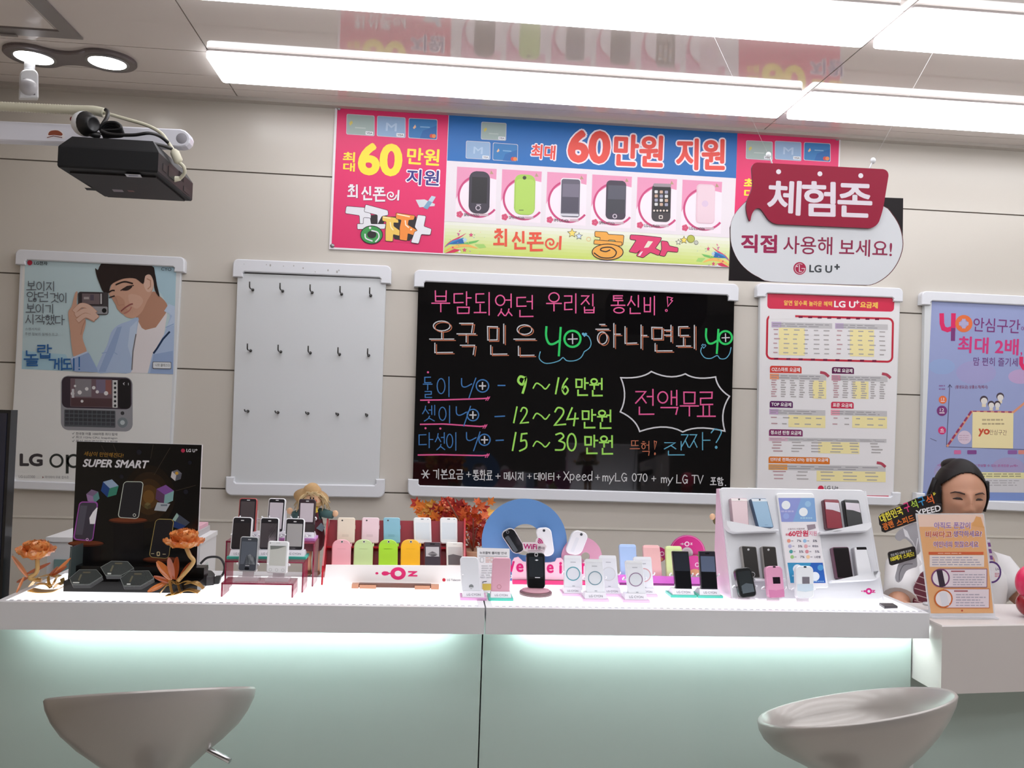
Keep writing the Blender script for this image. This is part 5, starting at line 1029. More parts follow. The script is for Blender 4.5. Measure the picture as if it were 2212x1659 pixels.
cl = lambda c_: [('disc', 'camera_lens', .28, .12, 1.8, (70, 66, 66)), ('rr', 'engraving', .28, .66, .66, .76, 1, tuple(int(v*.95) for v in c_), 1), ('rr', 'side_key', 1.0, .3, 1.035, .45, .5, tuple(int(v*.9) for v in c_), 1)]
for nm, x0, x1, c_ in (('beige', 262, 474, (232, 218, 198)), ('pale pink', 556, 762, (238, 208, 216)), ('light blue', 822, 1022, (134, 188, 208))):
    phone(nm+' phone showing its back on the upper step of the red rack', C2(x0, 428, x1, 735, 8 if x0 < 800 else -4), PUp, .011, c_, 4, cl(c_), 'phones on the upper step of the red rack')
for nm, x0, x1, d in (('left', 1186, 1396, -8), ('right', 1500, 1706, -4)):
    phone('white touch phone with white screen, %s of the two on the red rack upper step' % nm, C2(x0, 428, x1, 740, d), PUp, .011, (238, 240, 242), 5, [('rr', 'screen', .1, .2, .9, .84, 1, (222, 230, 236)), ('rr', 'earpiece', .42, .05, .58, .08, .5, (90, 92, 96), 2), ('disc', 'front_lens', .82, .07, .9, (100, 102, 106)), ('rr', 'home_key', .4, .9, .6, .94, 1, (248, 248, 250), 2)], 'phones on the upper step of the red rack')
cr = lambda c_: [('disc', 'lens_bezel', .52, .09, 2.6, (226, 226, 222)), ('disc', 'camera_lens', .52, .09, 1.7, (44, 46, 48), 4), ('rr', 'brand_line', .28, .35, .72, .365, .3, tuple(int(v*.93) for v in c_), 1), ('rr', 'back_cover', .06, .17, .93, .985, 5, tuple(min(250, int(v*1.02)) for v in c_), 1), ('rr', 'port_mark', .22, .965, .42, .985, .3, (70, 70, 66), 3), ('rr', 'strap_lug', .97, .14, 1.05, .26, 1, c_, 1)]
for nm, x0, x1, c_ in (('pastel pink', 198, 425, (240, 176, 186)), ('pale green', 460, 688, (198, 220, 158)), ('lime green', 760, 988, (168, 218, 60)), ('orange yellow', 1024, 1256, (246, 184, 46))):
    phone(nm+' rounded phone showing its back on the lower step of the red rack', C2(x0, 690, x1, 1010, 10 if x0 < 700 else 4), PLo, .012, c_, [15, 15, 3, 3], cr(c_), 'phones on the lower step of the red rack')
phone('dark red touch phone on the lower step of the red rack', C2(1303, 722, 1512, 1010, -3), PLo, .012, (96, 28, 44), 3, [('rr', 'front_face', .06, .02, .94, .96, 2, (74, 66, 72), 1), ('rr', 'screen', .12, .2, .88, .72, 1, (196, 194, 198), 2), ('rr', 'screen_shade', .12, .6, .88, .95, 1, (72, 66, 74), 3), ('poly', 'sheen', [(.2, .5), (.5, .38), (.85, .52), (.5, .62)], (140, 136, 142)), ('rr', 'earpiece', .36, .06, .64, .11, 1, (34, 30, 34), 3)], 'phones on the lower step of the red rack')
phone('white touch phone with dark lower screen on the lower step of the red rack', C2(1575, 724, 1778, 1010, -6), PLo, .012, (236, 234, 228), 3, [('rr', 'screen', .1, .2, .9, .95, 1, (206, 204, 202), 1), ('poly', 'screen_shade', [(.1, .55), (.4, .5), (.9, .58), (.9, .95), (.1, .95)], (112, 108, 110)), ('rr', 'earpiece', .4, .07, .62, .085, .5, (190, 188, 184), 3)], 'phones on the lower step of the red rack')
t = thing('wooden_rail', 'copper brown rail lying on the counter under the red rack', 'rail', onZ(853, 1270, ZT).to_tuple())
WD = mat((190, 134, 104), rough=.4); WD2 = mat((104, 66, 54), rough=.5)
a_, b_ = onZ(759, 1271, ZT), onZ(948, 1274, ZT)
b = MB(); b.box((a_.x, a_.y, ZT), (a_.x+.016, a_.y+.02, ZT+.009), WD); b.box((b_.x-.018, a_.y, ZT), (b_.x, a_.y+.02, ZT+.009), WD); b.build('end_block', t)
b = MB(); b.box((a_.x+.018, a_.y-.001, ZT), (a_.x+.055, a_.y+.018, ZT+.008), WD); b.box((b_.x-.055, a_.y-.001, ZT), (b_.x-.02, a_.y+.018, ZT+.008), WD); b.build('foot_block', t)
MB().box((a_.x+.016, a_.y+.004, ZT+.002), (b_.x-.018, a_.y+.02, ZT+.0095), WD2).build('bar', t)
# ---------------------------------------------------------------- red acrylic risers
ACR = mat((150, 24, 64), rough=.08, alpha=.72, spec=.6); ACE = mat((132, 20, 56), rough=.15, alpha=.92)
def riser(label, leg, topr, topl, depth):
    P = onZ(*leg, ZT); z = onY(*topr, P.y).z; xr = onY(*topr, P.y).x; xl = onY(*topl, P.y).x
    t = thing('acrylic_riser', label, 'riser', ((xl+xr)/2, P.y+depth/2, ZT), 'red acrylic risers'); e = .0035
    b = MB(); b.box((xl, P.y, z-e), (xr, P.y+depth, z), ACR); b.build('top', t)
    for x in (xl, xr-e): MB().box((x, P.y, ZT), (x+e, P.y+depth, z-e), ACR).build('leg', t)
    MB().tube([(xl, P.y+.0005, z-e/2), (xr, P.y+.0005, z-e/2)], e*.5, ACE, 8).build('front_edge', t)
    for x in (xl+e/2, xr-e/2): MB().tube([(x, P.y+.0005, ZT), (x, P.y+.0005, z-e)], e*.5, ACE, 8).build('leg_edge', t)
    return P.y, z
yr1, zr1 = riser('lowest red acrylic riser in front, carrying two phones', (633, 1291), (634, 1261), (478, 1258), .062)
yr2, zr2 = riser('middle red acrylic riser carrying the row of three white framed phones', (653, 1280), (657, 1214), (486, 1211), .062)
yr3, zr3 = riser('tallest red acrylic riser at the back under three phones', (675, 1267), (680, 1172), (488, 1167), .07)
C4 = lambda q: [(400+x*.162749, 1020+y*.162749) for x, y in q]
def clear_stand(label, x0, x1, yb, z, deg=14):
    a_, b_ = onZ(x0, yb, z), onZ(x1, yb, z); t = thing('clear_stand', label, 'phone stand', ((a_.x+b_.x)/2, a_.y+.02, z), 'clear phone stands')
    cm = mat((236, 226, 232), rough=.08, alpha=.45)
    MB().box((a_.x, a_.y, z+.0004), (b_.x, a_.y+.042, z+.0045), cm).build('base', t)
    MB().box((a_.x, a_.y, z+.0045), (b_.x, a_.y+.004, z+.009), cm).build('lip', t)
    al = math.radians(deg); nb = Vector((0, -math.cos(al), math.sin(al))); up_ = Vector((0, math.sin(al), math.cos(al))); ex = Vector((1, 0, 0)); p0 = Vector(((a_.x+b_.x)/2, a_.y+.008, z+.0055)); w = (b_-a_).length/2
    f4 = lambda sx, su, d: p0+ex*sx+up_*su-nb*d
    MB().plate([f4(-w*.5, 0, .013), f4(w*.5, 0, .013), f4(w*.5, .05, .013), f4(-w*.5, .05, .013)], [f4(-w*.5, 0, .016), f4(w*.5, 0, .016), f4(w*.5, .05, .016), f4(-w*.5, .05, .016)], cm).build('back_support', t)
    for sx in (-1, 1): MB().tube([f4(sx*w*.5, .028, .014), f4(sx*w*.93, .028, .012), f4(sx*w*.97, .03, .004), f4(sx*w*.9, .032, -.002)], .0015, mat((240, 240, 244), rough=.15), 7).build('clip', t)
    return p0, nb
pl = clear_stand('clear stand on the lowest riser under the dark grey phone', 506, 556, 1256, zr1, 9)
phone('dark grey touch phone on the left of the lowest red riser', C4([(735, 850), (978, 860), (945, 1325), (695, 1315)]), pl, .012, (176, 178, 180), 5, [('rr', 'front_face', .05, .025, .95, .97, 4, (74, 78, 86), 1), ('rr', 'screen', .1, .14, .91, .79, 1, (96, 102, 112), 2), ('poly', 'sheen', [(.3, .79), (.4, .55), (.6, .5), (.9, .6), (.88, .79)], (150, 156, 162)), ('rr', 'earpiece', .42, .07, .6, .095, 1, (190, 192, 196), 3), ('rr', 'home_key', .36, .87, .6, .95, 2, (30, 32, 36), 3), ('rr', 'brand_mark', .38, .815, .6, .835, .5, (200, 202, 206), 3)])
pl = clear_stand('clear stand on the lowest riser under the white phone', 572, 623, 1257, zr1, 9)
phone('white touch phone with three round keys on the lowest red riser', C4([(1100, 910), (1375, 918), (1350, 1345), (1072, 1335)]), pl, .012, (236, 238, 240), 5, [('rr', 'screen', .12, .15, .9, .77, 1, (204, 206, 200), 1), ('poly', 'screen_shade', [(.12, .15), (.9, .15), (.5, .24), (.15, .27)], (130, 134, 130)), ('ring', 'left_key', .2, .9, 2.6, 3.4, (196, 198, 200)), ('ring', 'middle_key', .5, .9, 2.6, 3.4, (196, 198, 200)), ('ring', 'right_key', .8, .9, 2.6, 3.4, (196, 198, 200)), ('rr', 'earpiece', .4, .055, .6, .07, .5, (190, 192, 194), 2), ('disc', 'front_lens', .12, .07, 1, (90, 94, 98))])
for k, (x0, x1, q, lab_, feats) in enumerate((
    (489, 545, [(635, 590), (895, 598), (865, 1035), (592, 1030)], 'leftmost white framed phone with dark screen on the middle riser', [('rr', 'screen', .07, .18, .9, .93, 1, (52, 48, 50), 2)]),
    (549, 606, [(1000, 598), (1250, 605), (1228, 1035), (972, 1030)], 'middle white framed phone with painted sheen over dark screen on the middle riser', [('rr', 'screen', .07, .18, .9, .93, 1, (84, 78, 82), 2), ('poly', 'sheen', [(.5, .18), (.9, .18), (.87, .9), (.5, .75)], (186, 176, 184))]),  # pale right half is a painted reflection on the dark screen
    (607, 661, [(1335, 608), (1588, 616), (1565, 1040), (1310, 1035)], 'rightmost white framed phone with grey screen on the middle riser', [('rr', 'screen', .1, .17, .9, .88, 1, (176, 174, 174), 2), ('txt', 'brand_mark', 'CYON', .28, .955, .58, 2.4, (150, 150, 154))]))):
    pl = dock('turquoise based phone dock on the middle riser, %s of three' % ('left', 'middle', 'right')[k], x0, x1, 1208, TEAL, zr2)
    phone(lab_, C4(q), pl, .012, (236, 236, 240), 5, [('rr', 'front_face', .05, .025, .95, .98, 4, (44, 42, 46), 1)]+feats+[('rr', 'earpiece', .42, .09, .58, .12, 1, (236, 236, 238), 3)], 'white framed phones on the middle riser')
for k, (x0, x1, q, lab_, fc, feats) in enumerate((
    (508, 565, [(722, 340), (958, 345), (930, 800), (690, 795)], 'red framed phone with dark screen at the back of the risers', (176, 70, 70), [('rr', 'screen', .1, .1, .88, .9, 1, (86, 78, 80), 2)]),
    (572, 628, [(1108, 342), (1336, 348), (1300, 800), (1075, 795)], 'white framed phone with pale screen at the back of the risers', (236, 236, 240), [('rr', 'screen', .1, .13, .88, .9, 1, (206, 198, 206), 2)]),
    (636, 681, [(1512, 352), (1735, 358), (1705, 822), (1490, 815)], 'dark brown slider phone at the back of the risers in front of the doll', (60, 48, 54), [('rr', 'screen', .1, .12, .9, .66, 1, (206, 196, 204), 2), ('rr', 'slider_base', .5, .72, 1.04, .99, 2, (66, 60, 60), 2)]))):
    pl = dock('violet based phone dock at the back of the risers, %s of three' % ('left', 'middle', 'right')[k], x0, x1, 1167 if k < 2 else 1168, VIO, zr3)
    phone(lab_, C4(q), pl, .012, fc, 5, [('rr', 'front_face', .05, .025, .95, .98, 4, (44, 42, 46) if k < 2 else (60, 48, 54), 1)]+feats+[('rr', 'earpiece', .42, .05, .6, .075, 1, (220, 220, 224), 3)], 'phones at the back of the risers')
# ================================================================== BEHIND AND LEFT OF THE COUNTER
# dark glossy panel at the left edge of the view
YD = 2.22
p0_, p1_ = onY(26, 886, YD), onY(0, 1290, YD)
t = thing('monitor', 'tall dark glossy monitor standing at the left edge of the view', 'monitor', (p0_.x-.2, YD+.02, 0))
o_ = [onY(-260, 838, YD), onY(26, 886, YD), onY(-4, 1330, YD)]; zt2 = onY(26, 886, YD).z
x1d = (onY(26, 886, YD).x+onY(4, 1240, YD).x)/2
MB().box((x1d-.30, YD, .12), (x1d, YD+.035, zt2), mat((16, 17, 22), rough=.15), None).build('frame', t)
MB().box((x1d-.29, YD-.002, .14), (x1d-.008, YD, zt2-.008), mat((24, 30, 52), rough=.08, spec=.7)).build('screen', t)
b = MB(); b.box((x1d-.30, YD-.12, 0), (x1d, YD+.16, .02), mat((40, 40, 44), rough=.4)); b.box((x1d-.2, YD+.005, .02), (x1d-.1, YD+.03, .12), mat((40, 40, 44), rough=.4)); b.build('foot', t)
# white cabinet behind the counter
YC0, YC1 = 2.36, 2.53
xr_, xl_ = onY(433, 1166, YC0).x, onY(104, 1160, YC0).x; zc_ = onY(433, 1166, YC0).z
t = thing('white_cabinet', 'white cabinet with a teal glass panel behind the black phone display', 'cabinet', ((xl_+xr_)/2, (YC0+YC1)/2, 0))
b = MB(); b.box((xl_, YC0, 0), (xr_, YC1, zc_-.012), mat((222, 222, 224), rough=.4)); b.build('body', t)
b = MB(); b.box((xl_-.004, YC0-.004, zc_-.012), (xr_+.003, YC1, zc_), mat((230, 230, 232), rough=.35)); b.build('top', t)
b = MB(); b.box((xl_+.02, YC0-.006, .1), (xr_-.02, YC0-.0005, onY(200, 1209, YC0).z), mat((112, 146, 146), rough=.1, coat=.5)); b.build('glass_panel', t)
q = onZ(452, 1138, zc_); t = thing('paper_stack', 'small stack of papers with a pink sheet on top of the white cabinet', 'paper', (q.x-.02, q.y-.02, zc_), )
b = MB(); b.box((q.x-.075, YC1-.12, zc_), (q.x+.022, YC1-.01, zc_+.016), mat((186, 182, 184), rough=.6)); b.build('sheets', t)
b = MB(); b.box((q.x-.07, YC1-.115, zc_+.0165), (q.x+.018, YC1-.015, zc_+.026), mat((226, 176, 192), rough=.6)); b.build('pink_sheet', t)
# ================================================================== BLACK "SUPER SMART" DISPLAY
BKG = mat((13, 12, 13), rough=.25, spec=.3); YS0 = onZ(230, 1279, ZT).y; YS1 = YS0+.085
t = thing('phone_display', 'black display stand printed with three phones, hexagonal pads at its foot', 'display', onZ(290, 1270, ZT).to_tuple())
xl0, xr0 = onZ(138, 1277, ZT).x, onZ(425, 1282, ZT).x
b = MB(); b.box((xl0, YS0, ZT), (xr0, YS1, ZT+.022), BKG); b.box((xl0, YS0+.05, ZT+.022), (xr0, YS1, ZT+.045), BKG); b.build('base', t)
z1s = onY(150, 1173, YS1-.004).z
MB().plate([Vector((xl0, YS0+.02, ZT+.022)), Vector((xl0, YS0+.026, z1s)), Vector((xl0, YS1, z1s)), Vector((xl0, YS1, ZT+.022))], [Vector((xl0+.004, p[0], p[1])) for p in ((YS0+.02, ZT+.022), (YS0+.026, z1s), (YS1, z1s), (YS1, ZT+.022))], mat((74, 84, 84), rough=.1, spec=.7)).build('side_panel', t)
PB = [(166, 953.5), (436, 961), (423, 1262), (153, 1258)]
body_px(PB, (0, YS1, 0), NB, .008, mat((12, 11, 12), rough=.18, spec=.5), mat((214, 210, 214), rough=.4)).build('backdrop', t)
A = Art((0, YS1, 0), NB); A.rough = .22; A.spec = .4; A.crop(0, 930, .217)
for r_, c_ in ((420, (30, 22, 16)), (330, (44, 31, 20)), (240, (60, 42, 24)), (160, (84, 58, 30)), (90, (108, 76, 38))): A.disc(1480, 660, r_*.62, c_, 1+(420-r_)/400, ry=r_*.75, n=30)
for q in ([(1695, 170), (1535, 440)], [(1525, 140), (1500, 280)], [(1130, 140), (1180, 280)], [(1010, 150), (1110, 330)], [(1750, 600), (1950, 545)]): A.line(q, 4, (70, 62, 52), 3)
A.text('세상이 만만해진다!', 832, 252, 1225, 272, 46, (150, 112, 46), 4, bold=.01, skew=.15)
A.text('SUPER SMART', 820, 362, 1465, 378, 80, (214, 212, 216), 4, bold=.035, skew=.24)
A.disc(1822, 200, 20, (176, 50, 78), 4); A.text('LG U', 1855, 214, 1942, 217, 32, (206, 204, 208), 4, bold=.03); A.text('+', 1944, 202, 1966, 203, 20, (206, 204, 208), 4, bold=.04)
def cube(cx, cy, s_, rot, ct, cl_, cr_):
    P = lambda x, y: (cx+s_*(x*math.cos(rot)-y*math.sin(rot)), cy+s_*(x*math.sin(rot)+y*math.cos(rot)))
    A.poly([P(0, -1), P(.87, -.5), P(0, 0), P(-.87, -.5)], ct, 4); A.poly([P(-.87, -.5), P(0, 0), P(0, 1), P(-.87, .5)], cl_, 4); A.poly([P(0, 0), P(.87, -.5), P(.87, .5), P(0, 1)], cr_, 4)
cube(1092, 575, 92, .25, (150, 170, 196), (36, 66, 126), (60, 130, 110)); cube(925, 655, 70, -.2, (120, 100, 130), (150, 120, 160), (96, 140, 140)); cube(1640, 640, 100, .1, (126, 80, 150), (90, 60, 90), (130, 170, 170))
A.poly([(1565, 715), (1695, 730), (1650, 805), (1535, 795)], (170, 176, 182), 5); A.rect(1600, 735, 1665, 752, (110, 120, 130), 6); cube(1755, 445, 58, .2, (110, 110, 120), (196, 190, 190), (90, 90, 100)); A.disc(1760, 425, 16, (196, 150, 60), 6)
cube(1470, 750, 36, 0, (110, 96, 60), (86, 76, 46), (76, 66, 40)); A.poly([(1760, 820), (1890, 915), (1850, 950), (1735, 900)], (70, 76, 90), 4); A.poly([(1760, 820), (1780, 850), (1745, 905), (1715, 890)], (150, 180, 170), 5); A.poly([(1735, 900), (1850, 950), (1800, 990), (1725, 960)], (40, 60, 110), 5)
for x, y, r_ in ((1385, 215, 26), (1210, 460, 22), (1890, 320, 20), (1850, 610, 24)): A.disc(x, y, r_, (30, 30, 38), 3)
def pphone(pts, rim, scr, r_, k=.055):
    A.poly(rrect(pts, r_), rim, 6); cx, cy = sum(p[0] for p in pts)/4, sum(p[1] for p in pts)/4
    A.poly(rrect([(x+(cx-x)*k*1.9, y+(cy-y)*k) for x, y in pts], r_*.8), scr, 7)
for cx, cy, rx in ((855, 1125, 180), (1275, 895, 195), (1600, 1285, 180)): A.disc(cx, cy, rx, (70, 34, 22), 4, ry=32); A.disc(cx, cy-6, rx*.95, (112, 56, 34), 5, ry=22)
for x0, x1, y0 in ((1130, 1430, 925), (700, 1000, 1155)): A.rect(x0, y0, x1, 1460, (18, 16, 18), 3)
pphone([(790, 705), (980, 708), (925, 1105), (725, 1088)], (156, 82, 166), (66, 62, 74), 34, .06); A.poly([(965, 765), (972, 770), (945, 930), (895, 930), (890, 870), (925, 810)], (236, 236, 240), 9); A.poly([(800, 745), (870, 748), (820, 1040), (750, 1036)], (84, 82, 94), 8); A.ring(868, 1085, 8, 14, (226, 190, 226), 9)  # white patch is a gloss highlight painted on the purple phone
pphone([(1232, 505), (1432, 508), (1380, 880), (1170, 868)], (206, 214, 200), (40, 40, 44), 34, .035); A.ring(1338, 842, 10, 16, (196, 200, 190), 9)
pphone([(1550, 878), (1735, 882), (1680, 1278), (1480, 1262)], (186, 164, 96), (34, 32, 36), 40, .03); A.rr(1560, 1205, 1592, 1250, 10, (214, 196, 150), 9); A.rr(1568, 1213, 1584, 1240, 6, (34, 32, 36), 10); A.rect(1505, 1222, 1535, 1228, (196, 180, 140), 9); A.rect(1618, 1228, 1650, 1234, (196, 180, 140), 9)
A.build('print', t)
HX = [([(690, 1470), (790, 1385), (960, 1385), (1018, 1450), (890, 1530), (720, 1530)], 0), ([(1000, 1360), (1110, 1300), (1270, 1303), (1332, 1370), (1210, 1440), (1050, 1440)], 1), ([(1195, 1470), (1290, 1400), (1480, 1395), (1532, 1470), (1400, 1545), (1230, 1545)], 2)]
for hx_, k in HX:
    px_ = [(x*.217, 930+y*.217) for x, y in hx_]; cx = sum(p[0] for p in px_)/6; by = max(p[1] for p in px_)
    zz = ZT+(.030 if k != 1 else .047); pp, nn = lean(cx, by, zz, 52)
    o = MB(); body_px(px_, pp, nn, .012, mat((20, 20, 22), rough=.3, spec=.2), BKG, mb=o, l=0); ob = o.build('hexagonal_pad', t)
    f = [onP(x, y, pp+nn*.004, nn) for x, y in px_]; MB().plate(f, [p-nn*.0035 for p in f], mat((150, 160, 156), rough=.08, alpha=.07, spec=.3)).build('clear_cover', ob)
    A = Art(pp+nn*.0003, nn); x0 = cx-9; A.line([(px_[0][0]+.5, px_[0][1]), px_[1], px_[2], px_[3], px_[4], px_[5], (px_[0][0]+.5, px_[0][1])], .8, (130, 134, 132), 1); A.line([(cx-13, by-9), (cx-8, by-20)], 3.6, (96, 84, 56), 1); A.rect(cx-26 if k == 0 else cx-20, by-5, cx-12, by-2, (196, 196, 190), 2); A.rect(cx-4, by-27, cx+12, by-24, (90, 78, 54), 2); A.build('pad_print', ob)
    wb = onZ(cx, by+3, zz-.012)
    for j in range(3 if k == 0 else 2): MB().ball((wb.x-.014+j*.014+(0 if k else -.004), YS0+(.0 if k != 1 else .05)-.0005, ZT+(.016 if k != 1 else .036)), .0022, mat((190, 196, 220), rough=.3), 8, 6).build('indicator', t)
# black charger cradle behind the right flower
c = onZ(455, 1250, ZT); t = thing('black_charger', 'small black charger with looped cable beside the red risers', 'charger', c.to_tuple())
b = MB(); b.plate([onZ(x, y, ZT+.022) for x, y in rrect([(424, 1230), (462, 1232), (466, 1243), (428, 1246)], 5)], [onZ(x, y, ZT+.022)+Vector((0, 0, -.0215)) for x, y in rrect([(424, 1230), (462, 1232), (466, 1243), (428, 1246)], 5)], mat((52, 52, 54), rough=.4), bev=.003); b.build('body', t)
lp_ = [(c.x-.03, c.y+.02, ZT+.03), (c.x-.015, c.y+.025, ZT+.044), (c.x+.012, c.y+.025, ZT+.044), (c.x+.027, c.y+.015, ZT+.025), (c.x+.024, c.y+.002, ZT+.006), (c.x+.008, c.y-.006, ZT+.004)]
MB().tube(curve(lp_, 6), .0028, mat((22, 22, 24), rough=.4), 8).build('cable', t)
A_ = [onZ(467, 1250, ZT+.014)+Vector((x, y, z)) for x, y, z in ((-.008, 0, -.013), (.006, 0, -.012), (.010, .0, .006), (-.004, .0, .004))]
MB().plate(A_, [p+Vector((0, .012, 0)) for p in A_], mat((24, 24, 26), rough=.4)).build('connector', t)
MB().plate([Vector((c.x-.024, c.y+.008, ZT+.0225)), Vector((c.x-.006, c.y+.006, ZT+.0225)), Vector((c.x-.012, c.y+.012, ZT+.036))], [Vector((c.x-.024, c.y+.010, ZT+.0225)), Vector((c.x-.006, c.y+.008, ZT+.0225)), Vector((c.x-.012, c.y+.014, ZT+.036))], mat((196, 206, 200), rough=.3)).build('label_tab', t)
# ================================================================== ORANGE ACRYLIC FLOWERS
def petal(mb, base, d, up_, L, w, curl, m, ruff=.0, n=7, k=6, seed=0):
    R = random.Random(seed); d = d.normalized(); s_ = d.cross(up_).normalized(); u = s_.cross(d).normalized(); rows = []
    for i in range(n):
        v = i/(n-1); ww = w*math.sin(math.pi*min(1, .12+.8*v))**.7*(1-.25*max(0, v-.85)/.15); row = []
        c = base+d*(L*(v-.25*curl*v*v))+u*(L*curl*v*v*.8)
        for j in range(k):
            q = 2*j/(k-1)-1; row.append(c+s_*(ww*q)+u*(ww*.35*q*q+(R.uniform(-1, 1)*ruff if v > .5 else 0)))
        rows.append(row)
    mb.loft(rows, m, False, False, True, closed=False)
OR_A = mat((244, 166, 98), rough=.12, alpha=.84, spec=.6); OR_B = mat((234, 138, 72), rough=.12, alpha=.82, spec=.6); OR_D = mat((176, 84, 42), rough=.15, alpha=.85); GOLD = mat((214, 168, 92), rough=.28, metal=.75); STEM = mat((206, 170, 110), rough=.3)
def flower(label, head, hr, stem, base_px, D, leaves, hang=0.0):
    bp = onZ(*base_px, ZT); y0 = bp.y; W_ = lambda x, y, dy=0: onY(x, y, y0+dy)
    t = thing('acrylic_flower', label, 'flower', bp.to_tuple(), 'orange acrylic flowers'); s_ = pxs(bp)
    hc = W_(*head); R_ = hr*s_; b = MB(); k = 0
    for ring_, cnt, el, sc in ((0, 8, .15, 1.0), (1, 7, .6, .95), (2, 6, 1.0, .9), (3, 4, 1.35, .8)):
        for i in range(cnt):
            a = 2*math.pi*(i+.5*ring_)/cnt; d = Vector((math.cos(a)*math.cos(el), math.sin(a)*math.cos(el)*.8-.12, math.sin(el)+hang)); k += 1
            petal(b, hc-Vector((0, 0, R_*.55)), d, Vector((0, 0, 1)), R_*1.12*sc, R_*.62*sc, .42, OR_A if (i+ring_) % 2 else OR_B, R_*.09, seed=k, n=8, k=9)
    b.build('blossom', t)
    MB().tube(curve([tuple(W_(*p)) for p in stem], 6), .0045, STEM, 10).build('stem', t)
    for i, (x0, y0_, x1, y1, w_) in enumerate(leaves):
        a_, e_ = W_(x0, y0_, -.004), W_(x1, y1, -.02 if i % 2 else .008); b = MB(); petal(b, a_, e_-a_, Vector((0, -1, .3)), (e_-a_).length, w_*s_, .12, OR_D if i % 3 else OR_B, 0, seed=i, n=8, k=5); b.build('leaf', t)
    return t, bp, s_, W_
t, bp, s_, W_ = flower('orange acrylic flower left of the black phone display', (78, 1185), 43, [(80, 1198), (81, 1228), (76, 1240), (64, 1247), (72, 1252), (90, 1254)], (100, 1276), 1.9,
    [(60, 1246, 28, 1200, 5), (28, 1200, 30, 1196, 3), (60, 1248, 38, 1258, 4), (52, 1246, 36, 1284, 3), (58, 1240, 112, 1216, 4), (110, 1245, 150, 1222, 4), (112, 1245, 156, 1205, 4), (104, 1246, 130, 1222, 3)])
def goldbase(t, strips):
    for i, (pts, w_) in enumerate(strips):
        P = [W_(*p, -.012*(i % 3)) for p in curve(pts, 4)]; rows = [[p+Vector((0, -.006, 0)), p+Vector((0, .006, .0))] for p in P]
        rows = [[p+Vector((0, -w_, 0)), p+Vector((0, -w_, .0012)), p+Vector((0, w_, .0012)), p+Vector((0, w_, 0))] for p in P]
        for r_ in rows:
            for q in r_: q.z = max(q.z, ZT+.0006)
        MB().loft(rows, GOLD, True, True, False).build('gold_strip', t)
goldbase(t, [([(66, 1266), (80, 1250), (104, 1242), (128, 1246)], .012), ([(66, 1274), (90, 1278), (120, 1276), (136, 1268)], .016), ([(104, 1247), (106, 1262), (112, 1266), (118, 1256), (124, 1244)], .007), ([(118, 1270), (126, 1260), (136, 1262), (134, 1250)], .01), ([(80, 1262), (100, 1262), (110, 1270)], .008)])
t, bp, s_, W_ = flower('orange acrylic flower right of the black phone display, head bending left', (398, 1160), 43, [(402, 1182), (410, 1200), (418, 1212), (408, 1228), (392, 1246), (384, 1255)], (378, 1284), 1.86,
    [(372, 1252, 340, 1212, 9), (374, 1250, 366, 1200, 7), (378, 1252, 384, 1202, 7), (360, 1258, 318, 1280, 6), (388, 1250, 414, 1214, 5), (368, 1258, 330, 1244, 5), (366, 1250, 352, 1222, 6)], -.15)
goldbase(t, [([(352, 1276), (368, 1256), (384, 1262), (404, 1256), (436, 1268)], .006), ([(360, 1286), (384, 1282), (408, 1274), (430, 1280)], .012), ([(366, 1254), (372, 1282), (380, 1280)], .008), ([(382, 1254), (390, 1280), (396, 1278)], .007), ([(346, 1282), (360, 1266), (372, 1262)], .008), ([(400, 1262), (424, 1258), (440, 1272)], .009)])
# ================================================================== AUTUMN PLANT
YP_ = YBK-.035
t = thing('autumn_plant', 'artificial autumn leaves in red and orange in a tan pot behind the red rack', 'plant', (onY(1022, 1200, YP_).x, YP_, ZT))
p = onY(1024, 1200, YP_); b = MB(); b.lathe([(0, ZT), (.022, ZT), (.031, ZT+.03), (.034, p.z-.012), (.036, p.z+.012), (.031, p.z+.014), (.0, p.z+.010)], (p.x, YP_, 0), mat((160, 124, 96), rough=.7), 20); b.build('pot', t)
LC = [mat(c_, rough=.5) for c_ in ((176, 40, 28), (206, 74, 34), (232, 128, 40), (226, 168, 72), (150, 30, 28), (214, 96, 40))]
R = random.Random(12); b = MB()
def leaf(mb, c, d, nrm, L, m):
    d = d.normalized(); s_ = d.cross(nrm).normalized(); n_ = s_.cross(d).normalized()
    o = [(0, 0), (.18, .3), (.5, .34), (.32, .5), (.55, .8), (.2, .72), (0, 1.12), (-.2, .72), (-.55, .8), (-.32, .5), (-.5, .34), (-.18, .3)]
    v = [c+s_*(x*L)+d*(y*L)+n_*(L*.22*(abs(x)-y*y*.6)) for x, y in o]; v.append(c+d*(L*.45)-n_*(L*.06)); mb.add(v, [(i, (i+1) % 12, 12) for i in range(12)], m)
for i in range(190):
    if i < 95: x, y = R.gauss(955, 24), R.gauss(1118, 15)
    else: x, y = R.gauss(1022, 18), R.gauss(1135, 22)
    x = min(max(x, 908 if i < 95 else 990), 1000 if i < 95 else 1062); y = max(y, 1092)
    if i % 9 == 0: x, y = R.uniform(970, 1010), R.uniform(1115, 1150)
    c_ = onY(x, y, YP_+R.uniform(.02, .07)); out = Vector((x-985, 0, 1150-y)).normalized() if (x, y) != (985, 1150) else Vector((0, 0, 1))
    d = Vector((out.x+R.uniform(-.8, .8), R.uniform(-.6, .3), out.z+R.uniform(-.8, .8)))
    yl = x < 945 or x > 1040
    leaf(b, c_, d, Vector((R.uniform(-.5, .5), -1, R.uniform(-.3, .6))), R.uniform(.018, .030), LC[3 if (yl and R.random() < .5) else 2 if yl and R.random() < .6 else R.choice([0, 0, 1, 1, 4, 5, 2])])
b.build('foliage', t)
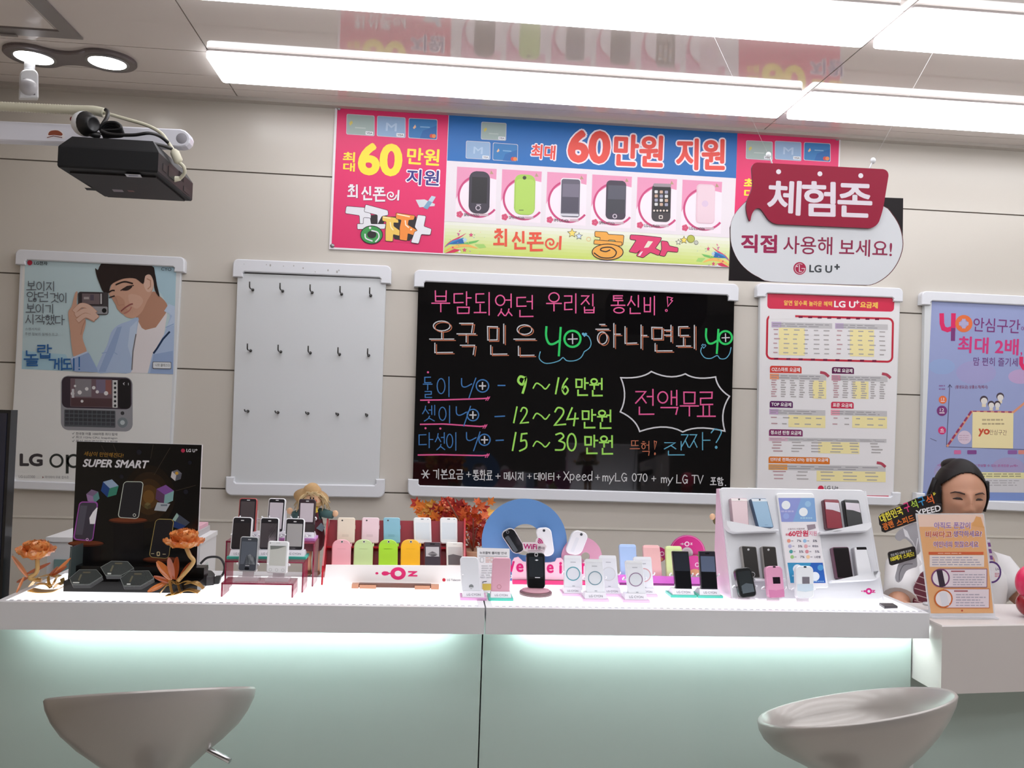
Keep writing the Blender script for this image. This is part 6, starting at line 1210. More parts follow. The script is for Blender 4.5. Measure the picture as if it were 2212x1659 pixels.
for i in range(26):
    x, y = R.gauss(962, 7), R.uniform(1074, 1108); x += (1074-y)*-.1
    MB().ball(onY(x, y, YP_+R.uniform(.015, .04)), R.uniform(.0032, .0048), mat((196, 76, 46) if i % 3 else (226, 140, 96), rough=.35), 8, 6).build('berry', t)
for x, y in ((955, 1115), (966, 1080), (1022, 1120), (1030, 1140)): MB().tube(curve([tuple(onY(1022, 1190, YP_)), tuple(onY((x+1022)/2, (y+1190)/2-6, YP_)), tuple(onY(x, y, YP_))], 5), .0018, mat((110, 60, 40)), 6).build('twig', t)
# ================================================================== STRAW DOLLS
def doll(label, ox, oy, D, shirt, pants, mirror=1):
    oy = 900.0
    while onY(ox, oy+100, D).z > ZT+.0006: oy += .25
    P = lambda x, y, dy=0: onY(ox+(x-675)*mirror, oy+100+(y-1250)*.94, D+dy); s_ = D/F_PX
    SKN = mat((222, 180, 144), rough=.7); STR = mat((206, 182, 140), rough=.8); HT = mat((186, 150, 104), rough=.8, noise=.15, nscale=200)
    t = thing('straw_doll', label, 'doll', (P(675, 1248).x, D, ZT), 'straw dolls')
    MB().ball(P(675, 1077), (21*s_, 19*s_, 23*s_), SKN, 18, 12).build('head', t)
    ha = Vector((.18*mirror, -.45, 1)).normalized(); hc = P(673, 1066, .008)
    MB().lathe([(0, 26*s_), (10*s_, 25*s_), (18*s_, 16*s_), (22*s_, 2*s_), (37*s_, -4*s_), (36*s_, -5.5*s_), (20*s_, .5*s_), (0, 1*s_)], hc, HT, 26, axis=ha).build('hat', t)
    RR = random.Random(5); b = MB()
    for i in range(70):
        a = RR.uniform(-1.2, 1.2); sd = 1 if i % 2 else -1
        st = P(675+sd*RR.uniform(8, 20), 1064+RR.uniform(-4, 6), -.016*RR.random()); en = P(675+sd*RR.uniform(20, 40), 1090+RR.uniform(-8, 16), RR.uniform(-.02, .02)); md = (st+en)/2+Vector((sd*.004, -.006, .004)); b.tube([st, md, en], .0009, STR, 4)
    for i in range(18):
        st = P(675+RR.uniform(-14, 14), 1058, -.02); en = P(675+RR.uniform(-18, 18), 1066+RR.uniform(0, 5), -.022); b.tube([st, en], .0009, STR, 4)
    b.build('straw_hair', t)['kind'] = 'stuff'
    for x in (671, 677): MB().ball(P(x, 1073, -18*s_), (1.7*s_, 1*s_, 2.6*s_), mat((24, 20, 20), rough=.3), 8, 6).build('eye', t)
    MB().ball(P(682, 1079, -18.5*s_), 2.6*s_, mat((206, 90, 60), rough=.5), 8, 6).build('nose', t)
    b = MB(); c = P(675, 1115); b.loft([[Vector((c.x+rx*s_*math.cos(a), D+ry*s_*math.sin(a), P(675, yy).z)) for a in [2*math.pi*i/18 for i in range(18)]] for yy, rx, ry in ((1136, 21, 14), (1120, 20, 14), (1106, 17, 12), (1097, 9, 8))], mat(shirt, rough=.8)); b.build('shirt', t)
    for sd in (-1, 1):
        MB().tube([P(675+sd*14, 1104), P(675+sd*28, 1108, -.005), P(675+sd*44, 1112, -.012)], [9*s_, 9.5*s_, 7.5*s_], mat(shirt, rough=.8), 12).build('sleeve', t)
        MB().ball(P(675+sd*49, 1108 if sd > 0 else 1102, -.012), (6.5*s_, 5*s_, 7*s_), SKN, 12, 8).build('hand', t)
        MB().tube([P(675+sd*8, 1188), P(675+sd*9, 1215), P(675+sd*9, 1244)], [8*s_, 6*s_, 7*s_], SKN, 12).build('leg', t)
        MB().ball(P(675+sd*9, 1245, -.008), (8*s_, 12*s_, 5*s_), mat((120, 86, 60), rough=.6), 12, 8).build('shoe', t)
        MB().tube([P(675+sd*9, 1101, -.016), P(675+sd*11, 1122, -.017)], 3*s_, mat(pants, rough=.8), 8).build('strap', t)
    b = MB(); b.loft([[Vector((c.x+rx*s_*math.cos(a), D+ry*s_*math.sin(a), P(675, yy).z)) for a in [2*math.pi*i/20 for i in range(20)]] for yy, rx, ry in ((1192, 21, 15), (1180, 27, 18), (1160, 28, 18), (1140, 25, 16.5), (1120, 21, 14.6))], mat(pants, rough=.8, noise=.2, nscale=300)); b.build('overalls', t)
    MB().plate([P(x, y, -19*s_) for x, y in ((683, 1142), (694, 1129), (702, 1140), (696, 1150))], [P(x, y, -17*s_) for x, y in ((683, 1142), (694, 1129), (702, 1140), (696, 1150))], mat((104, 120, 130), rough=.8)).build('patch', t)
    b = MB(); b.ball(P(679, 1094, -12*s_), (8*s_, 5*s_, 5*s_), mat((226, 196, 70), rough=.7), 10, 8); b.tube([P(681, 1096, -15*s_), P(684, 1106, -17*s_)], [4*s_, 3*s_], mat((226, 196, 70), rough=.7), 8); b.build('scarf', t)
doll('straw doll with hat and green shirt standing between the risers and red rack', 675, 1150, YBK-.04, (62, 92, 92), (86, 30, 42))
doll('straw doll mostly hidden behind the white phone board', 1588, 1176, YBK-.03, (118, 110, 76), (86, 34, 52))
# ================================================================== WHITE PHONE BOARD ON THE RIGHT
PP = lean(1745, 1298, ZT, 17.5); PN = PP[1]
C6 = lambda q: [(1530+x*.180832, 1030+y*.180832) for x, y in q]
t = thing('phone_board', 'large white leaning phone board with four ledges and a price sheet', 'display', onP(1745, 1298, *PP).to_tuple())
WB = mat((222, 223, 228), rough=.35)
outl = rrect(C6([(140, 125), (1868, 155), (2087, 1472), (289, 1458)]), [7, 9, 9, 4])
body_px(outl, PP[0], PN, .008, WB, bev=.002).build('panel', t)
tl, bl = onP(*C6([(146, 150)])[0], *PP), onP(*C6([(288, 1466)])[0], *PP); bl.z = ZT
def wedge(x_off, m, nm):
    a_, b_ = tl+Vector((x_off, .009, 0)), bl+Vector((x_off, .009, 0)); c_ = Vector((a_.x, a_.y+.035, ZT))
    top2 = a_+Vector((0, .02, -.004)); MB().plate([a_, b_, c_, top2], [p+Vector((.004, 0, 0)) for p in (a_, b_, c_, top2)], m).build(nm, t)
tl_w = tl.x
# side panels follow the lean: built as thin triangular plates
for (px_t, px_b, nm, m) in (((142, 140), (289, 1466), 'side_panel', mat((232, 196, 218), rough=.3)), ((1866, 170), (2086, 1474), 'side_panel', WB)):
    a_, b_ = onP(*C6([px_t])[0], PP[0]-PN*.008, PN), onP(*C6([px_b])[0], PP[0]-PN*.008, PN); b_.z = ZT+.0004; d = -.004 if nm and px_t[0] < 900 else .004
    pr = [a_, b_, Vector((a_.x, a_.y+.018, ZT+.0004)), a_+Vector((0, .016, -.002))]
    MB().plate(pr, [p+Vector((d, 0, 0)) for p in pr], m).build(nm, t)
sd = Art(PP[0], PN)
for q in ([(225, 515), (245, 590), (300, 625), (845, 628), (850, 650), (330, 668), (262, 640), (222, 585)], [(1335, 655), (1880, 622), (1920, 590), (1930, 530), (1958, 560), (1955, 610), (1905, 650), (1345, 680)], [(545, 1205), (590, 1215), (930, 1215), (940, 1240), (560, 1240)], [(1470, 1235), (1980, 1205), (2025, 1170), (2035, 1110), (2062, 1140), (2058, 1195), (2000, 1235), (1480, 1262)]):
    body_px(rrect(C6(q), 1.5, 2), PP[0]+PN*.022, PN, .0215, mat((228, 229, 234), rough=.3), bev=.002).build('ledge', t)
hold = rrect(C6([(812, 195), (1258, 195), (1440, 1325), (962, 1345)]), 5)
h = body_px(hold, PP[0]+PN*.007, PN, .0065, mat((234, 235, 238), rough=.25), bev=.0015).build('sheet_holder', t)
A = Art(PP[0]+PN*.007, PN); A.crop(1530, 1030, .180832); A.rough = .3
A.poly([(832, 250), (1268, 250), (1410, 1290), (960, 1290)], (232, 228, 232), 1)
A.poly([(836, 252), (1268, 252), (1292, 536), (876, 538)], (128, 166, 214), 2); A.poly([(836, 252), (1110, 252), (1010, 538), (876, 538)], (140, 150, 210), 3); A.disc(928, 338, 52, (232, 236, 240), 4); A.disc(1136, 420, 52, (232, 236, 240), 4); A.bars(870, 395, 1030, 430, 1, (176, 176, 220), 4, 4, .6, 3); A.bars(1100, 480, 1250, 505, 1, (170, 206, 226), 4, 4, .6, 4); A.disc(1190, 325, 36, (150, 190, 224), 4); A.disc(930, 470, 36, (150, 166, 220), 4)
A.poly([(1175, 575), (1275, 565), (1285, 615), (1190, 640)], (150, 136, 146), 3)
A.text('최대', 925, 706, 962, 706, 30, (210, 70, 100), 3, bold=.02); A.text('60만원', 962, 714, 1196, 712, 74, (206, 50, 84), 3, bold=.03); A.text('지원', 1204, 706, 1296, 704, 58, (216, 120, 150), 3, bold=.01); A.text('신용카드 이용하면', 950, 636, 1150, 632, 22, (150, 130, 140), 3, bold=.01)
for r in range(4):
    xo = 945+r*13; yy = 765+r*64
    for c_, (cc, s_) in enumerate((((226, 150, 130), (0, '7%')), ((150, 190, 226), (1, '5%')), ((180, 180, 214), (0, '5%')), ((226, 170, 176), (1, '최대5%')), ((80, 160, 160), (0, '5%')), ((214, 140, 150), (1, '5%')), ((160, 200, 130), (0, '7%')), ((240, 200, 160), (1, '1.5만원')))[r*2:r*2+2]):
        x = xo+18+c_*190; A.disc(x, yy, 22, cc, 3); A.rect(x+28, yy-6, x+52, yy+6, (180, 176, 186), 3); A.text(s_[1], x+(96 if len(s_[1]) < 4 else 76), yy+14, x+148, yy+14, 28, (110, 106, 124), 3, bold=.02)
A.poly([(945, 1026), (1368, 1026), (1402, 1268), (982, 1268)], (60, 146, 190), 2); A.poly([(1230, 1026), (1368, 1026), (1402, 1268), (1130, 1268)], (46, 96, 180), 3); A.disc(1065, 1100, 54, (226, 232, 240), 4); A.disc(1275, 1190, 54, (226, 232, 240), 4); A.disc(1340, 1085, 36, (80, 150, 206), 4); A.bars(1250, 1240, 1390, 1258, 1, (140, 176, 216), 4, 4, .7, 4); A.bars(1000, 1170, 1070, 1195, 1, (150, 196, 220), 4, 2, .7, 5)
A.build('price_sheet', t)
A = Art(PP[0], PN); A.crop(1530, 1030, .180832); A.ring(1918, 1367, 17, 38, (206, 40, 130), 2); A.disc(1868, 1366, 16, (206, 40, 130), 2, ry=12); A.disc(1836, 1366, 9, (206, 40, 130), 2, ry=7); A.line([(1860, 1366), (1885, 1366)], 12, (206, 40, 130), 2); A.text('z', 1950, 1384, 1996, 1385, 32, (206, 40, 130), 2, bold=.04); A.build('logo', t)
PB6 = (PP[0]+PN*.0155, PN)
G6 = 'phones on the white leaning board'
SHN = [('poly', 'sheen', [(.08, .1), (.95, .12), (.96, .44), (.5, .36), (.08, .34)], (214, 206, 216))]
for lab_, q, c_, side, ft in (
    ('pale pink flip phone on the upper left ledge of the white board', [(265, 248), (468, 254), (490, 605), (298, 600)], (232, 208, 214), (176, 150, 160), [('poly', 'top_band', [(.02, .02), (.98, .03), (.98, .1), (.05, .11)], (246, 236, 236)), ('disc', 'camera_lens', .5, .05, 2, (50, 46, 50), 3), ('rr', 'logo', .5, .9, .64, .915, .3, (206, 180, 188), 2)]),
    ('light blue flip phone leaning on the upper left ledge of the white board', [(505, 255), (700, 258), (785, 608), (600, 606)], (156, 190, 218), (66, 92, 124), [('poly', 'top_band', [(.02, .02), (.98, .03), (.98, .1), (.05, .11)], (226, 234, 242)), ('disc', 'camera_lens', .54, .05, 2, (40, 44, 54), 3), ('rr', 'logo', .45, .9, .65, .915, .3, (120, 154, 184), 2)]),
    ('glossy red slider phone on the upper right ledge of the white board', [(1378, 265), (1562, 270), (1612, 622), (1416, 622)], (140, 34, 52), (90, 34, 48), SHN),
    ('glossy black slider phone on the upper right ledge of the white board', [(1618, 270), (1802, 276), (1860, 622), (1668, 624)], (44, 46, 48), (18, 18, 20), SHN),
    ('black slider phone on the lower left ledge behind the front black phone', [(392, 822), (575, 832), (622, 1208), (440, 1205)], (40, 38, 38), (150, 146, 144), [('disc', 'logo', .45, .11, 2.4, (196, 196, 200)), ('ring', 'key_ring', .5, .9, 5, 6, (200, 200, 204))]),
    ('black slider phone on the lower left ledge behind the rose pink flip phone', [(638, 826), (808, 832), (850, 1210), (680, 1208)], (42, 38, 36), (150, 146, 144), [('disc', 'logo', .45, .11, 2.4, (196, 196, 200))]),
    ('black bar phone on the lower right ledge of the white board', [(1480, 840), (1678, 836), (1738, 1218), (1540, 1216)], (34, 30, 34), (110, 70, 90), [('rr', 'screen', .05, .05, .95, .96, 1, (28, 25, 28), 1)]),
    ('white bar phone with black display strip on the lower right board ledge', [(1738, 838), (1892, 836), (1975, 1205), (1790, 1216)], (234, 235, 240), (186, 186, 192), [('rr', 'display', .2, .005, .96, .09, 1, (26, 26, 30))])):
    phone(lab_, C6(q), PB6, .0145, c_, 3.5, ft, G6, side=side)
# three phones in front on clear stands
for lab_, x0, x1, yb, q, c_, ft in (
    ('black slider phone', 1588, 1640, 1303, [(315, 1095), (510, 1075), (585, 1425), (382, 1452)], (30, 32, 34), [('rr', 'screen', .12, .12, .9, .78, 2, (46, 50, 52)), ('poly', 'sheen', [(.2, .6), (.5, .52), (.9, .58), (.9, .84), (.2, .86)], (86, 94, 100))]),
    ('rose pink flip phone', 1652, 1704, 1306, [(682, 1065), (884, 1065), (918, 1440), (722, 1447)], (222, 156, 188), [('rr', 'display', .36, .35, .8, .56, .5, (34, 26, 34)), ('rr', 'camera_lens', .44, .005, .6, .055, .5, (60, 44, 56), 2), ('poly', 'lower_face', [(.05, .74), (.5, .77), (.97, .73), (.97, .985), (.06, .985)], (206, 130, 170))]),
    ('white and pale blue flip phone', 1717, 1768, 1308, [(1048, 1060), (1255, 1066), (1265, 1448), (1058, 1455)], (232, 236, 240), [('rr', 'display', .34, .34, .76, .55, .5, (120, 116, 124)), ('rr', 'camera_lens', .44, .01, .6, .06, .5, (40, 54, 66), 2), ('poly', 'lower_face', [(.04, .56), (.96, .56), (.96, .76), (.5, .8), (.04, .76)], (206, 222, 234))])):
    pl = clear_stand('clear stand under the %s before the white board' % lab_, x0, x1, yb, ZT)
    phone(lab_+' on a clear stand before the white board', C6(q), pl, .013, c_, [9, 9, 8, 8], ft, 'phones on clear stands before the white board')
t = MB()
q = [(1860+x*.15913, 1230+y*.15913) for x, y in ((245, 452), (430, 454), (498, 494), (318, 500))]
f = [onZ(x, y, ZT+.006) for x, y in q]; tag(MB().plate(f, [p-Vector((0, 0, .0055)) for p in f], mat((40, 34, 40), rough=.35), bev=.001).build('memory_card'), 'small flat black card lying on the counter right of the white board', 'card')
# ================================================================== CUT OUT SIGN
C7 = lambda q: [(1852+x*.229, 980+y*.229) for x, y in q]
YO = YSB-.03
t = thing('cutout_sign', 'die cut cardboard sign with colourful slanted lettering and a silver shape', 'sign', onY(1965, 1262, YO).to_tuple())
BKC = mat((26, 22, 22), rough=.35)
so = [(205, 600), (225, 570), (440, 480), (470, 462), (560, 420), (640, 400), (690, 385), (705, 352), (748, 372), (752, 420), (738, 478), (795, 475), (805, 550), (600, 600), (556, 640), (380, 700), (262, 745), (235, 735), (228, 690), (212, 670)]
body_px(C7(so), (0, YO, 0), NB, .003, BKC).build('slogan_panel', t)
ho = curve([(370, 760), (430, 700), (560, 650), (600, 760), (590, 930), (560, 960), (565, 1060), (520, 1080), (460, 1110), (420, 1190), (385, 1215), (360, 1180), (375, 1110), (400, 1035), (480, 1010), (540, 930), (520, 860), (450, 800), (400, 825), (365, 800)], 3, True)
body_px(C7(ho), (0, YO+.004, 0), NB, .003, mat((178, 178, 184), rough=.3, metal=.3)).build('silver_shape', t)
body_px(rrect(C7([(288, 930), (545, 870), (560, 985), (310, 1060)]), 5), (0, YO-.002, 0), NB, .003, BKC).build('speed_tag', t)
A = Art((0, YO, 0), NB); A.crop(1852, 980, .229)
A.text('대한민국', 232, 658, 440, 570, 84, (236, 222, 80), 2, bold=.02); A.text('광랜', 252, 728, 352, 690, 70, (222, 120, 50), 2, bold=.02); A.text('스피드', 380, 690, 545, 632, 66, (222, 120, 50), 2, bold=.02)
for ch, x0, y0, x1, y1, h_, c_ in (('구', 455, 560, 510, 540, 92, (226, 70, 130)), ('석', 522, 530, 580, 508, 86, (176, 206, 80)), ('구', 590, 500, 650, 478, 86, (60, 150, 206)), ('석', 662, 490, 730, 468, 90, (226, 110, 60))): A.text(ch, x0, y0, x1, y1, h_, c_, 2, bold=.015)
A.text('XPEED', 560, 592, 792, 538, 58, (232, 232, 234), 2, bold=.03)
for x, y in ((715, 362), (728, 358), (738, 368)): A.line([(722, 392), (x, y+6)], 5, (236, 222, 80), 2)
A.build('slogan_print', t)
A = Art((0, YO-.002, 0), NB); A.crop(1852, 980, .229); A.text('100메가 스피드!', 318, 1020, 540, 968, 48, (232, 220, 70), 2, bold=.025); A.text('안심 하고 사용할 초고속', 318, 972, 510, 925, 26, (206, 206, 206), 2, bold=.015); A.build('tag_print', t)
A = Art((0, YO+.004, 0), NB); A.crop(1852, 980, .229); A.line(curve([(395, 1195), (400, 1120), (440, 1050), (520, 1040)], 4), 8, (120, 118, 124), 1); A.line(curve([(440, 720), (470, 780), (520, 830), (550, 900)], 4), 10, (220, 220, 224), 1); A.poly([(430, 700), (470, 730), (500, 800), (450, 780)], (226, 226, 230), 1); A.line([(545, 940), (570, 800)], 10, (226, 226, 230), 1); A.build('silver_lines', t)
rx_ = onY(2012, 1150, YO+.0065).x; MB().tube([onY(2012, 1150, YO+.0065), (rx_, YO+.0065, ZS+.004)], .003, mat((200, 200, 204), rough=.3), 8).build('support_rod', t); MB().lathe([(0, .0005), (.016, .0005), (.016, .004), (.004, .005), (0, .005)], (rx_, YO+.0065, ZS), mat((200, 200, 204), rough=.3), 16).build('foot', t)
# ================================================================== ORANGE NOTICE ON THE SIDE COUNTER
NP = lean(2080, 1335, ZS, 6)
t = thing('notice_stand', 'clear acrylic stand with an orange price notice on the side counter', 'sign', onP(2080, 1335, *NP).to_tuple())
body_px(C7([(556, 563), (1196, 563), (1302, 1545), (690, 1545)]), NP[0], NP[1], .004, mat((236, 236, 240), rough=.1, alpha=.55)).build('acrylic_holder', t)
bf = [onP(*p, *NP) for p in C7([(688, 1540), (1302, 1540)])]
MB().plate([Vector((bf[0].x, bf[0].y-.012, ZS+.0005)), Vector((bf[1].x, bf[1].y-.012, ZS+.0005)), Vector((bf[1].x, bf[1].y+.06, ZS+.0005)), Vector((bf[0].x, bf[0].y+.06, ZS+.0005))], [Vector((bf[0].x, bf[0].y-.012, ZS+.004)), Vector((bf[1].x, bf[1].y-.012, ZS+.004)), Vector((bf[1].x, bf[1].y+.06, ZS+.004)), Vector((bf[0].x, bf[0].y+.06, ZS+.004))], mat((236, 236, 240), rough=.1, alpha=.6)).build('foot', t)
A = Art(NP[0], NP[1]); A.crop(1852, 980, .229); A.rough = .3
SW = lambda v: 568+(v-565)*.132
A.poly([(568, 575), (1186, 572), (1284, 1504), (694, 1506)], (232, 176, 126), 1); A.poly([(568, 575), (1186, 572), (1200, 690), (1100, 640), (1010, 690), (584, 690)], (238, 206, 190), 2); A.poly([(1120, 590), (1165, 600), (1195, 700), (1080, 680)], (226, 168, 110), 3)
for s_, x0, x1, y, h_, c_ in (('아직도 폰값이', 725, 1065, 708, 62, (150, 110, 176)), ('비싸다고', 645, 892, 792, 62, (196, 84, 60)), ('생각하세요?', 905, 1172, 784, 58, (130, 84, 150)), ('여인네의 핫찮으세요', 720, 1142, 884, 58, (150, 100, 160))): A.text(s_, x0-5, y+6, x1+6, y+6, h_+10, (240, 222, 226), 3, bold=.035); A.text(s_, x0, y, x1, y, h_, c_, 4, bold=.01)
A.rect(672, 926, 1190, 952, (216, 106, 70), 3); A.bars(760, 932, 1020, 948, 1, (236, 190, 160), 4, 5, .5, 5)
A.rr(682, 958, 1196, 1068, 4, (236, 222, 218), 3, 0, 0); A.bars(705, 968, 1180, 1058, 4, (172, 166, 186), 4, 8, .35, 6)
def nbox(y0, y1, xs, cxx, cy, ring_c, ph, seed):
    A.rr(xs, y0, 1225+(y0-1085)*.12, y1, 4, ring_c, 3); A.rr(xs+3, y0+6, 1219+(y0-1085)*.12, y1-6, 3, (232, 218, 226), 4); A.disc(cxx, cy, 88, ring_c, 5); A.disc(cxx, cy, 74, (238, 230, 234), 6)
    A.poly(rrect(ph, 2), (66, 54, 66) if seed == 1 else (226, 224, 232), 7); A.rect(cxx+100, y0+18, cxx+230, y0+30, (176, 100, 110), 5); A.bars(cxx+118, y0+45, 1212+(y0-1085)*.12, y1-14, 5, (176, 168, 184), 5, 7, .35, seed)
nbox(1085, 1262, 784, 784, 1172, (130, 76, 120), [(745, 1100), (800, 1096), (832, 1250), (776, 1258)], 1)
nbox(1272, 1458, 812, 812, 1368, (206, 110, 60), [(770, 1310), (842, 1306), (868, 1430), (800, 1436)], 2)
A.disc(988, 1480, 9, (190, 80, 60), 3)
A.build('notice_sheet', t)
# ================================================================== RED ORNAMENT AT THE RIGHT EDGE
YR_ = onZ(2200, 1334, ZS).y
p = onY(2228, 1300, YR_); s_ = pxs(p); z0 = ZS+.0006
t = thing('round_ornament', 'glossy pink and red rounded ornament at the right edge of the side counter', 'ornament', (p.x, YR_, z0))
MB().ball((p.x, YR_, z0+29*s_), (31*s_, 28*s_, 29*s_), mat((150, 20, 34), rough=.2, coat=.5), 24, 16).build('base_ball', t)
MB().ball((p.x+2*s_, YR_, z0+74*s_), (35*s_, 30*s_, 40*s_), mat((226, 44, 96), rough=.3, coat=.3), 24, 16).build('top_ball', t)
# ================================================================== BAR STOOLS
STL = mat((172, 167, 163), rough=.3, metal=.3, spec=.5, coat=.2)
def stool(label, left, right, D, dirn, tilt, lever_az, prof):
    a_, b_ = onY(left[0], left[1], D), onY(right[0], right[1], D); R_ = abs(b_.x-a_.x)/2; c = (a_+b_)/2; c.y = D
    t = thing('bar_stool', label, 'stool', (c.x, D, 0), 'silver bowl bar stools')
    n = 48; rise = Vector((math.sin(dirn), -math.cos(dirn), 0)); tn = math.tan(math.radians(tilt)); s_ = D/F_PX
    def ring(dr, dz, k, wav=1.0):
        o = []
        for i in range(n):
            a = 2*math.pi*i/n; p = Vector((math.cos(a), math.sin(a), 0))*(R_*dr)
            z = c.z-dz+p.dot(rise)*tn*k
            o.append(Vector((c.x+p.x, D+p.y, z)))
        return o
    outer = [ring(dr, dz, k) for dr, dz, k in prof]
    rim = [ring(.985, -.004, 1), ring(.955, -.002, 1)]
    inner = [ring(.90, .030, .95), ring(.78, .062, .85), ring(.55, .085, .6), ring(.25, .095, .3), ring(.01, .097, .0)]
    b = MB(); b.loft(outer[::-1]+rim+inner, STL, False, True, True); b.build('seat_shell', t)
    zb = outer[-1][0].z; rb = R_*prof[-1][0]
    MB().lathe([(rb, 0), (rb*.98, -.02), (.034, -.06), (.028, -.10), (.028, -.16)], (c.x, D, zb), STL, 32).build('collar', t)
    MB().lathe([(.025, 0), (.025, -(zb-.16)+.30)], (c.x, D, zb-.155), CHROME, 24).build('gas_lift', t)
    MB().lathe([(.030, .40), (.030, .06), (.05, .045), (.205, .012), (.21, .006), (.21, 0), (0, 0)], (c.x, D, 0), CHROME, 40).build('base', t)
    if lever_az:
        p0, p1 = onY(*lever_az[0], D-.02), onY(*lever_az[1], D-.035); p00 = Vector((c.x, D, p0.z+.03))
        MB().tube([p00*.3+p0*.7, p0, p1], .0045, CHROME, 10).build('lever', t)
    return t
k0 = 1.0
def prof_from(px, half, z_top, D, R_):  # px: (dy, half width) seen below the rim
    return px
PR_L = [(1.0, 0, 1), (.985, .014, 1), (.93, .034, .95), (.84, .055, .85), (.70, .076, .62), (.55, .094, .4), (.42, .112, .2), (.33, .128, .08), (.285, .146, 0), (.265, .165, 0)]
stool('silver bowl shaped bar stool with a chrome lever before the left counter', (112, 1509), (549, 1495), 1.46, .20, 19.0, ((440, 1614), (497, 1644)), PR_L)
stool('silver bowl shaped bar stool before the right end of the counter', (1650, 1552), (2035, 1506), 1.50, .66, 17.5, None, PR_L)
# ================================================================== SEATED PERSON BEHIND THE NOTICE
DP = 2.62
hc = onY(2074, 1071, DP); sP = DP/F_PX
PT = thing('person', 'person with black tied back hair in a white short sleeved shirt seated behind the notice', 'person', (hc.x, DP, .45))
SKIN = mat((190, 140, 114), rough=.5, sss=.15)
RY = Matrix.Rotation(math.radians(-15), 4, 'Z') @ Matrix.Rotation(math.radians(4), 4, 'X')
RY3 = RY.to_3x3()
def face(p):
    """carve an egg into a head: x right, -y front, z up (metres)"""
    x, y, z = p; h = z/.112
    jaw = max(0, -h-.05); w = 1-.30*jaw**1.3-.05*max(0, h)**2; x *= w
    if y < 0: y *= 1-.10*max(0, -h-.35)
    f = max(0, -y/.095); fr = f**2
    g = lambda cx, cz, sx, sz: math.exp(-((x-cx)/sx)**2-((z-cz)/sz)**2)
    d = 0
    d += .018*g(0, -.030, .013, .014)+.011*g(0, -.010, .009, .020)+.006*g(0, .008, .010, .018)     # nose
    d += .006*(g(.012, -.034, .007, .007)+g(-.012, -.034, .007, .007))
    d -= .009*(g(.031, .004, .015, .010)+g(-.031, .004, .015, .010))                                 # sockets
    d += .004*(g(.031, .004, .010, .007)+g(-.031, .004, .010, .007))                                 # lids
    d += .004*(g(.030, .022, .020, .007)+g(-.030, .022, .020, .007))                                 # brow
    d += .005*(g(.042, -.020, .018, .016)+g(-.042, -.020, .018, .016))                               # cheeks
    d += .006*g(0, -.062, .020, .006)+.006*g(0, -.071, .017, .006)-.004*g(0, -.0665, .022, .0025)    # lips
    d += .006*g(0, -.094, .018, .012)
    return Vector((x, y-d*fr*1.25, z))
HR = (.072, .090, .112)
def W3(p): return hc+RY3 @ Vector(p)
b = MB(); b.ball(hc, HR, SKIN, 72, 56, M=RY3, fn=face)
for s_ in (-1, 1):
    e = W3((s_*.073, .012, -.008)); b.ball(e, (.010, .020, .030), SKIN, 14, 10, M=RY3)
b.tube([W3((0, .02, -.06)), (hc.x-.005, DP+.025, hc.z-.135), (hc.x-.005, DP+.03, hc.z-.19)], [.050, .050, .060], SKIN, 20)
tz = hc.z-.19; bx = hc.x-.010; by = DP+.03
def tor(z, rx, ry, dx=0, dy=0): return [Vector((bx+dx+rx*math.cos(2*math.pi*i/28), by+dy+ry*math.sin(2*math.pi*i/28), z)) for i in range(28)]
b.loft([tor(.46, .165, .125), tor(.55, .155, .115), tor(.68, .135, .10), tor(.80, .145, .105, 0, -.01), tor(.90, .16, .11, 0, -.01), tor(tz-.06, .165, .10), tor(tz-.015, .12, .075), tor(tz+.01, .06, .055)], SKIN)
SH = {-1: Vector((bx-.150, by, tz-.055)), 1: Vector((bx+.155, by, tz-.05))}
EL = {-1: onY(1940, 1318, DP-.10), 1: onY(2214, 1292, DP-.04)}
WR = {-1: Vector((bx-.06, by-.34, .80)), 1: Vector((bx+.17, by-.34, .80))}
for s_ in (-1, 1):
    b.tube([SH[s_], SH[s_]*.5+EL[s_]*.5, EL[s_], EL[s_]*.6+WR[s_]*.4, WR[s_]], [.048, .042, .036, .034, .024], SKIN, 18)
    b.ball(SH[s_], .052, SKIN, 16, 12)
    d = (WR[s_]-EL[s_]).normalized(); d.z = -.1; d = d.normalized(); sd = d.cross(Vector((0, 0, 1))).normalized(); pc = WR[s_]+d*.045
    b.tube([WR[s_], WR[s_]+d*.03, WR[s_]+d*.085], [.024, .032, .030], SKIN, 14)
    for i, (off, L) in enumerate(((-.027, .062), (-.009, .072), (.009, .068), (.026, .052))):
        k = WR[s_]+d*.08+sd*off; b.tube([k, k+d*L*.45+Vector((0, 0, -.004)), k+d*L*.8+Vector((0, 0, -.018)), k+d*L*.92+Vector((0, 0, -.032))], [.0095, .009, .0082, .0065], SKIN, 10)
    th = WR[s_]+d*.03-sd*s_*.028; b.tube([th, th-sd*s_*.02+d*.025, th-sd*s_*.026+d*.05], [.012, .0105, .0085], SKIN, 10)
for s_ in (-1, 1):
    b.tube([(bx+s_*.085, by, .50), (bx+s_*.10, by-.22, .50), (bx+s_*.10, by-.36, .47), (bx+s_*.10, by-.36, .25), (bx+s_*.10, by-.34, .08)], [.085, .078, .06, .05, .038], SKIN, 18)
    b.tube([(bx+s_*.10, by-.32, .05), (bx+s_*.10, by-.46, .035)], [.042, .03], SKIN, 14)
o = b.build('body', PT)
md = o.modifiers.new('fuse', 'REMESH'); md.mode = 'VOXEL'; md.voxel_size = .0034; md.use_smooth_shade = True
sm = o.modifiers.new('soften', 'SMOOTH'); sm.factor = .5; sm.iterations = 3
bpy.context.view_layer.update()
me = bpy.data.meshes.new_from_object(o.evaluated_get(bpy.context.evaluated_depsgraph_get())); o.modifiers.clear(); o.data = me
for p in me.polygons: p.use_smooth = True
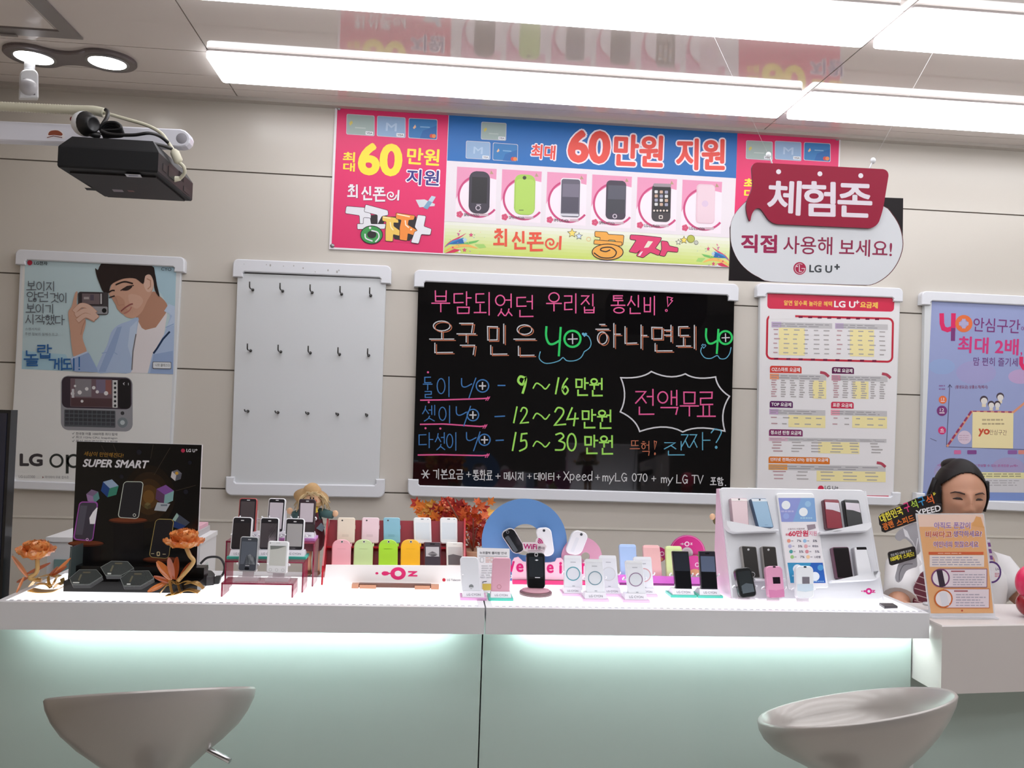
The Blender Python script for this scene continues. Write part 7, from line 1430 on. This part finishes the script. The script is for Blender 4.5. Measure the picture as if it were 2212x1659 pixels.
if not me.materials: me.materials.append(SKIN)
# face details
EYE = mat((40, 26, 24), rough=.3); BRW = mat((70, 50, 44), rough=.7); LIP = mat((190, 104, 100), rough=.4)
def onface(x, z, lift=.0): # surface point of the carved head
    zz = z/.112; yy = -.090*math.sqrt(max(.02, 1-(x/.072)**2-zz*zz)); p = face(Vector((x, yy, z))); return W3((p.x, p.y-lift, p.z))
def strip(nm, pts, r, m, lift):
    MB().tube([onface(x, z, lift) for x, z in pts], r, m, 8).build(nm, PT)
for s_ in (-1, 1):
    strip('eye', [(s_*.019, .001), (s_*.026, .0035), (s_*.034, .003), (s_*.044, .0005)], [.0014, .0036, .0036, .0012], EYE, .0004)
    strip('eyebrow', [(s_*.015, .019), (s_*.028, .023), (s_*.040, .023), (s_*.050, .017)], [.0018, .0026, .0022, .0010], BRW, .0006)
    MB().ball(onface(s_*.0075, -.040, -.0005), (.0035, .002, .0018), mat((120, 70, 60), rough=.6), 10, 6).build('nostril', PT)
strip('lips', [(-.021, -.067), (-.009, -.0645), (0, -.0658), (.009, -.0645), (.021, -.067)], [.0012, .0032, .0032, .0032, .0012], LIP, .0008)
# hair: a cap over the skull, parted from the face by the hairline
HAIRM = mat((20, 15, 16), rough=.5, spec=.25)
n_, k_ = 144, 96; gridv = {}; b = MB(); vs = []; fs = []
def keep(th, ph):
    x = math.sin(th)*math.cos(ph); y = math.sin(th)*math.sin(ph); z = -math.cos(th)
    if z < -.62: return False
    line = .71-.52*x*x          # hairline height on the forehead
    if y < 0.12 and z < line and abs(x) < (.86 if x < 0 else .92): return False
    return True
for i in range(k_+1):
    th = math.pi*i/k_
    for j in range(n_):
        ph = 2*math.pi*j/n_; x, y, z = math.sin(th)*math.cos(ph), math.sin(th)*math.sin(ph), -math.cos(th)
        p = face(Vector((HR[0]*x, HR[1]*y, HR[2]*z))); bul = 1.05+.03*max(0, z)+(.07*max(0, -x) if z < .75 else 0)
        vs.append(W3((p.x*bul, p.y*1.06+.004, p.z*(1.03+.02*max(0, z)))))
for i in range(k_):
    for j in range(n_):
        if keep(math.pi*(i+.5)/k_, 2*math.pi*(j+.5)/n_): fs.append((i*n_+j, i*n_+(j+1) % n_, (i+1)*n_+(j+1) % n_, (i+1)*n_+j))
b.add(vs, fs, HAIRM, True); b.ball(W3((-.012, .030, .094)), (.036, .044, .021), HAIRM, 16, 10); b.ball(W3((0, .105, -.01)), (.045, .04, .045), HAIRM, 16, 10)
b.tube([W3((-.070, .004, .05)), W3((-.076, .014, -.005)), W3((-.072, .026, -.05)), W3((-.055, .05, -.08))], [.012, .019, .016, .010], HAIRM, 12)
b.tube([W3((.070, -.018, .05)), W3((.077, -.008, .0)), W3((.074, .0, -.045))], [.007, .006, .003], HAIRM, 10)
h_ = b.build('hair', PT); s2 = h_.modifiers.new('thick', 'SOLIDIFY'); s2.thickness = .002; s2.offset = 1
# clothes
SHIRT = mat((216, 214, 216), rough=.8)
b = MB(); e = .010
b.loft([tor(.50, .165+e, .125+e), tor(.68, .137+e, .102+e), tor(.80, .148+e, .108+e, 0, -.01), tor(.90, .164+e, .113+e, 0, -.01), tor(tz-.06, .172+e, .104+e), tor(tz-.018, .128+e, .08+e), tor(tz+.008, .066, .062)], SHIRT, False, False)
b.build('shirt', PT)
for s_ in (-1, 1):
    q = SH[s_]*.22+EL[s_]*.78; b = MB(); b.tube([SH[s_]+Vector((-s_*.03, 0, .012)), SH[s_]+Vector((s_*.008, 0, 0)), SH[s_]*.55+EL[s_]*.45, q], [.052, .058, .054, .053], SHIRT, 20, True); b.build('sleeve', PT)
b = MB()
for s_ in (-1, 1): b.plate([Vector((bx+s_*.005, by-.078, tz-.03)), Vector((bx+s_*.055, by-.085, tz-.05)), Vector((bx+s_*.07, by-.03, tz+.01)), Vector((bx+s_*.045, by-.05, tz+.022))], [Vector((bx+s_*.005, by-.072, tz-.03)), Vector((bx+s_*.055, by-.079, tz-.05)), Vector((bx+s_*.066, by-.026, tz+.01)), Vector((bx+s_*.041, by-.046, tz+.022))], SHIRT)
b.build('collar', PT)
TIE = mat((104, 44, 62), rough=.6); YT = by-.135
tp = [(2000, 1232), (1990, 1240), (1976, 1268), (1974, 1300), (1980, 1350), (2024, 1352), (2030, 1290), (2020, 1245)]
o2 = body_px(tp, (0, YT, 0), NB, .006, TIE).build('tie', PT)
A = Art((0, YT, 0), NB)
for y in range(1250, 1345, 13): A.line([(1976 if y > 1262 else 1986, y-5), (2026, y+10)], 1.8, (196, 170, 172), 1)
A.build('tie_stripe', o2)
# badge and purple ribbon
YG = by-.14
lan = body_px([(2130, 1168), (2138, 1166), (2146, 1212), (2138, 1214)], (0, YG, 0), NB, .003, mat((214, 206, 214), rough=.6)).build('ribbon', PT)
A = Art((0, YG, 0), NB)
for i in range(3): A.poly([(2133+i*2.2, 1172+i*14), (2139+i*2.2, 1172+i*14), (2141+i*2.2, 1181+i*14), (2135+i*2.2, 1181+i*14)], (130, 84, 150), 1)
A.build('ribbon_pattern', lan)
bd = body_px(ell(2142, 1236, 21, 24), (0, YG, 0), NB, .004, mat((236, 232, 238), rough=.4)).build('badge', PT)
A = Art((0, YG, 0), NB); A.ring(2142, 1236, 17.5, 21, (92, 60, 124), 1, ky=1.14); A.text('U+', 2150, 1232, 2158, 1233, 6, (130, 120, 140), 1, bold=.02); A.bars(2149, 1237, 2159, 1247, 3, (206, 120, 140), 1, 2, .5, 3); A.build('badge_print', bd)
TRS = mat((44, 42, 50), rough=.8); b = MB()
for s_ in (-1, 1): b.tube([(bx+s_*.085, by+.02, .50), (bx+s_*.10, by-.22, .505), (bx+s_*.10, by-.365, .475), (bx+s_*.10, by-.365, .25), (bx+s_*.10, by-.345, .09)], [.096, .088, .07, .06, .05], TRS, 18)
b.build('trousers', PT)
